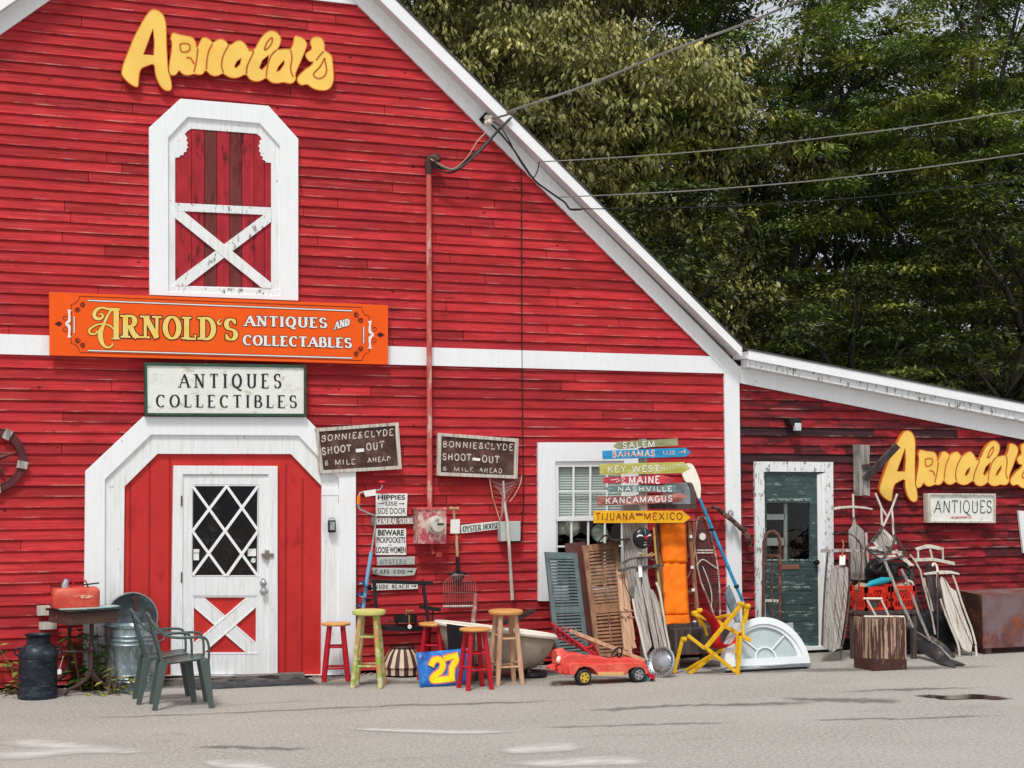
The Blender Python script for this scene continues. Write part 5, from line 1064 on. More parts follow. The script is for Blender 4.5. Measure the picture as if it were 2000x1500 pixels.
# weeds
def leaves(name,label,cat,base,n,rad,h,size,cols,seed,stems=6):
    rn=random.Random(seed);T_=thing(name,label,cat,base);m=M()
    tips=[]
    for s in range(stems):
        a=rn.uniform(0,6.28);p=base+V((rn.uniform(-.3,.3)*rad,rn.uniform(-.2,.2)*rad,0));q=p+V((math.cos(a)*rad*.7,math.sin(a)*rad*.4,h*rn.uniform(.6,1)));md=p.lerp(q,.5)+V((0,0,h*.15));m.tube([p,md,q],[.006,.005,.003],n=5);tips.append((p,md,q))
    obj('stem',m,mat('weed_stem','#6f6a3a',bump=0),T_)
    mm=M();att=[]
    for i in range(n):
        p,md,q=rn.choice(tips);t=rn.random();c_=p.lerp(md,t*2) if t<.5 else md.lerp(q,t*2-1)
        c_=c_+V((rn.gauss(0,.05),rn.gauss(0,.04),rn.gauss(0,.03)));c_.z=max(c_.z,.03);a=rn.uniform(0,6.28);s=size*rn.uniform(.6,1.2);d=V((math.cos(a),math.sin(a),rn.uniform(-.5,.3))).normalized();sd=d.cross(V((0,0,1))).normalized()*s*.32
        up_=V((0,0,s*.06));mm.add([c_,c_+d*s*.45+sd-up_*0,c_+d*s*.5+up_,c_+d*s*.45-sd,c_+d*s-up_*2],[(0,1,2),(0,2,3),(1,4,2),(2,4,3)]);
        att+=[(rn.uniform(.6,1.25),)*3+(1,)]*5
    o=obj('foliage',mm,cols,T_,smooth=0);a=o.data.attributes.new('tone','FLOAT_COLOR','POINT');a.data.foreach_set('color',[x for t_ in att for x in t_])
WEED=mat('weed_leaves','#75803a',c2='#b49a52',th=.55,sc_=(9,9,9),var=.2,rough=.55,soft=.2,attr='tone')
WEEDG=mat('weed_leaves_dark','#41602a',c2='#8a8a3e',th=.60,sc_=(7,7,7),var=.2,rough=.5,soft=.2,attr='tone')
leaves('leafy_weed','yellowing leafy weed growing left of the milk can','plant',V((1.0,-.22,0)),60,.30,.42,.12,WEED,2)
leaves('leafy_weed','green leafy weed growing beneath the sewing table','plant',V((1.62,-.25,0)),95,.36,.62,.13,WEEDG,3,9)
leaves('leafy_weed','pale broad-leaved weed between the table and the trash can','plant',V((1.78,-.62,0)),26,.22,.26,.11,WEED,4)
# debris and mat
solo('door_mat',M().hexa([V((a,b,c)) for a,b,c in ((2.55,-.62,.002),(3.72,-.62,.002),(3.72,-.24,.002),(2.55,-.24,.002),(2.56,-.61,.022),(3.71,-.61,.022),(3.71,-.25,.022),(2.56,-.25,.022))]),mat('rubber_mat','#35363a',c2='#55565a',th=.55,sc_=(9,9,9),rough=.8),'flat dark rubber mat in front of the entrance door','mat',(3.1,-.43,0))
rn=random.Random(9);m=M()
for i in range(420):
    x=rn.choice([rn.uniform(.7,1.4),rn.uniform(3.7,5.6),rn.uniform(3.4,8.5)]);y=-abs(rn.gauss(.12,.14));s=rn.uniform(.01,.035);a=rn.uniform(0,6.28);d=V((math.cos(a),math.sin(a),0))*s;e=V((-d.y,d.x,0))*.4;z=.004+rn.uniform(0,.012)
    m.add([V((x,y,z))-d,V((x,y,z+.006))+e,V((x,y,z))+d,V((x,y,z+.003))-e],[(0,1,2,3)],rn.randint(0,1))
o=obj('leaf_litter',m,[mat('dead_leaf','#7a5a40',bump=0),mat('pale_litter','#b9ac9b',bump=0)],smooth=0);o['kind']='stuff';o['label']='scattered dead leaves and grit along the foot of the barn wall';o['category']='leaf litter'
# ================================================================ STOOLS
def stool(px,pyb,pyt,rpx,legm,seatm,label,rot=.4,rungs=(.33,.62),spl=1.0,grp=None,seatt=.03):
    c0=G(px,pyb);h=P(px,pyt,c0.y).z;sc1=np.dot(ray(px,pyb),fwd)*1;depth=(V((c0.x,c0.y+D,0-HC))).dot(V(fwd));mpp=depth/F;r=rpx*mpp
    T_=thing('bar_stool',label,'stool',c0,grp)
    obj('seat',M().lathe([(r*.9,h-seatt),(r*.98,h-seatt*.8),(r,h-seatt*.4),(r*.97,h-.004),(r*.85,h),(0,h-.003)],c0,n=32),seatm,T_,smooth=30)
    tops=[];bots=[]
    for k in range(4):
        a=rot+math.pi/2*k;d=V((math.cos(a),math.sin(a),0));tops.append(c0+d*r*.62+V((0,0,h-seatt)));bots.append(c0+d*(r*.62+h*.135*spl))
        obj('leg',M().tube([bots[k],bots[k].lerp(tops[k],.35),tops[k]],[.024,.028,.025],n=10),legm,T_)
    for j,t in enumerate(rungs):
        for k in range(4):
            if j==1 and len(rungs)==2 and False: continue
            tt_=t+(.045 if k%2 else 0);obj('rung',M().tube([bots[k].lerp(tops[k],tt_),bots[(k+1)%4].lerp(tops[(k+1)%4],tt_)],.011,n=8),legm,T_)
    return T_
g_='wooden bar stools in front of the barn'
stool(656,1329,1215.5,29,REDP,PINE,'red stool with pine seat, leftmost, against the white door trim',.55,(.24,.62),grp=g_)
stool(720,1341,1190.5,33,GRNST,mat('lime_seat','#c4d474',c2='#d9b07a',th=.52,sc_=(5,5,5),var=.1,soft=.2),'tallest stool, peeling lime green and bare wood',.35,(.30,.70),grp=g_,seatt=.05,spl=.9)
stool(848,1325,1216,31,REDP,PINE,'red stool with pine seat, half hidden behind the blue number sign',.2,(.36,.64),grp=g_)
stool(928,1345,1226,31,REDP,PINE,'red stool with pine seat, in front of the blue number sign',.82,(.34,.62),grp=g_)
stool(988,1336,1190.5,34,LTW,PINE,'tall bare wood stool with long splayed legs beside the bathtub',.75,(.26,.66),grp=g_,seatt=.045,spl=.75)
# ================================================================ BEHIND THE STOOLS
c8=C(660,1080,5.77)
# black frame
T_=thing('luggage_rack','black metal rack with bent legs, standing behind the tall stools','frame',V((P(780,1200,-.35).x,-.35,0)))
q=lambda x,y,d=0:P(*c8(x,y),-.32+d)
m=M();m.bar(q(372,320),q(1062,340),.035,.05);obj('top_bar',m,BLACK,T_,smooth=0)
for a,b in (((408,335),(450,900)),((958,345),(1025,800))):
    m=M();m.bar(q(*a),q(*b,-.05),.03,.03);p=q(*b,-.05);m.bar(p,V((p.x,p.y-.02,0)),.03,.03);obj('leg',m,BLACK,T_,smooth=0)
m=M();m.bar(q(920,605),q(1152,640,-.02),.04,.05);obj('side_arm',m,BLACK,T_,smooth=0)
m=M();m.bar(q(1070,650),q(1058,800),.012,.012);obj('strut',m,BLACK,T_,smooth=0)
m=M();m.bar(q(510,842),q(940,845,-.02),.045,.22);obj('shelf',m,BLACK,T_,smooth=0)
# fondue burner
b0=P(790,1225,-.36);T_=thing('fondue_burner','small black fondue pan on a wire stand, resting on the black frame','burner',b0)
f=P(792,1207,-.36);obj('pan',M().lathe([(.055,-.045),(.115,-.04),(.118,.03),(.108,.03),(.104,-.02),(0,-.03)],f,n=26),BLACK,T_)
m=M();m.tube([f+V((-.19,0,-.07)),f+V((-.17,0,-.02)),f+V((-.10,0,-.04)),f+V((-.02,0,-.11)),f+V((.05,0,-.11)),f+V((.12,0,-.04)),f+V((.19,0,-.03)),f+V((.21,0,-.08))],.007,n=6);obj('wire_stand',m,IRON,T_)
m=M();m.tube([f+V((0,-.03,.03)),f+V((0,-.03,.10))],.007,n=6);m.tube([f+V((0,-.03,.07)),f+V((.07,-.03,.07))],.012,n=8);m.tube([f+V((0,-.12,.04)),f+V((.0,-.13,-.06))],.008,n=6);obj('brass_valve',m,mat('brass','#b98a5c',metal=.7,rough=.35),T_)
solo('price_tag',M().lathe([(.022,0),(.022,.002)],P(800,1224,-.52),(0,-1,0),n=14),TAG,'white round tag hanging on the fondue burner','tag',P(800,1229,-.52))
# striped stained lamp shade
c0=G(793,1322)+V((0,.12,0));T_=thing('lamp_shade','cream and brown striped paneled lamp shade standing on the ground','lamp shade',c0)
r1,r2,r3=.115,.205,.20;z1=P(793,1261,c0.y).z;z2=P(793,1301,c0.y).z
CRP=mat('cream_panel','#d5c0a4',c2='#b49a7c',th=.6,sc_=(12,12,12),var=.08);BRP=mat('brown_panel','#4b3232',var=.15)
m=M().lathe([(r2,z2*.0+.02),(r2,z2),(r2+.015,z2+.004),(.165,(z1+z2)/2+.02),(r1,z1-.02)],c0,n=28,mif=lambda i,j:(0 if (j//1)%2 else 1),cap=False);obj('panels',m,[CRP,BRP],T_,smooth=0)
obj('cap',M().lathe([(r1,z1-.022),(.13,z1-.012),(.125,z1-.002),(.04,z1+.01),(0,z1+.012)],c0,n=28),BRP,T_)
# number 27 sign
y0=G(820.8,1343.2).y
ln=LN(y0,.22)
T_=thing('painted_number_sign','crinkled blue panel painted with a yellow 27, propped between red stools','sign',G(870,1339))
nx,nz=10,6;m=M();rn=random.Random(3)
qd=[ln(812.7,1275.3),ln(922,1265),ln(920.8,1335),ln(820.8,1343.2)]
def f27(u,v,d=0):
    a=qd[3].lerp(qd[2],u);b=qd[0].lerp(qd[1],u);p=a.lerp(b,v);return V((p.x,p.y-d+.012*math.sin(u*9)*math.cos(v*5),p.z))
for j in range(nz+1):
    for i in range(nx+1): m.v.append(tuple(f27(i/nx,j/nz)))
for j in range(nz):
    for i in range(nx): a=j*(nx+1)+i;m.f.append((a,a+1,a+nx+2,a+nx+1));m.m.append(0)
o=obj('panel',m,mat('glossy_blue_panel','#1d6fc4',c2='#5aa0dc',th=.60,sc_=(7,7,7),var=.15,rough=.3,spec=.5,soft=.15,c3='#1a2f7a',th3=.6,sc3=(5,5,5)),T_,smooth=60);o.modifiers.new('s','SOLIDIFY').thickness=.008
c2=C(600,1150,4.348);qc=[c2(925,545),c2(1400,500),c2(1395,800),c2(960,840)]
def uv27(x,y):  # crop px -> uv on panel
    u=(x-940)/(1400-940);top=545-45*u;bot=840-40*u;return u,1-(y-top)/(bot-top)
D2=[(1045,650),(1075,605),(1125,600),(1150,640),(1130,690),(1060,745),(1060,775),(1150,765),(1240,755)]
D7=[(1165,590),(1270,560),(1262,600),(1225,670),(1215,750)]
for d,wd,mt_,nm in ((.014,68,mat('pink_paint','#e87f8c',bump=0),'number_outline'),(.018,46,mat('bright_yellow_paint','#f6e21c',bump=0),'number')):
    m=M()
    for k,S in enumerate((D2,D7)):
        sp=spline(S,5) if k==0 else S;n=len(sp);L_=[];R_=[]
        for i,p in enumerate(sp):
            a=sp[max(i-1,0)];b=sp[min(i+1,n-1)];dx,dy=b[0]-a[0],b[1]-a[1];l=math.hypot(dx,dy);dx/=l;dy/=l
            e=(wd*.12)*(-1 if i==0 else 1 if i==n-1 else 0);p=(p[0]+dx*e,p[1]+dy*e);L_.append((p[0]-dy*wd/2,p[1]+dx*wd/2));R_.append((p[0]+dy*wd/2,p[1]-dx*wd/2))
        m.add([f27(*uv27(*p),d+.001*k) for p in L_]+[f27(*uv27(*p),d+.001*k) for p in R_],[(i,i+1,n+i+1,n+i) for i in range(n-1)])
    obj(nm,m,mt_,T_,smooth=0)
# bathtub
T_=thing('bathtub','old cast iron bathtub with white rolled rim and beige outside','bathtub',V((P(970,1290,-.75).x,-.75,0)))
Lr=P(853,1216,-.78);Rr=P(1086,1243,-.78);ln_=(Rr-Lr);ctr=Lr.lerp(Rr,.5);ex=ln_.normalized();ez=V((ex.z*-1,0,ex.x));a_=ln_.length/2;b_=.34
def tubring(k,dz,kx=None,sh=0):
    o=[]
    for j in range(36):
        t=2*math.pi*j/36;cx=abs(math.cos(t))**.7*math.copysign(1,math.cos(t));sy=abs(math.sin(t))**.7*math.copysign(1,math.sin(t));o.append(ctr+ex*(cx*a_*(kx or k)+sh)+V((0,sy*b_*k,0))+ez*dz)
    return o
m=M();hz=ctr.z-.04;rs=[tubring(.94,-.02),tubring(.90,-.12,.90),tubring(.82,-.24,.80),tubring(.7,-.33,.66),tubring(.45,-.385,.42),tubring(.1,-.39,.1),]
for r_ in rs: m.v+= [tuple(p) for p in r_]
for i in range(len(rs)-1):
    for j in range(36): m.f.append((i*36+j,i*36+(j+1)%36,(i+1)*36+(j+1)%36,(i+1)*36+j));m.m.append(0)
o=obj('tub_body',m,BEIGE,T_,smooth=60);o.modifiers.new('s','SOLIDIFY').thickness=.01
m=M();rg_=tubring(.97,0);m.tube(rg_+[rg_[0]],.024,n=8);obj('rolled_rim',m,CREAM,T_)
for sx in (-.6,.6):
    for sy in (-.5,.5):
        p=ctr+ex*a_*sx*.7+V((0,b_*sy,0));obj('foot',M().tube([V((p.x,p.y,p.z-.30)),V((p.x,p.y,.12)),V((p.x,p.y-.02,0))],[.03,.022,.035],n=8),IRON,T_)
solo('added_black_panel',M().prism([P(*p,-1.16) for p in ((876,1219),(928,1226),(925,1300),(880,1296))],(0,.06,0)),BLACK,'added black panel darkening the left end of the bathtub','panel',P(900,1298,-1.16))  # panel added to blacken the left half of the tub side
solo('dark_plank',M().prism([P(*p,-.5) for p in ((972,1224),(978,1215),(1010,1204),(1047,1191),(1046,1196),(1012,1213))],(0,.15,0)),mat('sooty_board','#3b2b2a',c2='#8a7f78',th=.66,sc_=(20,20,20),var=.3),'dark sooty board sticking up behind the bare wood stool','plank',P(1000,1215,-.5))
m=M()
p=G(1040,1322);m.lathe([(.14,.012),(.15,.02),(.14,.05),(.05,.07),(0,.07)],p,n=24);solo('cooking_pan_lid',m,BLACK,'flat dark pan lid lying on the ground under the bathtub end','lid',p)
m=M();p=G(1046,1312);m.lathe([(.10,.075),(.11,.085),(.06,.10),(0,.105)],p+V((0,.06,0)),n=20);solo('enamel_dish',m,CREAM,'white dish lying upside down beside the toy jeep','dish',p)
# ================================================================ TOY JEEP
c=C(1040,1200,7.692);yj=G(1160,1338).y;T_=thing('toy_jeep','faded red plastic ride-on toy jeep with black wheels','toy car',G(1170,1338)+V((0,.2,0)))
J=lambda x,y,d=0:P(*c(x,y),yj+d)
prof=[(455,905),(445,830),(430,760),(440,700),(470,640),(520,600),(620,592),(770,598),(830,640),(1000,640),(1250,668),(1420,655),(1560,665),(1690,705),(1725,770),(1750,850),(1790,890),(1700,905),(1660,850),(1600,805),(1530,800),(1460,840),(1410,910),(980,918),(930,850),(880,805),(780,790),(700,815),(640,915),(560,915)]
top=[(440,700),(470,640),(520,600),(620,592),(770,598),(830,640),(1000,640),(1250,668),(1420,655),(1560,665),(1690,705)]
wd=.30
pf=[J(*p,.03) for p in prof];o=obj('body_shell',M().prism(pf,(0,wd-.06,0)),JEEPR,T_,smooth=35,bev=.014)
# side flares
for s,yy in ((0,0.0),(1,wd-.03)):
    pl=[J(*p,yy) for p in [(560,915),(545,800),(600,735),(760,735),(920,745),(1420,735),(1520,720),(1640,735),(1720,790),(1745,880),(1700,905),(1650,840),(1600,800),(1530,795),(1450,835),(1405,912),(985,920),(935,840),(880,800),(780,785),(700,810),(635,915)]]
    obj('fender',M().prism(pl,(0,.04,0)),JEEPR,T_,smooth=35,bev=.006)
m=M();m.prism([J(x,y,-.004) for x,y in ((985,865),(1370,862),(1370,915),(985,917))],(0,.01,0));obj('gold_stripe',m,mat('faded_gold_stripe','#d9a56c',var=.1),T_,smooth=0)
m=M();m.prism([J(x,y,.06) for x,y in ((830,650),(1240,680),(1200,700),(860,690))],(0,wd-.12,0));obj('cockpit',M().prism([J(x,y,.07) for x,y in ((845,632),(1215,655),(1215,662),(845,640))],(0,wd-.14,0)),mat('dark_cockpit','#2c1a1c'),T_,smooth=0)
for x,r_,rm,tc_ in ((785,.060,mat('yellow_rim','#d6b13e',var=.1),0),(1600,.057,CHROME,0)):
    for yy in (-.01,wd-.07):
        ctr_=J(x,945,yy);ctr_.z=.078;rr=.078
        o=obj('wheel',M().lathe([(rr*.8,0),(rr*.97,.01),(rr,.03),(rr,.06),(rr*.97,.08),(rr*.6,.08)],ctr_+V((0,0,0)),(0,1,0),n=26),RUBBER,T_,smooth=35)
        if yy<0:
            rm_=obj('rim',M().lathe([(rr*.62,0),(rr*.60,.012),(rr*.35,.02),(rr*.18,.006),(0,.004)],ctr_-V((0,.004,0)),(0,1,0),n=20),rm,o)
            m=M()
            for k in range(5): a=k*1.2566;m.lathe([(.008,0),(.008,.004)],ctr_+V((math.cos(a)*rr*.4,-.006,math.sin(a)*rr*.4)),(0,-1,0),n=8)
            m2=obj('lug_holes',m,BLACK,o,smooth=0)
# spare wheel and bumpers
sp_=J(420,665,.2);obj('spare_wheel',M().lathe([(.05,-.05),(.095,-.045),(.10,-.02),(.10,.02),(.095,.045),(.05,.05)],sp_+V((-.01,0,-.0)),(1,0,.15),n=24),JEEPR,T_)
obj('spare_wheel_cover',M().lathe([(0,.015),(.035,.0),(.04,-.02)],sp_+V((-.045,-.11,0)),(.6,-1,.15),n=20),CREAM,T_)
m=M();m.bar(J(300,790,.0),J(300,790,wd),.055,.06,(0,0,1));m.tube([J(390,790,.02),J(420,850,.02),J(400,880,.02)],.028,n=8);m.tube([J(210,790,.1),J(300,785,.1)],.016,n=8);obj('rear_bumper',m,JEEPR,T_)
m=M();m.bar(J(1800,930,.0),J(1800,930,wd),.045,.05,(0,0,1));m.tube([J(1690,880,.05),J(1790,940,.03),J(1830,960,.0)],.012,n=8);obj('front_bumper',m,REDP,T_)
m=M();cw_=J(1270,590,.15);ax=V((-.75,-.2,.5)).normalized();qm=ax.to_track_quat('Z','Y').to_matrix()
m.tube([cw_+qm@V((.065*math.cos(t/16*6.283),.065*math.sin(t/16*6.283),0)) for t in range(17)],.009,n=7);m.tube([cw_,J(1285,670,.16)],.010,n=6)
for k in range(3): a=k*2.094;m.tube([cw_,cw_+qm@V((.065*math.cos(a),.065*math.sin(a),0))],.007,n=5)
obj('steering_wheel',m,BLACK,T_)
# red truss + plank lying over the jeep
T_=thing('steel_truss','red steel lattice jack leaning from the bathtub into the toy jeep','jack',J(900,700,.3))
m=M();yt=.5
for a,b in (((290,130),(900,610)),((380,340),(960,625)),((400,250),(950,590))): m.tube([J(*a,yt),J(*b,yt-.25)],.010,n=6)
for k in range(9):
    t=k/8.5;u=t+.06;p=J(290+610*t,150+460*t,yt-.25*t);q_=J(380+580*u,330+295*u,yt-.25*u);m.tube([p,q_],.006,n=5);m.tube([q_,J(290+610*min(1,t+.11),150+460*min(1,t+.11),yt-.25*t)],.006,n=5)
m.tube([J(285,128,yt),J(330,250,yt),J(400,330,yt)],.014,n=6);m.tube([J(770,540,.3),J(910,460,.28)],.012,n=6);m.tube([J(930,480,.28),J(990,620,.28)],.012,n=6)
obj('lattice',m,REDP,T_)
m=M();m.tube([J(450,200,.42),J(640,190,.4),J(690,330,.38),J(830,490,.36)],.006,n=5);obj('wire_strut',m,CHROME,T_)
solo('wooden_plank',M().bar(J(560,240,.42),J(1680,690,.16),.085,.03,(0,0,1)),LTW,'long narrow bare plank lying slanted across the toy jeep','plank',J(1680,690,.16))
solo('red_board_strip',M().bar(J(440,190,.44),J(1000,470,.30),.02,.02,(0,0,1)),PIPE,'thin reddish stick lying along the slanted plank','stick',J(1000,470,.3))
# ================================================================ SHUTTERS
def shutter(label,poly,yb,k,mt,louvres,slat,rod=None,mid=None):
    L_=LN(yb,k);T_=thing('window_shutter',label,'shutter',L_(*poly[3]))
    def f(u,v,d=0):
        a=(poly[0][0]+(poly[3][0]-poly[0][0])*v,poly[0][1]+(poly[3][1]-poly[0][1])*v);b=(poly[1][0]+(poly[2][0]-poly[1][0])*v,poly[1][1]+(poly[2][1]-poly[1][1])*v)
        p=L_(a[0]+(b[0]-a[0])*u,a[1]+(b[1]-a[1])*u);p.y-=d;return p
    def piece(u0,u1,v0,v1,d=0,t=.03): return M().prism([f(u0,v0,d),f(u1,v0,d),f(u1,v1,d),f(u0,v1,d)],(0,t,0))
    sw=.13
    obj('stile',piece(0,sw,0,1),mt,T_,smooth=0);obj('stile',piece(1-sw,1,0,1),mt,T_,smooth=0)
    vs=[0]+[x for l in louvres for x in l]+[1]
    for i in range(0,len(vs),2): obj('rail',piece(sw,1-sw,vs[i],vs[i+1],-.001),mt,T_,smooth=0)
    for (v0,v1),n in zip(louvres,slat):
        for i in range(n):
            a=v0+(v1-v0)*(i+.15)/n;b=v0+(v1-v0)*(i+.72)/n
            m=M();p=[f(sw,a,-.022),f(1-sw,a,-.022),f(1-sw,b,.0),f(sw,b,.0)];m.prism(p,(0,.003,.006));obj('slat',m,mt,T_,smooth=0)
        if rod: m=M();m.bar(f(.5,v0+.01,.008),f(.5,v1-.01,.008),.012,.01);obj('tilt_rod',m,mt,T_,smooth=0)
    return T_
GSH=mat('grey_green_shutter','#5f6c6d',c2='#444f52',th=.6,sc_=(20,20,4),var=.12,rough=.5,soft=.2)
shutter('grey-green louvred shutter leaning under the window beside the toy jeep',[(1065,1078),(1127,1080),(1152,1287),(1087,1293)],-.80,.35,GSH,[(.06,.50),(.56,.95)],[15,13])
BSH=mat('brown_shutter','#9a7358',c2='#6d4b38',th=.56,sc_=(20,20,4),var=.16,rough=.6,soft=.25)
shutter('brown wooden louvred shutter with tilt rods leaning beside the grey one',[(1138,1066),(1208,1058),(1228,1284),(1166,1288)],-.86,.40,BSH,[(.055,.52),(.60,.95)],[15,11],rod=True)
L_=LN(-.62,.28)
solo('cupboard_door',M().prism([L_(*p) for p in ((1105,1062),(1143,1058),(1168,1286),(1124,1288))],(0,.03,0)),mat('dark_red_brown_board','#5a3530',c2='#a98476',th=.64,sc_=(8,8,8),var=.15),'dark red-brown board standing behind the two shutters','board',L_(1140,1287))
# ================================================================ SIGNPOST with arrow boards
yp=-.62
T_=thing('wooden_post','grey wooden post carrying the painted arrow boards','post',V((P(1257,1200,yp).x,yp,0)))
tp=P(1257,857,yp);obj('post_shaft',M().hexa([V((tp.x+a,yp+b,c)) for c in (0,tp.z) for a,b in ((-.035,0),(.035,0),(.035,.06),(-.035,.06))]),GREYW,T_,smooth=0)
ca=C(1150,840,6.818)
def arrow(label,poly,colr,c2_,items,d,txt,arrows=None,th_=.55):
    T_=thing('arrow_board',label,'sign',P(*ca(*poly[-1]),yp-.03-d),'painted arrow boards nailed to the post')
    mt=mat('arrow_paint',colr,c2=c2_,th=th_,sc_=(5,20,20),var=.12,rough=.6,soft=.15)
    y=yp-.025-d;plate('board',mt,T_,[[ca(*p) for p in poly]],y,.022)
    for t,qq,th in items: write(T_,'lettering',txt,t,[ca(*p) for p in qq],y,'sans',th,th,0,.003,jit=.02,gap=.2)
    if arrows:
        m=M();
        for pts,w_ in arrows: ribbon(m,[ca(*p) for p in pts],w_,y,.003)
        obj('painted_arrow',m,txt,T_,smooth=0)
arrow('small olive board pointing left, lettered salem, top of the post',[(330,212),(400,155),(1185,110),(1190,205),(400,255)],'#8f9368','#a9a58a',[('SALEM',[(450,165),(880,145),(880,222),(450,240)],.18)],0.0,TXTWH)
arrow('bright blue board pointing right, lettered bahamas',[(190,275),(1290,235),(1365,297),(1285,355),(195,390)],'#2e9bd0','#2a7fb4',[('BAHAMAS',[(312,285),(880,268),(880,345),(312,362)],.2)],.012,mat('pink_white_lettering','#f0d2c0',c2='#e8876a',th=.55,sc_=(30,30,30),bump=0),[([(1200,292),(1292,287)],1.6),([(1265,262),(1292,287),(1268,312)],1.6),([(990,280),(1000,325)],1.3),([(1025,278),(1045,290),(1030,300),(1047,312),(1025,325)],1.3),([(1095,278),(1072,278),(1070,298),(1092,302),(1088,322),(1068,324)],1.3),([(1110,285),(1130,278),(1138,292),(1112,322),(1148,320)],1.3)])
arrow('wide lime green board pointing right, lettered key west',[(145,450),(1265,425),(1355,510),(1250,572),(155,598)],'#b9b457','#c9cf9a',[('KEY WEST',[(245,482),(935,470),(935,548),(245,562)],.17)],.0,TXTWH,[([(1040,480),(1045,520)],1),([(1070,480),(1090,480),(1075,518)],1),([(1105,520),(1120,480),(1135,518)],1),([(1180,470),(1250,460)],1)])
arrow('red board pointing right, lettered maine',[(200,640),(225,628),(980,600),(1130,640),(1138,670),(1050,705),(960,712),(205,708)],'#c03a50','#e05a50',[('MAINE',[(530,622),(940,614),(940,706),(530,712)],.2)],.012,TXTWH,[([(430,655),(450,630),(480,640),(440,690),(470,705),(495,690)],1.6),([(290,665),(330,660),(380,650),(420,670),(360,690)],1.4)])
arrow('slate grey board pointing left, lettered nashville',[(205,772),(300,737),(1165,735),(1168,825),(290,822)],'#6d8684','#8a9c98',[('NASHVILLE',[(382,757),(1105,748),(1105,812),(382,815)],.2)],.0,TXTWH)
arrow('pinkish brown board pointing right, lettered kancamagus',[(120,905),(130,885),(560,880),(1110,858),(1240,840),(1310,890),(1200,960),(125,1010)],'#8a5048','#c9867a',[('KANCAMAGUS',[(222,905),(1108,872),(1108,946),(222,984)],.18)],.012,TXTWH,th_=.5)
arrow('bright yellow board pointing right, lettered tijuana mexico, lowest on the post',[(75,1075),(1245,1075),(1360,1163),(1270,1235),(70,1240)],'#f2b61c','#e69a1a',[('TIJUANA',[(92,1108),(605,1100),(605,1190),(92,1198)],.15),('MEXICO',[(732,1102),(1245,1102),(1245,1190),(732,1190)],.15)],.004,mat('brick_lettering','#a3521c',c2='#6d3a1a',th=.5,sc_=(20,20,20),bump=0),[([(625,1122),(720,1122)],4)])
# mailbox
T_=thing('mailbox','ribbed grey metal mailbox lying on a brown shelf behind the arrow boards','mailbox',P(1330,985,-.45))
q=lambda x,y,d=0:P(*ca(x,y),-.5+d)
m=M();b0=q(1120,985);b1=q(1400,985);hh_=(q(1200,700)-q(1200,985)).z;n=12;L0=[];
for x in (b0,b1):
    for i in range(n+1): a=math.pi*i/n;m.v.append((x.x,x.y+.12-.12*math.cos(a),x.z+hh_*.35+(hh_*.65)*math.sin(a)))
    m.v.append((x.x,x.y+.24,x.z));m.v.append((x.x,x.y,x.z))
k=n+3
m.f=[(i,(i+1)%k,(i+1)%k+k,i+k) for i in range(k)]+[tuple(range(k))[::-1],tuple(range(k,2*k))];m.m=[0]*len(m.f)
obj('body',m,LTSTEEL,T_,smooth=40)
m=M();e0=q(1350,985,-.004)
for x in (q(1355,985),q(1420,985)):
    for i in range(n+1): a=math.pi*i/n;m.v.append((x.x,x.y+.12-.125*math.cos(a),x.z+hh_*.35+(hh_*.67)*math.sin(a)))
    m.v.append((x.x,x.y+.245,x.z-.004));m.v.append((x.x,x.y-.005,x.z-.004))
m.f=[(i,(i+1)%k,(i+1)%k+k,i+k) for i in range(k)]+[tuple(range(k))[::-1],tuple(range(k,2*k))];m.m=[0]*len(m.f)
obj('door_band',m,DKW,T_,smooth=40)
solo('brown_shelf',M().hexa([V((P(*ca(x,1000),y).x,y,P(*ca(x,z),-.5).z)) for z in (1050,988) for x,y in ((790,-.5),(1430,-.5),(1430,-.22),(790,-.22))]),DKW,'brown board shelf beneath the grey mailbox','shelf',P(1310,993,-.4))
# curled tin sheet
m=M();q=lambda x,y,d=0:P(*C(1040,840,4.1667)(x,y),-.55+d);n=14
for j,(dy) in enumerate((0,.22)):
    for i in range(n+1):
        t=i/n;x=530+t*265;y=905-55*math.sin(min(1,t*2.2)*math.pi*.9)-(t>.5)*20*(t-.5);m.v.append(tuple(q(x,y,dy)))
for i in range(n): m.f.append((i,i+1,n+2+i,n+1+i));m.m.append(0)
o=solo('tin_sheet',m,DKW,'curled dark tin sheet resting on the brown shutter below the window','sheet',q(600,905));o.modifiers.new('s','SOLIDIFY').thickness=.02
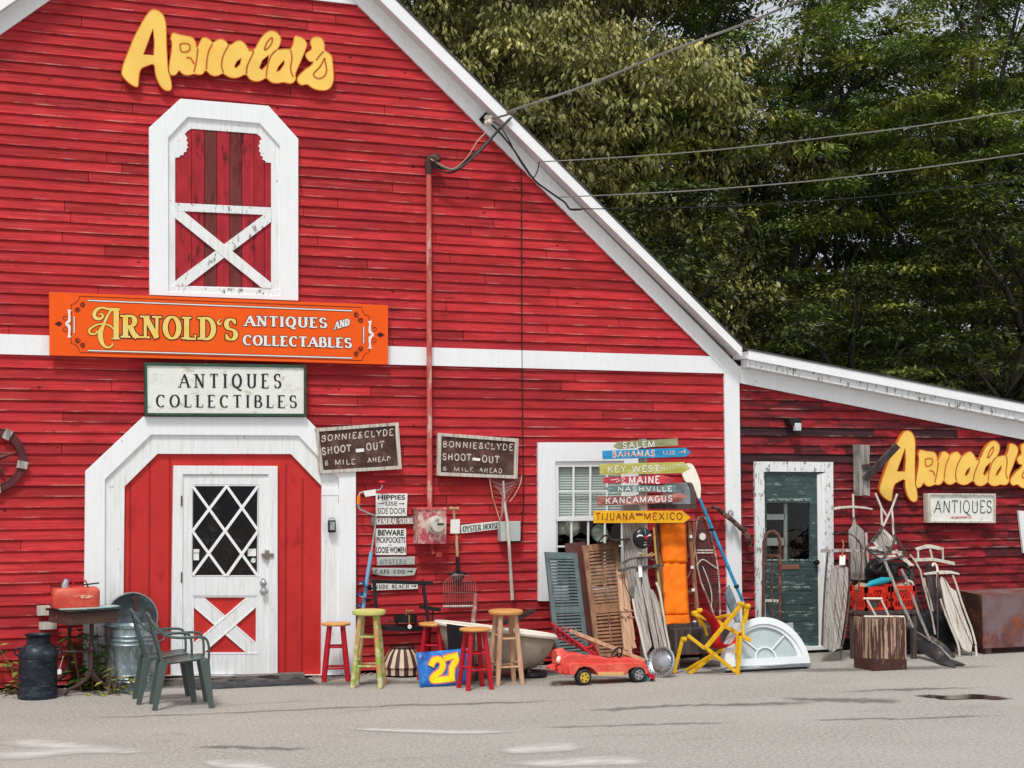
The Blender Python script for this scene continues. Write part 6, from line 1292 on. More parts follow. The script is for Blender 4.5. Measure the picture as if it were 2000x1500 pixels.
# grey plank & black ball mask
L_=LN(-.9,.34)
solo('weathered_board',M().prism([L_(*p) for p in ((1214,975),(1262,962),(1252,1060),(1246,1168),(1238,1174),(1230,1160),(1222,1100))],(0,.03,0)),GREYW,'pale grey weathered plank standing on end beneath the arrow boards','board',L_(1240,1172))
bc=P(1254,1051,-.98);T_=thing('painted_face_ball','round black painted ball with white eyes and a red nose','ornament',bc-V((0,0,.11)))
obj('ball',M().ball(bc,(.105,.06,.112),n=26),mat('glossy_black','#15161c',rough=.3,spec=.5,bump=0),T_)
cbq=C(1170,1030,5.)
def onball(x,y):
    p=P(*cbq(x,y),-.98);dx=(p.x-bc.x)/.105;dz=(p.z-bc.z)/.112;r2_=min(.95,dx*dx+dz*dz);p.y=bc.y-.06*math.sqrt(1-r2_)-.003;return p
def dots(nm,pts,w_,mt_):
    m=M();sp=spline(pts,5);L1=[];R1=[];n=len(sp)
    for i,p in enumerate(sp):
        a=sp[max(i-1,0)];b=sp[min(i+1,n-1)];dx,dy=b[0]-a[0],b[1]-a[1];l=math.hypot(dx,dy) or 1;ww=w_*(math.sin(math.pi*(i+.5)/n)**.5)/2;L1.append(onball(p[0]-dy/l*ww,p[1]+dx/l*ww));R1.append(onball(p[0]+dy/l*ww,p[1]-dx/l*ww))
    m.add(L1+R1,[(i,i+1,n+i+1,n+i) for i in range(n-1)]);obj(nm,m,mt_,T_,smooth=0)
dots('eye',[(352,92),(368,78),(388,76),(404,86)],14,TXTWH);dots('eye',[(450,88),(466,76),(484,72),(496,84)],14,TXTWH)
obj('nose',M().ball(onball(430,98)+V((0,-.006,0)),(.022,.014,.022)),REDP,T_);dots('mouth',[(418,150),(430,143),(444,150)],10,mat('pink_mouth','#d98f96',bump=0));dots('mouth',[(416,164),(430,174),(446,163)],9,TXTWH)
dots('forehead_stripe',[(431,12),(432,40),(433,66)],9,mat('teal_stripe','#3fa3a0',bump=0))
# ================================================================ LEANING THINGS BETWEEN WINDOW AND CORNER BOARD
def deck(T_,nm,poly,L_,n,mt,t=.02,gap=.008):
    """slatted board: quad poly TL TR BR BL (px) on leaning plane, n slats, each its own part"""
    pass
def sled(label,L_,slats,mt,bars=(),runners=(),rods=(),barm=None,runm=None,name='wooden_sled',group='old wooden sleds leaning on the walls',base=None,t=.018):
    T_=thing(name,label,'sled',base or L_(*slats[0][0]),group)
    for s in slats:
        ps=[L_(*p) for p in s];cx=sum(p.x for p in ps)/len(ps);w_=max(.02,(max(p.x for p in ps)-min(p.x for p in ps))*.5)
        g_=[]
        for i,p in enumerate(ps):
            a=ps[i-1];b=ps[(i+1)%len(ps)];e=(b-a);nn=V((e.z,0,-e.x));nn=nn.normalized() if nn.length else V((0,0,0));c_=sum(ps,V((0,0,0)))/len(ps)
            if nn.dot(p-c_)<0: nn=-nn
            g_.append(p-nn*.004)
        obj('slat',M().prism(g_,(0,t,0)),mt,T_,smooth=0,bev=.002)
    for b in bars: obj('steering_bar',M().prism([L_(p[0],p[1],-.03) for p in b],(0,.03,0)),barm or mt,T_,smooth=0,bev=.003)
    for r_ in runners:
        sp=spline(r_,5) if len(r_)>2 else r_;obj('runner',M().tube([L_(p[0],p[1],-.015) for p in sp],.012,n=7),runm or IRON,T_)
    for r_ in rods: obj('metal_rod',M().tube([L_(p[0],p[1],-.01) for p in r_],.006,n=6),IRON,T_)
    return T_
cq=C(1170,1030,5.)
L1=LN(-1.42,.55)
sled('long grey slatted sled leaning on the post, with a chrome wheel cover at its foot',L1,[
 [cq(*p) for p in ((378,240),(410,240),(412,560),(520,1160),(440,1260),(345,700))],
 [cq(*p) for p in ((414,240),(446,330),(500,640),(590,1180),(545,1200),(420,590))],
 [cq(*p) for p in ((447,330),(468,490),(500,600),(640,1200),(596,1200),(505,640))],
 [cq(*p) for p in ((497,598),(530,610),(560,660),(585,740),(690,1260),(646,1220))]],GREYW,
 bars=[[cq(*p) for p in ((192,412),(240,402),(330,382),(400,378),(470,378),(560,362),(632,362),(640,385),(560,392),(470,408),(400,412),(330,402),(250,428),(195,436))],[cq(*p) for p in ((230,345),(300,305),(400,285),(480,292),(560,320),(556,332),(480,306),(400,300),(310,320),(240,362))]],barm=DKW,
 runners=[[cq(*p) for p in ((330,700),(360,860),(400,1010),(440,1200),(470,1300))],[cq(*p) for p in ((560,540),(598,660),(650,980),(712,1300))]],runm=PALEW,
 rods=[[cq(*p) for p in ((550,330),(562,600))],[cq(*p) for p in ((240,430),(255,560),(320,720))]],base=L1(*cq(600,1290)))
solo('paper_label',M().prism([L1(cq(*p)[0],cq(*p)[1],-.05) for p in ((383,374),(418,372),(424,484),(390,486))],(0,.002,0)),TAG,'white paper label hanging from the cross bar of the grey sled','tag',L1(*cq(400,484)))
LS=LN(-1.25,.45)
m=M()
for a,b in (((188,420),(262,1200)),((240,440),(330,1100)),((215,800),(345,1180)),((250,560),(300,1240))): m.bar(LS(*cq(*a)),LS(*cq(*b)),.045,.025)
for x0,y0 in ((215,815),(250,790),(270,800),(225,860),(285,860),(300,845),(260,885)): m.ball(LS(*cq(x0,y0),-.03) if False else LS(cq(x0,y0)[0],cq(x0,y0)[1],-.04),.012,n=8)
for a,b in (((210,820),(340,815)),((215,870),(350,880))): m.tube([LS(cq(*a)[0],cq(*a)[1],-.02),LS(cq(*b)[0],cq(*b)[1],-.02)],.008,n=6)
solo('ski_bundle',m,LTW,'bundle of narrow bare wood strips tied together between brown shutter and sled','bundle',LS(*cq(300,1230)))
m=M()
m.tube([LS(cq(x,y)[0],cq(x,y)[1],-.06) for x,y in spline([(395,262),(440,258),(480,268),(545,262),(505,282),(460,275),(410,285),(470,272),(520,245)],4)],.006,n=5);solo('rope_knot',m,ROPE,'knotted tan rope on the grey sled cross bar','rope',LS(*cq(470,280)))
T_=None
# bamboo pole / brown poles
solo('bamboo_pole',M().tube([P(1277,1030,-.72),P(1279,1060,-.74),P(1283,1105,-.8),P(1289,1155,-.9),P(1292,1290,-1.05)],[.010,.012,.013,.014,.014],n=8),mat('bamboo','#a89552',c2='#6d5f35',th=.6,sc_=(9,9,9)),'thin yellowish bamboo pole standing left of the orange cushion','pole',P(1292,1290,-1.05))
L2=LN(-.95,.40)
T_=thing('lounge_chair','folded brown wood lounge chair with a long tufted orange cushion','lounge chair',L2(1325,1290))
for a,b in (((1284,1020),(1299,1240)),((1345,1020),(1366,1240))): obj('frame_rail',M().bar(L2(a[0],a[1],.03),L2(b[0],b[1],.03),.04,.03),BRNW,T_,smooth=0)
for yy in (1085,1155): obj('cross_slat',M().bar(L2(1284,yy,.05),L2(1352,yy,.05),.03,.02),BRNW,T_,smooth=0)
for a,b in (((1300,1225),(1362,1219)),((1302,1232),(1380,1227))): obj('seat_rail',M().bar(L2(a[0],a[1],-.02),L2(b[0],b[1],-.02),.045,.05),DKW,T_,smooth=0)
cl5=C(1180,1040,5.)
segs=[((548,-90),(782,-90),(785,130),(555,130)),((552,130),(786,130),(798,290),(566,290)),((568,292),(800,290),(808,555),(580,562)),((580,562),(808,556),(832,800),(586,808)),((590,812),(838,806),(846,895),(596,905))]
segs=[((548,-90),(782,-90),(800,292),(568,292)),((567,288),(801,288),(832,803),(586,810)),((590,808),(836,802),(846,895),(596,905))];segs=[[cl5(*p) for p in s] for s in segs]
for k,s in enumerate(segs):
    m=M();nu,nv=10,(24 if k<2 else 9)
    for j in range(nv+1):
        for i in range(nu+1):
            u=i/nu;v=j/nv;x=(s[0][0]*(1-u)+s[1][0]*u)*(1-v)+(s[3][0]*(1-u)+s[2][0]*u)*v;y=(s[0][1]*(1-u)+s[1][1]*u)*(1-v)+(s[3][1]*(1-u)+s[2][1]*u)*v
            b=(1-(2*u-1)**4)*(1-(2*v-1)**(20 if k<2 else 6))*(1-(.5*math.exp(-((v-.52)*16)**2) if k<2 else 0));wr=.006*math.sin(u*9+v*23+k)*(u*(1-u)*4)+.012*math.sin(u*17+k)*math.exp(-((v-.02)*9)**2)+.012*math.sin(u*13+2*k)*math.exp(-((v-.98)*9)**2)
            m.v.append(tuple(L2(x,y,-.025-(.022 if k<4 else .04)*b**.6+wr*.7)))
    for j in range(nv):
        for i in range(nu): a=j*(nu+1)+i;m.f.append((a,a+1,a+nu+2,a+nu+1));m.m.append(0)
    o=obj('cushion',m,CUSH,T_,smooth=70);o.modifiers.new('s','SOLIDIFY').thickness=.02
for yy in (1048,1108,1152,1215):
    obj('cushion_tie',M().box(L2(1349+(yy-1048)*.045,yy,-.02),(.03,.02,.03),mi=0),TAG,T_)
solo('dark_bench',M().hexa([V((P(x,1200,-.75).x,y,z)) for z in (.16,.42) for x,y in ((1300,-.95),(1412,-.95),(1412,-.30),(1300,-.30))]),DKW,'low dark wooden bench behind the yellow folding chair','bench',P(1350,1290,-.6))
for x in (1308,1404): pass
m=M()
for x in (1308,1405):
    for y in (-.9,-.36): m.box((P(x,1200,-.75).x,y,.08),(.05,.05,.16))
m2=obj('bench_leg',m,DKW,bpy.data.objects['dark_bench'],smooth=0);m2.location=-bpy.data.objects['dark_bench'].location
# snowshoe
L3=LN(-.52,.24)
T_=thing('snowshoe','long wooden snowshoe with dark webbing and pale lacing, leaning right of the orange cushion','snowshoe',L3(1408,1240))
lft=[cl5(*p) for p in ((925,-150),(890,-60),(878,60),(888,180),(902,260),(908,320),(925,400),(950,500),(985,580),(1020,670),(1070,800),(1120,930))]
rgt=[cl5(*p) for p in ((925,-150),(985,-140),(1025,-60),(1050,60),(1080,180),(1098,280),(1112,360),(1122,480),(1126,560),(1130,700),(1133,830),(1135,930))]
for s in (lft,rgt): obj('bent_frame',M().tube([L3(p[0],p[1],-.02) for p in spline(s,5)],.011,n=7),mat('snowshoe_frame','#8d6a60',c2='#c9b6a8',th=.55,sc_=(9,9,9)) if s is lft else bpy.data.materials['snowshoe_frame'],T_)
m=M();sl_=spline(lft,5);sr_=spline(rgt,5);n=min(len(sl_),len(sr_))
ol=M();ol.prism([L3(p[0],p[1],.006) for p in sl_[:40]]+[L3(p[0],p[1],.006) for p in sr_[:40][::-1]],(0,.004,0))
WEB=bpy.data.materials.new('webbing');WEB.use_nodes=True;t_=WEB.node_tree;b_=t_.nodes['Principled BSDF'];b_.inputs['Base Color'].default_value=hx('#3a2a2a')
for k in range(2,n-12):
    a,b=sl_[k],sr_[k];m.tube([L3(a[0],a[1],-.018),L3(b[0],b[1],-.018)],.0035,n=4)
    if k+7<n: 
        b=sr_[k+7];m.tube([L3(a[0],a[1],-.014),L3(b[0],b[1],-.014)],.0028,n=4);a=sr_[k];b=sl_[k+7];m.tube([L3(a[0],a[1],-.012),L3(b[0],b[1],-.012)],.0028,n=4)
obj('webbing',m,WEB,T_,smooth=0)
m=M()
for s in (sl_,sr_):
    for k in range(25,40): m.ball(L3(s[k][0],s[k][1],-.034),(.010,.008,.010),n=6)
for yy in (175,200): m.tube([L3(cl5(905,yy)[0],cl5(905,yy)[1],-.03),L3(cl5(1062,yy)[0],cl5(1062,yy)[1],-.03)],.009,n=6)
m.tube([L3(*cl5(x,y),-.03) for x,y in spline([(905,320),(960,265),(1040,310),(1105,355)],4)],.008,n=6);m.tube([L3(*cl5(x,y),-.03) for x,y in spline([(960,330),(1010,450),(1050,600),(1045,740)],4)],.007,n=6)
obj('lacing',m,PALEW,T_)
p=L3(*cl5(960,40),-.04);solo('oval_tag',M().lathe([(.001,0),(.04,0),(.04,.003),(0,.003)],p,(0,-1,0),n=18),TAG,'white oval tag tied to the snowshoe','tag',p)
m=M();m.tube([L3(*cl5(x,y),-.03) for x,y in spline([(872,-180),(880,-60),(872,60),(885,170),(870,290),(850,370),(808,450)],5)],.006,n=6);m.tube([L3(*cl5(x,y),-.03) for x,y in spline([(910,-110),(895,0),(885,120),(905,270)],5)],.006,n=6);solo('hanging_cord',m,mat('peach_cord','#c9a07c'),'pale cord dangling beside the snowshoe','cord',L3(*cl5(808,450)))
p=L3(*cl5(893,690),-.1);solo('oval_tag',M().lathe([(.001,0),(.022,0),(.022,.003),(0,.003)],p,(0,-1,0),n=14),TAG,'small white tag low on the wall beside the orange cushion','tag',p)
# oar
co_=C(1300,880,6.);L4=LN(-.75,.30)
T_=thing('oar','canoe paddle with cream blade and blue shaft leaning across the corner board','paddle',L4(1452,1180))
obj('blade',M().prism([L4(*co_(*p)) for p in smoothpoly([(250,145),(320,155),(372,260),(418,400),(412,575),(385,585),(345,450),(240,380),(190,275),(205,190)],1)],(0,.018,0)),CREAM,T_,smooth=30,bev=.004)
obj('shaft',M().tube([L4(*co_(395,560)),L4(*co_(540,900)),L4(*co_(790,1500)),L4(1453,1180)],[.017,.019,.019,.017],n=10),BLUEP,T_)
for x,y in ((543,928),(975,1850)):
    pass
for a in ((540,925),(830,1590)):
    pp=L4(*co_(*a));obj('ferrule',M().tube([pp+V((-.004,0,.012)),pp+V((.006,0,-.014))],.028,n=10),BLACK,T_)
# branch
m=M();m.tube([P(*co_(x,y),-.13-.04*math.sin(i)) for i,(x,y) in enumerate(spline([(490,695),(530,672),(600,668),(690,750),(780,815),(860,890),(930,950),(975,1040),(992,1120)],4))],[.012]+[.02]*8+[.027]*12+[.030]*8+[.02]*3+[.01],n=9)
m.tube([P(*co_(x,y),-.14) for x,y in ((880,880),(920,880),(960,940))],.008,n=6)
solo('driftwood_branch',m,mat('brown_branch','#5a4038',c2='#7d6458',th=.55,sc_=(20,20,20),bump=.5),'crooked brown branch fixed across the white corner board','branch',P(*co_(992,1120),-.15))
# grey blade shaped board right
L5=LN(-.62,.3)
T_=solo('metal_scoop',M().prism([L5(*cl5(*p)) for p in ((1225,515),(1190,560),(1182,640),(1230,760),(1290,880),(1330,880),(1320,760),(1270,620))],(0,.02,0)),STEEL,'grey scoop shaped metal piece leaning below the paddle','scoop',L5(*cl5(1300,880)))
# chrome wheel cover
hb=G(1302,1323);ax=V((-1.0,-.62,.42)).normalized();hc=V((hb.x-.035,hb.y+.06,.150))
T_=thing('wheel_cover','round chrome wheel cover leaning against the foot of the grey sled','wheel cover',V((hc.x,hc.y,0)))
rr=.160
obj('dish',M().lathe([(rr,-.012),(rr*1.0,0),(rr*.93,.012),(rr*.74,.004),(rr*.66,-.006),(rr*.60,.010),(rr*.5,.026),(rr*.2,.032),(0,.033)],hc,ax,n=48),CHROME,T_,smooth=35)
m=M();qm=ax.to_track_quat('Z','Y').to_matrix()
for k in range(24):
    a=k/24*6.283;c_=hc+qm@V((rr*.82*math.cos(a),rr*.82*math.sin(a),.011));m.bar(c_+qm@V((-.005*math.cos(a),-.005*math.sin(a),0)),c_+qm@V((.006*math.cos(a),.006*math.sin(a),0)),.011,.004,tuple(ax))
obj('vent_slots',m,BLACK,T_,smooth=0)
p=P(1272,1303,-1.75);solo('teal_bottle',M().tube([V((p.x,p.y+.1,0)),V((p.x,p.y+.1,.06)),V((p.x-.02,p.y+.1,.09))],[.022,.022,.01],n=12),mat('teal_glass','#3f9a94',rough=.15),'small teal bottle between the toy jeep and the wheel cover','bottle',V((p.x,p.y,0)))
# yellow folding chair
T_=thing('folding_chair','yellow painted wooden folding chair with a red canvas seat','folding chair',G(1380,1315))
def yb(a,b,ya,yb_,w=.036,t=.022,nm='frame_bar'):
    return obj(nm,M().bar(P(*cl5(*a),ya),P(*cl5(*b),yb_),w,t),YPAINT,T_,smooth=0,bev=.004)
yf=-1.62;yr=-1.12
ff=G(*cl5(1300,1390));fy=ff.y;f2=G(*cl5(680,1380)).y
yb((1345,700),(985,1135),fy+.15,fy+.05,.042,.026);yb((985,1135),(815,1005),fy+.05,fy+.1);yb((985,1120),(1300,1372),fy+.06,fy,.038)
yb((1300,1400),(1330,1010),fy,fy+.05,.042,.028,'leg');yb((1345,870),(1365,1040),fy+.14,fy+.06,.03)
yb((1392,735),(1368,880),fy+.2,fy+.18,.05,.03);yb((880,800),(1110,880),fy+.45,fy+.35);yb((1100,870),(1435,1060),fy+.30,fy+.12,.042,.024)
yb((890,790),(990,935),fy+.46,fy+.42);yb((985,930),(1005,1010),fy+.42,fy+.40,.026);yb((760,1060),(680,1375),f2+.03,f2,.034,.026,'leg')
yb((800,1350),(1050,1200),fy+.34,fy+.2);yb((832,1382),(1190,1110),fy+.22,fy+.3,.034,.024,'leg');yb((1060,848),(1180,815),fy+.36,fy+.25,.03);yb((1180,815),(1260,800),fy+.25,fy+.2,.026);yb((1300,1000),(1285,1190),fy+.16,fy+.12,.02)
for a,y_ in (((1335,700),fy+.15),((1395,722),fy+.2),((880,790),fy+.46),((775,1045),f2+.03),((930,765),fy+.46)): obj('wooden_joint',M().lathe([(.012,-.03),(.026,-.026),(.028,.026),(.012,.03)],P(*cl5(*a),y_),(1,0,0),n=12),YPAINT,T_)
m=M();sg=[((930,790),(1035,800),(1085,905),(1080,1010),(1060,1060)),((960,930),(1010,960),(1025,1040),(1030,1075),(1040,1100))]
pts1=spline([(935,790),(1010,860),(1050,960),(1040,1060),(1060,1120),(1150,1130),(1230,1090),(1290,1015)],4);n=len(pts1)
for i,p in enumerate(pts1):
    m.v.append(tuple(P(*cl5(*p),fy+.40-.25*i/n)));m.v.append(tuple(P(*cl5(p[0]+45+55*math.sin(math.pi*i/n),p[1]-40),fy+.16)))
for i in range(n-1): m.f.append((2*i,2*i+1,2*i+3,2*i+2));m.m.append(0)
o=obj('canvas_seat',m,REDCL,T_,smooth=80);o.modifiers.new('s','SOLIDIFY').thickness=.006
# half round window
base=P(1495,1308,G(1495,1309).y);base.z=0;by=base.y
wl=(P(1412,1300,by)-P(1577,1300,by)).length/2;cx_=(P(1412,1300,by).x+P(1577,1300,by).x)/2
tilt=math.radians(14);eu=V((1,0,0));ev=V((0,math.sin(tilt),math.cos(tilt)));en=V((0,-math.cos(tilt),math.sin(tilt)))
o0=V((cx_,by,.045));hgt=(P(1487,1207,by+.12).z-.045)/math.cos(tilt);print('halfwin',wl,hgt)
ky=hgt/wl
T_=thing('half_round_window','white half round fan window unit leaning in front of the green door','window',V((cx_,by,0)))
def hr(ro,ri,n0,n1,zlo=0,nn=40):
    m=M()
    for i in range(nn+1):
        a=math.pi*i/nn
        for r_,nn_ in ((ro,n0),(ri,n0),(ri,n1),(ro,n1)): m.v.append(tuple(o0+eu*(r_*math.cos(a))+ev*(zlo+r_*math.sin(a)*ky)+en*nn_))
    for i in range(nn):
        for k in range(4): m.f.append((i*4+k,(i+1)*4+k,(i+1)*4+(k+1)%4,i*4+(k+1)%4));m.m.append(0)
    m.f+=[(0,1,2,3),tuple(nn*4+k for k in range(4))[::-1]];m.m+=[0,0];return m
WV=mat('white_vinyl','#e6ebee',var=.03,rough=.35,spec=.5,bump=0)
obj('outer_frame',hr(wl,wl*.86,-.05,.06),WV,T_,smooth=35);obj('inner_frame',hr(wl*.858,wl*.76,-.02,.04,.02),WV,T_,smooth=35)
def fb(u0,v0,u1,v1,n0,n1): return M().hexa([o0+eu*u+ev*v+en*k for k in (n0,n1) for u,v in ((u0,v0),(u1,v0),(u1,v1),(u0,v1))])
obj('bottom_rail',fb(-wl*.87,-.0,wl*.87,.075,-.045,.055),WV,T_,smooth=0,bev=.004);obj('sill',fb(-wl*1.0,-.038,wl*1.0,-.003,-.06,.07),mat('grey_sill_edge','#6a6f74',c2='#c9cdd0',th=.55,sc_=(2,2,60)),T_,smooth=0)
obj('inner_grille',hr(wl*.26,wl*.225,.016,.03,.07),WV,T_,smooth=35)
for a in (48,132): 
    d=V((math.cos(math.radians(a)),math.sin(math.radians(a)),0));p0=o0+eu*(d.x*wl*.25)+ev*(.07+d.y*wl*.25*ky)+en*.023;p1=o0+eu*(d.x*wl*.77)+ev*(.02+d.y*wl*.77*ky)+en*.023;obj('grille_bar',M().bar(p0,p1,.016,.014,tuple(en)),WV,T_,smooth=0)
m=M();vs=[o0+ev*.07+en*.01]
for i in range(31): a=math.pi*i/30;vs.append(o0+eu*(wl*.775*math.cos(a))+ev*(.02+wl*.775*math.sin(a)*ky)+en*.01)
m.add(vs,[(0,i+1,i+2) for i in range(30)]);obj('pane',m,FROST,T_,smooth=0)
# plastic bag behind
solo('plastic_sheet',M().prism([P(*cd(*p),-.45) for p in ((385,1055),(480,1038),(488,1150),(400,1160))],(0,.01,0)),mat('translucent_film','#b9c2c2',rough=.3),'crumpled clear plastic sheet behind the half round window','plastic sheet',P(*cd(440,1155),-.45))
# hand truck
T_=thing('hand_truck','rusty brown hand truck with an arched handle, standing in front of the green door','hand truck',V((P(*cd(300,1200),-.35).x,-.35,0)))
RB=mat('rust_brown_paint','#5a3834',c2='#87584a',th=.58,sc_=(14,14,14),var=.2,rough=.6)
q=lambda x,y,d=0:P(*cd(x,y),-.34+d)
btm=q(225,1000);m=M();arc_=[(222,1010),(228,700),(230,350),(248,285),(285,256),(315,256),(350,285),(368,350),(368,700),(366,1010)]
pp=[q(*a) for a in arc_];pp=[V((pp[0].x,pp[0].y-.03,.03))]+pp+[V((pp[-1].x,pp[-1].y-.03,.03))];obj('arched_rail',M().tube(pp,.020,n=10),RB,T_)
obj('center_bar',M().tube([q(300,465),q(300,1000),V((q(300,1000).x,-.36,.06))],.010,n=7),RB,T_)
for yy in (460,850): obj('cross_bar',M().bar(q(232,yy),q(368,yy+4),.03,.012),RB if yy==460 else PALEW,T_,smooth=0)
obj('toe_plate',M().box(V((q(297,1000).x,-.47,.02)),(.40,.24,.012)),RB,T_)
for x in (215,378): obj('wheel',M().lathe([(.05,-.02),(.09,-.02),(.09,.02),(.05,.02)],V((q(x,1000).x,-.26,.09)),(1,0,0),n=18),RUBBER,T_)
# ================================================================ SLED PILE AGAINST THE SHED
r2=C(1600,930,3.75);L6=LN(-1.0,.38);L7=LN(-.62,.24)
sled('worn grey plank sled leaning upright beside the green door, four slats, paper label on top',L6,[
 [r2(*p) for p in ((62,740),(84,728),(80,980),(60,1265),(32,1250))],[r2(*p) for p in ((86,690),(118,655),(140,652),(112,1000),(92,1292),(64,1268))],
 [r2(*p) for p in ((142,650),(186,655),(176,900),(126,1275),(96,1290),(116,1000))],[r2(*p) for p in ((188,658),(216,672),(216,800),(196,1000),(160,1240),(130,1270),(180,900))]],GREYW,
 bars=[[r2(*p) for p in ((20,536),(190,532),(330,540),(330,556),(190,556),(22,560))]],barm=GREYW,
 runners=[[r2(*p) for p in ((232,770),(222,900),(190,1150),(168,1240))],[r2(*p) for p in ((62,560),(50,700),(36,900),(20,1240))]],
 rods=[[r2(*p) for p in ((100,428),(180,412),(240,430),(290,470),(330,560))],[r2(*p) for p in ((160,1240),(160,1340))],[r2(*p) for p in ((205,560),(230,720))]],base=L6(*r2(90,1290)))
solo('paper_label',M().prism([L6(*r2(*p),-.03) for p in ((150,582),(192,578),(190,650),(148,652))],(0,.002,0)),TAG,'white paper label on the worn plank sled beside the green door','tag',L6(*r2(170,650)))
m=M();m.tube([L6(*r2(*p),-.04) for p in ((170,465),(178,500),(172,560),(168,585))],.008,n=6);solo('cord_loop',m,mat('orange_cord','#c06a3c'),'short orange cord hanging on the plank sled cross bar','cord',L6(*r2(168,585)))
sled('upright grey sled with curved pale handle bar, behind the plank sled',L7,[
 [r2(*p) for p in ((218,400),(245,360),(255,265),(275,350),(275,560),(262,760),(225,750))],[r2(*p) for p in ((277,352),(330,400),(338,560),(362,760),(300,765),(264,760),(277,560))]],GREYW,
 bars=[[r2(*p) for p in ((108,232),(150,222),(250,216),(340,224),(395,238),(388,248),(340,240),(250,232),(150,240),(112,248))]],barm=PALEW,
 runners=[[r2(*p) for p in ((345,415),(352,560),(372,790))],[r2(*p) for p in ((248,130),(250,230),(252,300))]],runm=PALEW,base=L7(*r2(290,800)))
L8=LN(-1.15,.34)
T_=thing('tangled_sled_frame','tangle of bleached sled frame pieces with crossing poles, above the red crates','sled frame',L8(*r2(490,630)),'old wooden sleds leaning on the walls')
for a,b in (((412,125),(455,230)),((455,230),(500,300)),((570,132),(530,240)),((530,240),(468,370)),((455,235),(460,360)),((533,250),(545,430)),((545,430),(560,480))): obj('pole',M().tube([L8(*r2(*a),-.02),L8(*r2(*b),-.02)],.013,n=7),PALEW,T_)
for a,b in (((470,370),(340,530)),((340,530),(470,628)),((470,628),(640,575)),((640,575),(548,425)),((350,535),(480,560)),((560,440),(520,560)),((520,530),(440,640))): obj('dark_strut',M().tube([L8(*r2(*a),-.05),L8(*r2(*b),-.05)],.012,n=7),DKW,T_)
for pl in (((440,395),(465,378),(575,480),(560,500)),((405,470),(470,400),(545,500),(490,560)),((345,515),(470,515),(475,535),(350,535)),((360,550),(560,545),(640,552),(560,566),(365,572)),((385,582),(560,576),(570,592),(400,600)),((420,608),(540,600),(520,618),(450,628)),((390,480),(410,478),(490,570),(470,580)),((560,530),(600,560),(690,650),(670,658),(590,600)),((470,500),(500,480),(530,520),(500,545))): obj('slat',M().prism([L8(*r2(*p),-.03) for p in pl],(0,.016,0)),PALEW if pl[0][0]!=405 else GREYW,T_,smooth=0)
m=M();m.tube([L8(*r2(*p),-.0) for p in spline([(470,630),(430,700),(380,680),(400,650),(480,640),(600,650),(660,690),(640,720),(560,760),(520,720)],4)],.02,n=7);m.tube([L8(*r2(*p),.02) for p in ((520,640),(640,640),(660,700),(655,780))],.012,n=6);obj('black_strap',m,BLACK,T_)
# long handled tools
def pole(label,pts,y0,k,r,mt,nm='long_handle'):
    L_=LN(y0,k);return solo(nm,M().tube([L_(*r2(*p)) for p in pts],r,n=8),mt,label,'handle',L_(*r2(*pts[-1])))
pole('grey wooden handle slanting down to the scoop, in front of the red crates',[(480,625),(520,720),(590,900),(660,1050),(685,1110)],-1.5,.3,.017,GREYW)
pole('thin grey handle slanting beside the right red crate',[(600,680),(640,760),(700,930),(745,1050),(810,1205)],-1.25,.3,.016,GREYW)
pole('bent pale rod leaning left of the large sled',[(665,575),(700,620),(740,690),(765,800),(790,900),(820,1000),(850,1160)],-.85,.25,.011,PALEW)
pole('dark iron rod standing behind the pale bent rod',[(690,660),(700,820),(760,1010),(830,1180)],-.7,.2,.008,IRON)
pole('dark straight rod between crates and large sled',[(870,700),(865,900),(868,1190)],-1.0,.25,.009,DKW)
# scoops on the ground
def gp(px,py,z): return G(px,py,z)
T_=thing('sled_scoop','large dark metal snow scoop lying on the ground beside the box, edge forward','scoop',G(1850,1306))
DKM=mat('dark_steel','#3c3b40',c2='#8a7d74',th=.62,sc_=(6,6,6),metal=.4,rough=.45,var=.2,soft=.2)
m=M();rowA=[(660,1115,-.9),(740,1160,-1.0),(890,1262,-1.35),(960,1340,-1.6),(1075,1408,-1.85)];rowB=[(665,1245,-.9),(740,1290,-1.1),(830,1340,-1.4),(900,1385,-1.7),(1000,1412,-1.95)]
for i in range(5):
    a,b=rowA[i],rowB[i];pa_,pb_=P(*r2(a[0],a[1]),a[2]),P(*r2(b[0],b[1]),b[2]);pb_.z=max(pb_.z,.01);pa_.z=max(pa_.z,.015);md=pa_.lerp(pb_,.5)+V((0,.10,-.02));md.z=max(md.z,.012);m.v+=[tuple(pa_),tuple(md),tuple(pb_)]
for i in range(4):
    for k in range(2): m.f.append((i*3+k,i*3+k+1,(i+1)*3+k+1,(i+1)*3+k));m.m.append(0)
o=obj('blade',m,DKM,T_,smooth=80);o.modifiers.new('s','SOLIDIFY').thickness=.008
m=M();m.tube([P(*r2(a,b),c)+V((0,-.01,.004)) for a,b,c in rowA],.010,n=6);obj('edge_rib',m,GREYW,T_)
L_=LN(-1.15,.5);T_=thing('sled_scoop','smaller dark snow scoop standing behind the large scoop','scoop',L_(*r2(990,1330)))
obj('blade',M().prism([L_(*r2(*p)) for p in ((790,1180),(830,1170),(930,1240),(1000,1320),(985,1345),(900,1310))],(0,.02,0)),DKM,T_,smooth=0)
solo('dark_bag',M().ball(P(*r2(455,700),-.5),(.21,.15,.17),n=16),mat('black_plastic_bag','#16181d',rough=.35,c2='#3a3f48',th=.6,sc_=(9,9,9),bump=.6),'lumpy black plastic bag behind the red crates','bag',P(*r2(450,760),-.55))
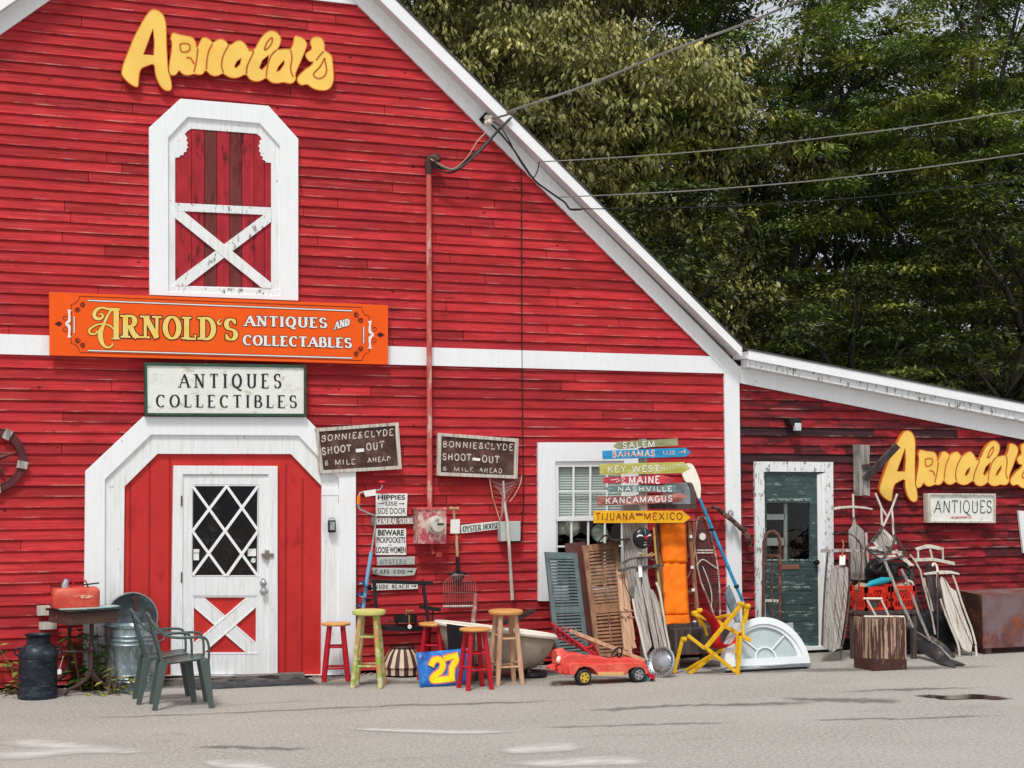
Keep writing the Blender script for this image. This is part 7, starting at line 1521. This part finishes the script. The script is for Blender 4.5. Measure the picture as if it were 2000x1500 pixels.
p=P(*r2(720,1290),-.55);solo('shade_mass',M().ball(V((P(*r2(760,1200),-.5).x,-.5,.16)),(.46,.24,.34),n=18),bpy.data.materials['black_plastic_bag'],'added dark mass standing in for shade behind the snow scoops','shade mass',V((P(*r2(760,1200),-.5).x,-.5,0)))  # dark lump added to stand in for shade low in the pile
# more of the tangle against the shed
for lab,pts,y0,k,r_,mt_ in [
 ('thin rusty rod standing left of the dark red box',[(222,560),(226,700),(215,860),(210,1090)],-.8,.2,.008,IRON),
 ('curved rusty hoop rod arching over the plank sled',[(262,445),(300,500),(312,600),(305,720),(285,860),(268,1010)],-.9,.25,.008,RB),
 ('pale pole end standing right of the upright grey sled',[(340,415),(345,470),(352,540)],-.75,.2,.014,PALEW),
 ('dark rod crossing behind the red crates',[(400,640),(430,760),(470,900),(500,1010)],-.6,.2,.010,DKW),
 ('black rod leaning over the right red crate',[(655,780),(700,930),(760,1080),(800,1190)],-.95,.3,.012,BLACK),
 ('grey bent rod hanging from the tangled sled frame',[(650,640),(655,700),(652,770)],-.9,.3,.010,GREYW),
 ('pale narrow strip leaning behind the large bleached sled',[(590,580),(640,620),(690,655)],-1.1,.3,.014,PALEW),
 ('thin dark rod at the left side of the bowed sled',[(735,560),(742,700),(760,900),(800,1180)],-.5,.15,.008,IRON),
 ('dark pole leaning between the scoops and the bowed sled',[(700,900),(735,1020),(775,1120),(815,1210)],-.8,.25,.013,DKW)]:
    pole(lab,pts,y0,k,r_,mt_,'leaning_rod')
L_=LN(-.42,.15)
for lab,pl,mt_ in [('added dark board for shade behind the upright grey sled',((240,590),(350,590),(372,1000),(250,1000)),DKW),('added dark plank for shade behind the left red crate',((360,650),(400,660),(420,1000),(370,1000)),BLACK),
 ('added dark board for shade behind the pale rods right of the crates',((640,690),(690,680),(760,1180),(690,1190)),DKW),('added dark board for shade behind the bowed sled',((780,640),(830,640),(900,1180),(830,1190)),DKM if False else DKW),
 ('added short dark slat for shade low beside the wooden box',((655,980),(700,960),(780,1200),(720,1230)),DKW)]:
    solo('shade_board',M().prism([L_(*r2(*p)) for p in pl],(0,.02,0)),mt_,lab,'board',L_(*r2(*pl[3])),group='added dark boards shading the pile on the shed wall')  # dark boards added to give shade behind the pile
# milk crates
cz=P(1740,1191,-1.05).z;ch_=P(1740,1145,-1.05).z-cz
CR=mat('red_crate_plastic','#d8301e',var=.06,rough=.4,c2='#b32316',th=.62,sc_=(9,9,9))
def crate(x0,x1,label,first=None):
    a,b=P(x0,1160,-1.05).x,P(x1,1160,-1.05).x;w_=b-a;dp=.30;o_=V(((a+b)/2,-.90,cz))
    if first:
        r_=first.copy();col.objects.link(r_);r_.location=o_;r_['label']=label;r_.scale=(w_/first['w'],1,1)
        for c_ in first.children: k=c_.copy();col.objects.link(k);k.parent=r_
        return r_
    T_=thing('milk_crate',label,'crate',o_,'red plastic crates on the dark stand');T_['w']=w_
    def lattice(nm,c0,eu_,w,nrm):
        m=M();h=ch_
        def bx(u0,u1,z0,z1,t=.010): p=[c0+eu_*u0+V((0,0,z0)),c0+eu_*u1+V((0,0,z0)),c0+eu_*u1+V((0,0,z1)),c0+eu_*u0+V((0,0,z1))];m.prism(p,tuple(-nrm*t))
        bx(0,w,h*.86,h,.016);bx(0,w,0,h*.12);bx(0,w,h*.38,h*.46);bx(0,w*.10,0,h,.015);bx(w*.90,w,0,h,.015);bx(0,w*.34,h*.74,h*.86);bx(w*.66,w,h*.74,h*.86)
        for k in range(7):
            u=w*(.12+.12*k);q0=c0+eu_*max(w*.1,u-h*.10)+V((0,0,h*.46));q1=c0+eu_*min(w*.9,u+h*.10)+V((0,0,h*.76));m.bar(q0,q1,.010,.008,tuple(nrm))
        for k in range(8): u=w*(.13+.105*k);bx(u,u+.008,h*.10,h*.4,.006)
        return obj(nm,m,CR,T_,smooth=0)
    lattice('front_panel',o_+V((-w_/2,-dp/2,0)),V((1,0,0)),w_,V((0,-1,0)));lattice('back_panel',o_+V((-w_/2,dp/2,0)),V((1,0,0)),w_,V((0,-1,0)));lattice('side_panel',o_+V((-w_/2,-dp/2,0)),V((0,1,0)),dp,V((-1,0,0)));lattice('side_panel',o_+V((w_/2-.01,-dp/2,0)),V((0,1,0)),dp,V((-1,0,0)))
    obj('floor_panel',M().box(o_+V((0,0,.008)),(w_*.96,dp*.96,.012)),CR,T_,smooth=0);return T_
cr1=crate(1691,1739.5,'red plastic milk crate, left of the two, under the sled frames');crate(1741,1788,'red plastic milk crate, right of the two, under the sled frames',cr1)
xa_,xb2=P(1655,1190,-.72).x,P(1790,1190,-1.05).x
T_=thing('dark_stand','dark low stand behind the peeling box, carrying the red crates','stand',V(((xa_+xb2)/2,-.85,0)))
obj('stand_top',M().hexa([V((x,y,z)) for z in (cz-.05,cz-.006) for x,y in ((xa_,-1.08),(xb2,-1.08),(xb2,-.72),(xa_,-.72))]),DKW,T_,smooth=0)
for x in (xa_+.04,xb2-.04):
    for y in (-1.04,-.76): obj('stand_leg',M().box((x,y,(cz-.05)/2),(.05,.05,cz-.05)),DKW,T_,smooth=0)
p=P(1674,1165,-.9);solo('red_cloth_bag',M().hexa([V((P(1660,1165,-.72).x+a,y,z)) for z in (cz-.004+.0,cz+ch_*.95) for a,y in ((0,-.92),(.12,-.92),(.12,-.72),(0,-.72))]),mat('dark_red_box','#8c1c28',var=.15),'dark red box squeezed between plank sled and crates','box',V((p.x,-.85,cz)),bev=.01)
# teal float and paper in crates
m=M();p=P(1716,1139,-.92);m.tube([P(1690,1146,-.95),P(1700,1141,-.95),P(1722,1135,-.92),P(1742,1131,-.9)],[.012,.035,.045,.02],n=12);solo('teal_float',m,mat('teal_plastic','#1f97a8',rough=.35),'shiny teal plastic float lying across the left red crate','float',p-V((0,0,.05)))
for x,l in ((1684,'crumpled tan paper bulging left of the teal float'),(1762,'crumpled tan paper sticking out of the right red crate')):
    p=P(x,1143,-.88);solo('crumpled_paper',M().ball(p-V((0,0,.03)),(.09,.09,.06),n=9),mat('kraft_paper','#b08a74',var=.15,rough=.8),l,'paper',p-V((0,0,.09)),smooth=0)
m=M();m.tube([P(1768,1141,-.9),P(1774,1134,-.9),P(1781,1137,-.9),P(1784,1144,-.9)],.014,n=8);solo('walking_cane',m,CREAM,'curved white handle poking out of the right red crate','handle',P(1784,1144,-.9))
# peeling wooden box
nb=G(1706,1311);r5=C(1590,1120,7.143);lf=G(*r5(430,1290));rg2=G(*r5(1320,1340));zt2=P(*r5(840,632),nb.y).z
e1=(rg2-nb);e2=(lf-nb)
print('box edges',e1.length,e2.length,zt2)
T_=thing('wooden_box','square wooden box with brown paint peeling off pale wood','box',nb+(e1+e2)/2,None)
e1=e1.normalized()*.40;e2=e2.normalized()*.34
def face(nm,a,e,off): obj(nm,M().prism([a,a+e,a+e+V((0,0,zt2)),a+V((0,0,zt2))],tuple(off)),CRWOOD,T_,smooth=0)
n1=e2.normalized()*.02;n2=e1.normalized()*.02
face('side_panel',nb,e1,n1);face('side_panel',nb+n1,e2-n1,n2);face('side_panel',nb+e2,e1,-n1);face('side_panel',nb+e1+n1,e2-n1*2,-n2)
BB=mat('intact_brown_paint','#4a2d29',c2='#7a5448',th=.62,sc_=(30,30,9),var=.15)
for a_,e_,o_ in ((nb,e1,-n1),(nb,e2,-n2)): obj('base_band',M().prism([a_+o_*.15,a_+e_+o_*.15,a_+e_+o_*.15+V((0,0,zt2*.20)),a_+o_*.15+V((0,0,zt2*.24))],tuple(-o_*.14)),BB,T_,smooth=0)
obj('inner_floor',M().prism([nb+V((0,0,zt2*.9))+n1+n2,nb+e1-n2+n1+V((0,0,zt2*.9)),nb+e1+e2-n1-n2+V((0,0,zt2*.9)),nb+e2-n1+n2+V((0,0,zt2*.9))],(0,0,.01)),DKW,T_,smooth=0)
# white metal bench frame on the box
tb=lambda x,y,d=0:P(*r5(x,y),nb.y+.18+d)
T_=thing('metal_trestle','small pale metal trestle standing on the peeling box','trestle',tb(900,600))
for a,b in (((690,350),(950,352)),((740,370),(860,590)),((940,370),(1040,590)),((700,602),(1255,604))): obj('metal_bar',M().tube([tb(*a),tb(*b)],.011,n=7),CREAM,T_)
obj('plate_panel',M().prism([tb(*p,.01) for p in ((760,372),(930,372),(860,500),(800,470))],(0,.004,0)),DKW,T_,smooth=0)
m=M();m.tube([tb(*p,-.06) for p in spline([(650,0),(630,120),(610,260),(580,420),(570,590)],4)],.009,n=6);m.tube([tb(*p,-.06) for p in ((580,490),(530,530),(470,545))],.009,n=6);solo('rusty_hook_rod',m,RB,'rusty hooked rod standing behind the left corner of the box','rod',tb(570,600))
# sled with bow handle and the large sled
r4=C(1760,1050,5.358);L9=LN(-.66,.22);L10=LN(-1.05,.42)
sled('dark upright sled with a bowed white handle bar, behind the large pale sled',L9,[
 [r4(*p) for p in ((265,380),(330,420),(400,680),(480,900),(560,1120),(500,1150),(380,960),(300,640))],[r4(*p) for p in ((335,420),(405,430),(470,640),(540,860),(600,1110),(565,1120),(480,880),(405,670))]],DKW,
 bars=[[r4(*p) for p in ((150,112),(270,74),(320,74),(445,104),(450,138),(310,112),(270,112),(165,138))],[r4(*p) for p in ((150,218),(330,212),(400,222),(560,255),(566,292),(400,256),(330,246),(155,252))]],barm=PALEW,
 runners=[[r4(*p) for p in ((240,420),(250,480),(300,640),(340,820),(370,1020))],[r4(*p) for p in ((175,130),(180,220))],[r4(*p) for p in ((300,110),(325,215))],[r4(*p) for p in ((432,135),(440,230))]],runm=PALEW,base=L9(*r4(480,1150)))
sled('large bleached sled with a pointed oval deck and pale runners, right end of the pile',L10,[
 [r4(*p) for p in ((412,470),(416,405),(440,412),(560,700),(690,1010),(748,1130),(738,1195),(700,1200),(640,1160),(560,1000),(470,760))],[r4(*p) for p in ((443,412),(490,470),(520,520),(580,560),(640,760),(735,1010),(752,1090),(748,1125),(692,1008),(562,698))]],PALEW,
 bars=[[r4(*p) for p in ((245,372),(330,358),(430,345),(530,348),(610,372),(615,390),(530,378),(430,382),(330,384),(250,392))]],barm=PALEW,
 runners=[[r4(*p) for p in ((410,640),(440,740),(520,940),(580,1080),(600,1140))],[r4(*p) for p in ((625,650),(680,800),(740,960),(782,1120))],[r4(*p) for p in ((600,1140),(612,1230),(600,1310))],[r4(*p) for p in ((780,1130),(788,1230),(776,1320))],[r4(*p) for p in ((540,395),(580,500),(625,650))]],runm=PALEW,
 rods=[[r4(*p) for p in ((480,385),(500,470))],[r4(*p) for p in ((640,1160),(620,1240))],[r4(*p) for p in ((740,1195),(735,1260),(770,1320))]],base=L10(*r4(720,1200)))
m=M();m.tube([L10(*r4(*p),-.03) for p in spline([(330,300),(335,275),(360,280),(380,340),(380,520)],4)],.013,n=8);solo('walking_cane',m,CREAM,'white curved handle hooked over the large pale sled bar','handle',L10(*r4(380,520)))
# rusty tank
yt=-1.0;x0=P(1919,1200,yt).x;z0=P(1919,1286,yt).z;z1=P(1919,1162,yt).z
T_=thing('rusty_tank','rusted steel tank on short feet running off the right edge','tank',V((x0+.9,yt+.35,0)))
obj('front_sheet',M().hexa([V((x,y,z)) for z in (max(.07,z0),z1) for x,y in ((x0,yt),(x0+1.8,yt),(x0+1.8,yt+.02),(x0,yt+.02))]),RUST,T_,smooth=0)
xl_=P(1872,1160,yt+.72).x
obj('side_sheet',M().hexa([V((x,y,z)) for z in (max(.07,z0),z1) for x,y in ((x0-.002,yt),(x0-.002,yt+.02),(xl_,yt+.74),(xl_,yt+.72))]),mat('dark_rust','#4a332c',c2='#8f4f2c',th=.60,sc_=(7,7,7),var=.25,rough=.8,soft=.2),T_,smooth=0)
obj('top_sheet',M().add([(x0,yt,z1),(x0+1.8,yt,z1),(x0+1.8,yt+.74,z1),(xl_,yt+.74,z1)],[(0,1,2,3)]),RUST,T_,smooth=0)
for x in (x0+.12,x0+1.5): obj('foot',M().box((x,yt+.10,.045),(.08,.08,.09)),RUST,T_,smooth=0)
for x in (x0+.12,x0+1.5): obj('foot',M().box((x,yt+.60,.045),(.08,.08,.09)),RUST,T_,smooth=0)
# ================================================================ TREES
g=M();hy=[(18,0),(26,1.2),(36,4.5),(50,8.5),(75,12.5),(120,14)];xs=[-30,0,12,24,36,50,70,110];rn=random.Random(4)
for y,z in hy:
    for x in xs: g.v.append((x,y,z*(.6+.4*min(1,max(0,(x+10)/25)))+(rn.uniform(-.3,.3) if z else 0)-.02))
n=len(xs)
for j in range(len(hy)-1):
    for i in range(n-1): g.f.append((j*n+i,j*n+i+1,(j+1)*n+i+1,(j+1)*n+i));g.m.append(0)
o=obj('hillside',g,mat('wooded_slope','#2a301c',c2='#171c12',th=.5,sc_=(.5,.5,.5),var=.3,rough=.95,soft=.3),smooth=80);o['kind']='structure'
def leafmat(name,c,c2,c3):
    m=bpy.data.materials.new(name);m.use_nodes=True;t=m.node_tree;N=t.nodes;L=t.links;b=N['Principled BSDF'];b.inputs['Roughness'].default_value=.45;b.inputs['Specular IOR Level'].default_value=.35
    at=N.new('ShaderNodeAttribute');at.attribute_name='tone';sp=N.new('ShaderNodeSeparateColor');L.new(at.outputs['Color'],sp.inputs[0])
    m1=N.new('ShaderNodeMix');m1.data_type='RGBA';L.new(sp.outputs[1],m1.inputs[0]);m1.inputs[6].default_value=hx(c);m1.inputs[7].default_value=hx(c2)
    m3=N.new('ShaderNodeMix');m3.data_type='RGBA';L.new(sp.outputs[2],m3.inputs[0]);L.new(m1.outputs[2],m3.inputs[6]);m3.inputs[7].default_value=hx(c3)
    m2=N.new('ShaderNodeMix');m2.data_type='RGBA';m2.blend_type='MULTIPLY';m2.inputs[0].default_value=1;L.new(m3.outputs[2],m2.inputs[6])
    cc=N.new('ShaderNodeCombineColor');[L.new(sp.outputs[0],cc.inputs[i]) for i in range(3)];L.new(cc.outputs[0],m2.inputs[7]);L.new(m2.outputs[2],b.inputs['Base Color'])
    tr=N.new('ShaderNodeBsdfTranslucent');L.new(m2.outputs[2],tr.inputs[0]);mx=N.new('ShaderNodeMixShader');mx.inputs[0].default_value=.12;L.new(b.outputs[0],mx.inputs[1]);L.new(tr.outputs[0],mx.inputs[2]);L.new(mx.outputs[0],N['Material Output'].inputs[0]);return m
LM_A=leafmat('olive_leaves','#7b7944','#a89f5e','#53602f');LM_B=leafmat('green_leaves','#5f7a34','#b0ad4c','#395228');LM_C=leafmat('deep_green_leaves','#2d4026','#48602e','#1e2b1b')
LM_D=leafmat('shaded_understory_leaves','#34441f','#7d8038','#1f2c18')
BARK=mat('grey_bark','#3f3932',c2='#26221e',th=.55,sc_=(9,9,2),var=.25,rough=.9,bump=.6)
def crown(seed,H,R,zb,style,nclump,nleaf,size,flat=1.):
    rs=np.random.RandomState(seed)
    # lobes
    nl=13;lob=[]
    for i in range(nl):
        t=(i+.5)/nl;z=zb+(H-zb)*(.12+.80*t);rr=R*math.sin(math.pi*min(.96,.14+.78*t))**.7;a=i*2.399+rs.rand();k=rr*.55
        lob.append((k*math.cos(a),k*math.sin(a),z,rr*.62*(.8+.4*rs.rand()),(H-zb)*.135*(.8+.5*rs.rand())))
    li=rs.randint(0,nl,nclump);L_=np.array(lob)[li]
    d=rs.normal(size=(nclump,3));d/=np.linalg.norm(d,axis=1)[:,None];d[:,2]=np.abs(d[:,2])*np.where(rs.rand(nclump)<.72,1,-1)
    rad=.72+.33*rs.rand(nclump);cen=np.stack([L_[:,0]+d[:,0]*L_[:,3]*rad,L_[:,1]+d[:,1]*L_[:,3]*rad,L_[:,2]+d[:,2]*L_[:,4]*rad],1)
    lt=np.clip(rs.normal(1.,.22,nl),.6,1.5);ct=np.clip(rs.normal(1.,.38,nclump)*lt[li],.3,2.);cy=np.clip(rs.normal(.35,.3,nclump),0,1);cg=np.clip(rs.normal(.25,.3,nclump),0,1)
    N=nclump*nleaf;ci=np.repeat(np.arange(nclump),nleaf);c=cen[ci]
    out=d[ci];a=rs.rand(N)*2*np.pi
    if style=='droop':
        rr=(.08+.36*rs.rand(N));off=np.stack([np.cos(a)*rr,np.sin(a)*rr,-.25*rr-.25*rs.rand(N)*rr+rs.normal(0,.06,N)],1)*1.3
        dr=np.stack([np.cos(a)*.55,np.sin(a)*.55,-.75+rs.normal(0,.25,N)],1)
    else:
        rr=np.sqrt(rs.rand(N))*.50;off=np.stack([np.cos(a)*rr,np.sin(a)*rr,-.22*rr*rr+rs.normal(0,.045,N)],1)
        dr=np.stack([np.cos(a)*.8,np.sin(a)*.8,-.28+rs.normal(0,.22,N)],1)+out*.25
    p=c+off;dr+=rs.normal(0,.22,(N,3));dr/=np.linalg.norm(dr,axis=1)[:,None]
    upn=np.stack([rs.normal(0,.3,N),rs.normal(0,.3,N),np.ones(N)],1);sd=np.cross(dr,upn);sd/=np.linalg.norm(sd,axis=1)[:,None]+1e-6
    s=size*(.6+.8*rs.rand(N))[:,None];w=s*.20;nn=np.cross(sd,dr)
    v=np.stack([p,p+dr*s*.45+sd*w+nn*s*.06,p+dr*s,p+dr*s*.45-sd*w+nn*s*.06],1).reshape(-1,3)
    tone=np.ones((N,4,4),dtype=np.float32);tt=ct[ci]*np.clip(rs.normal(1,.22,N),.4,1.8);tone[:,:,0]=tt[:,None];tone[:,:,1]=np.clip(cy[ci]+rs.normal(0,.2,N),0,1)[:,None];tone[:,:,2]=np.clip(cg[ci]+rs.normal(0,.15,N),0,1)[:,None]
    me=bpy.data.meshes.new('crown');me.vertices.add(N*4);me.vertices.foreach_set('co',v.astype(np.float32).ravel());me.loops.add(N*4);me.loops.foreach_set('vertex_index',np.arange(N*4,dtype=np.int32));me.polygons.add(N);me.polygons.foreach_set('loop_start',np.arange(0,N*4,4,dtype=np.int32));me.polygons.foreach_set('loop_total',np.full(N,4,dtype=np.int32));me.update(calc_edges=True)
    at=me.attributes.new('tone','FLOAT_COLOR','POINT');at.data.foreach_set('color',tone.ravel());return me,lob
def trunk(seed,H,lob,r0=.2,extra=0):
    rn=random.Random(seed);m=M();pts=[(0,0,-.1)]
    for i in range(1,7): pts.append((rn.uniform(-.2,.2)*i/3,rn.uniform(-.2,.2)*i/3,H*.88*i/6))
    m.tube(pts,[r0*(1-.13*i) for i in range(7)],n=9)
    for x,y,z,a,b in lob:
        k=max(1,min(5,int(z/(H*.88)*6-1)));p=V(pts[k]);q=V((x,y,z));m.tube([p,p.lerp(q,.5)+V((0,0,.25)),q,q+(q-p)*.25+V((rn.uniform(-.3,.3),rn.uniform(-.3,.3),.2))],[r0*.42,r0*.3,r0*.15,r0*.05],n=6)
        for _ in range(4+extra):
            e=q+V((rn.uniform(-1,1)*a,rn.uniform(-1,1)*a,rn.uniform(-.6,.8)*b));md=p.lerp(q,.65)
            m.tube([md,md.lerp(e,.5)+V((0,0,.15)),e],[r0*.09,r0*.05,r0*.02],n=4)
    return m
PRO={}
def proto(key,seed,H,R,zb,style,nc,nl,size,lm,extra=0):
    me,lob=crown(seed,H,R,zb,style,nc,nl,size);me.materials.append(lm);PRO[key]=(me,trunk(seed,H,lob,extra=extra))
    m=PRO[key][1];tm=bpy.data.meshes.new('trunk');tm.from_pydata(m.v,[],m.f);tm.materials.append(BARK);tm.polygons.foreach_set('use_smooth',[True]*len(tm.polygons));PRO[key]=(me,tm)
proto('A',3,16,4.2,2.5,'droop',1150,64,.15,LM_A);proto('A2',8,16,4.2,2.5,'droop',1150,64,.15,LM_A)
proto('B',5,15,4.4,2.0,'layer',470,150,.14,LM_B,1);proto('B2',11,15,4.4,2.0,'layer',380,150,.14,LM_B,4)
proto('C',21,17,4.6,1.0,'layer',620,80,.20,LM_C);proto('D',31,7.5,3.0,.4,'layer',230,100,.14,LM_D,2)
def tree(key,x,y,z,rot,s,label,group,name='broadleaf_tree'):
    T_=thing(name,label,'tree',(x,y,z),group);T_.rotation_euler=(0,0,rot);T_.scale=s if isinstance(s,tuple) else (s,s,s)
    for nm,me in (('crown',PRO[key][0]),('trunk',PRO[key][1])):
        o=bpy.data.objects.new(nm,me);col.objects.link(o);o.parent=T_
gF='trees behind the barn and shed'
tree('A',11.3,15.5,0,.3,1.0,'olive tree with drooping tan leaves, nearest the barn roof slope',gF)
tree('A2',15.2,16.0,0,2.1,1.06,'olive and tan leaved tree right of the one nearest the barn roof',gF)
tree('A2',12.6,21.0,1.0,4.4,1.05,'dull olive tree rising behind the two nearest the barn',gF)
tree('B',19.3,15.5,0,1.0,1.0,'bright green tree in the middle of the trees, sky showing through its top',gF)
tree('B2',23.6,14.5,0,3.0,1.05,'yellow-green thin crowned tree with bare twigs, right of the middle tree',gF)
tree('B',27.6,17,0,5.2,1.1,'leafy yellow-green tree at the right edge of the picture',gF)
tree('D',13.2,10.2,0,.5,1.0,'low leafy green tree just above the joint of barn and shed roofs',gF)
tree('D',17.4,10.9,0,2.5,.86,'low spreading green tree behind the middle of the shed roof',gF)
tree('D',21.2,10.2,0,4.0,1.1,'low spreading yellow-green tree behind the right end of the shed roof',gF)
DL=['behind the barn roof slope at left','second from the left, behind the olive trees','in the middle, seen through the gaps','lower one behind the yellow-green tree','behind the right edge tree','farthest right, mostly out of view','farthest back, left','farthest back, middle','farthest back, right']
for i,(x,y,s,r) in enumerate([(10,24,1.0,0),(15.5,23,.95,1),(20.0,22,.90,2.2),(25.0,22.5,.74,3.1),(30.5,23,.84,4.4),(36,24,.9,5.1),(18,30,.95,.7),(25,31,.80,2.9),(32,31,.9,3.9)]):
    tree('C',x,y,max(0,(y-20)*.25),r,s,'dense dark shaded tree of the back rows, '+DL[i],'dark trees in the back rows')
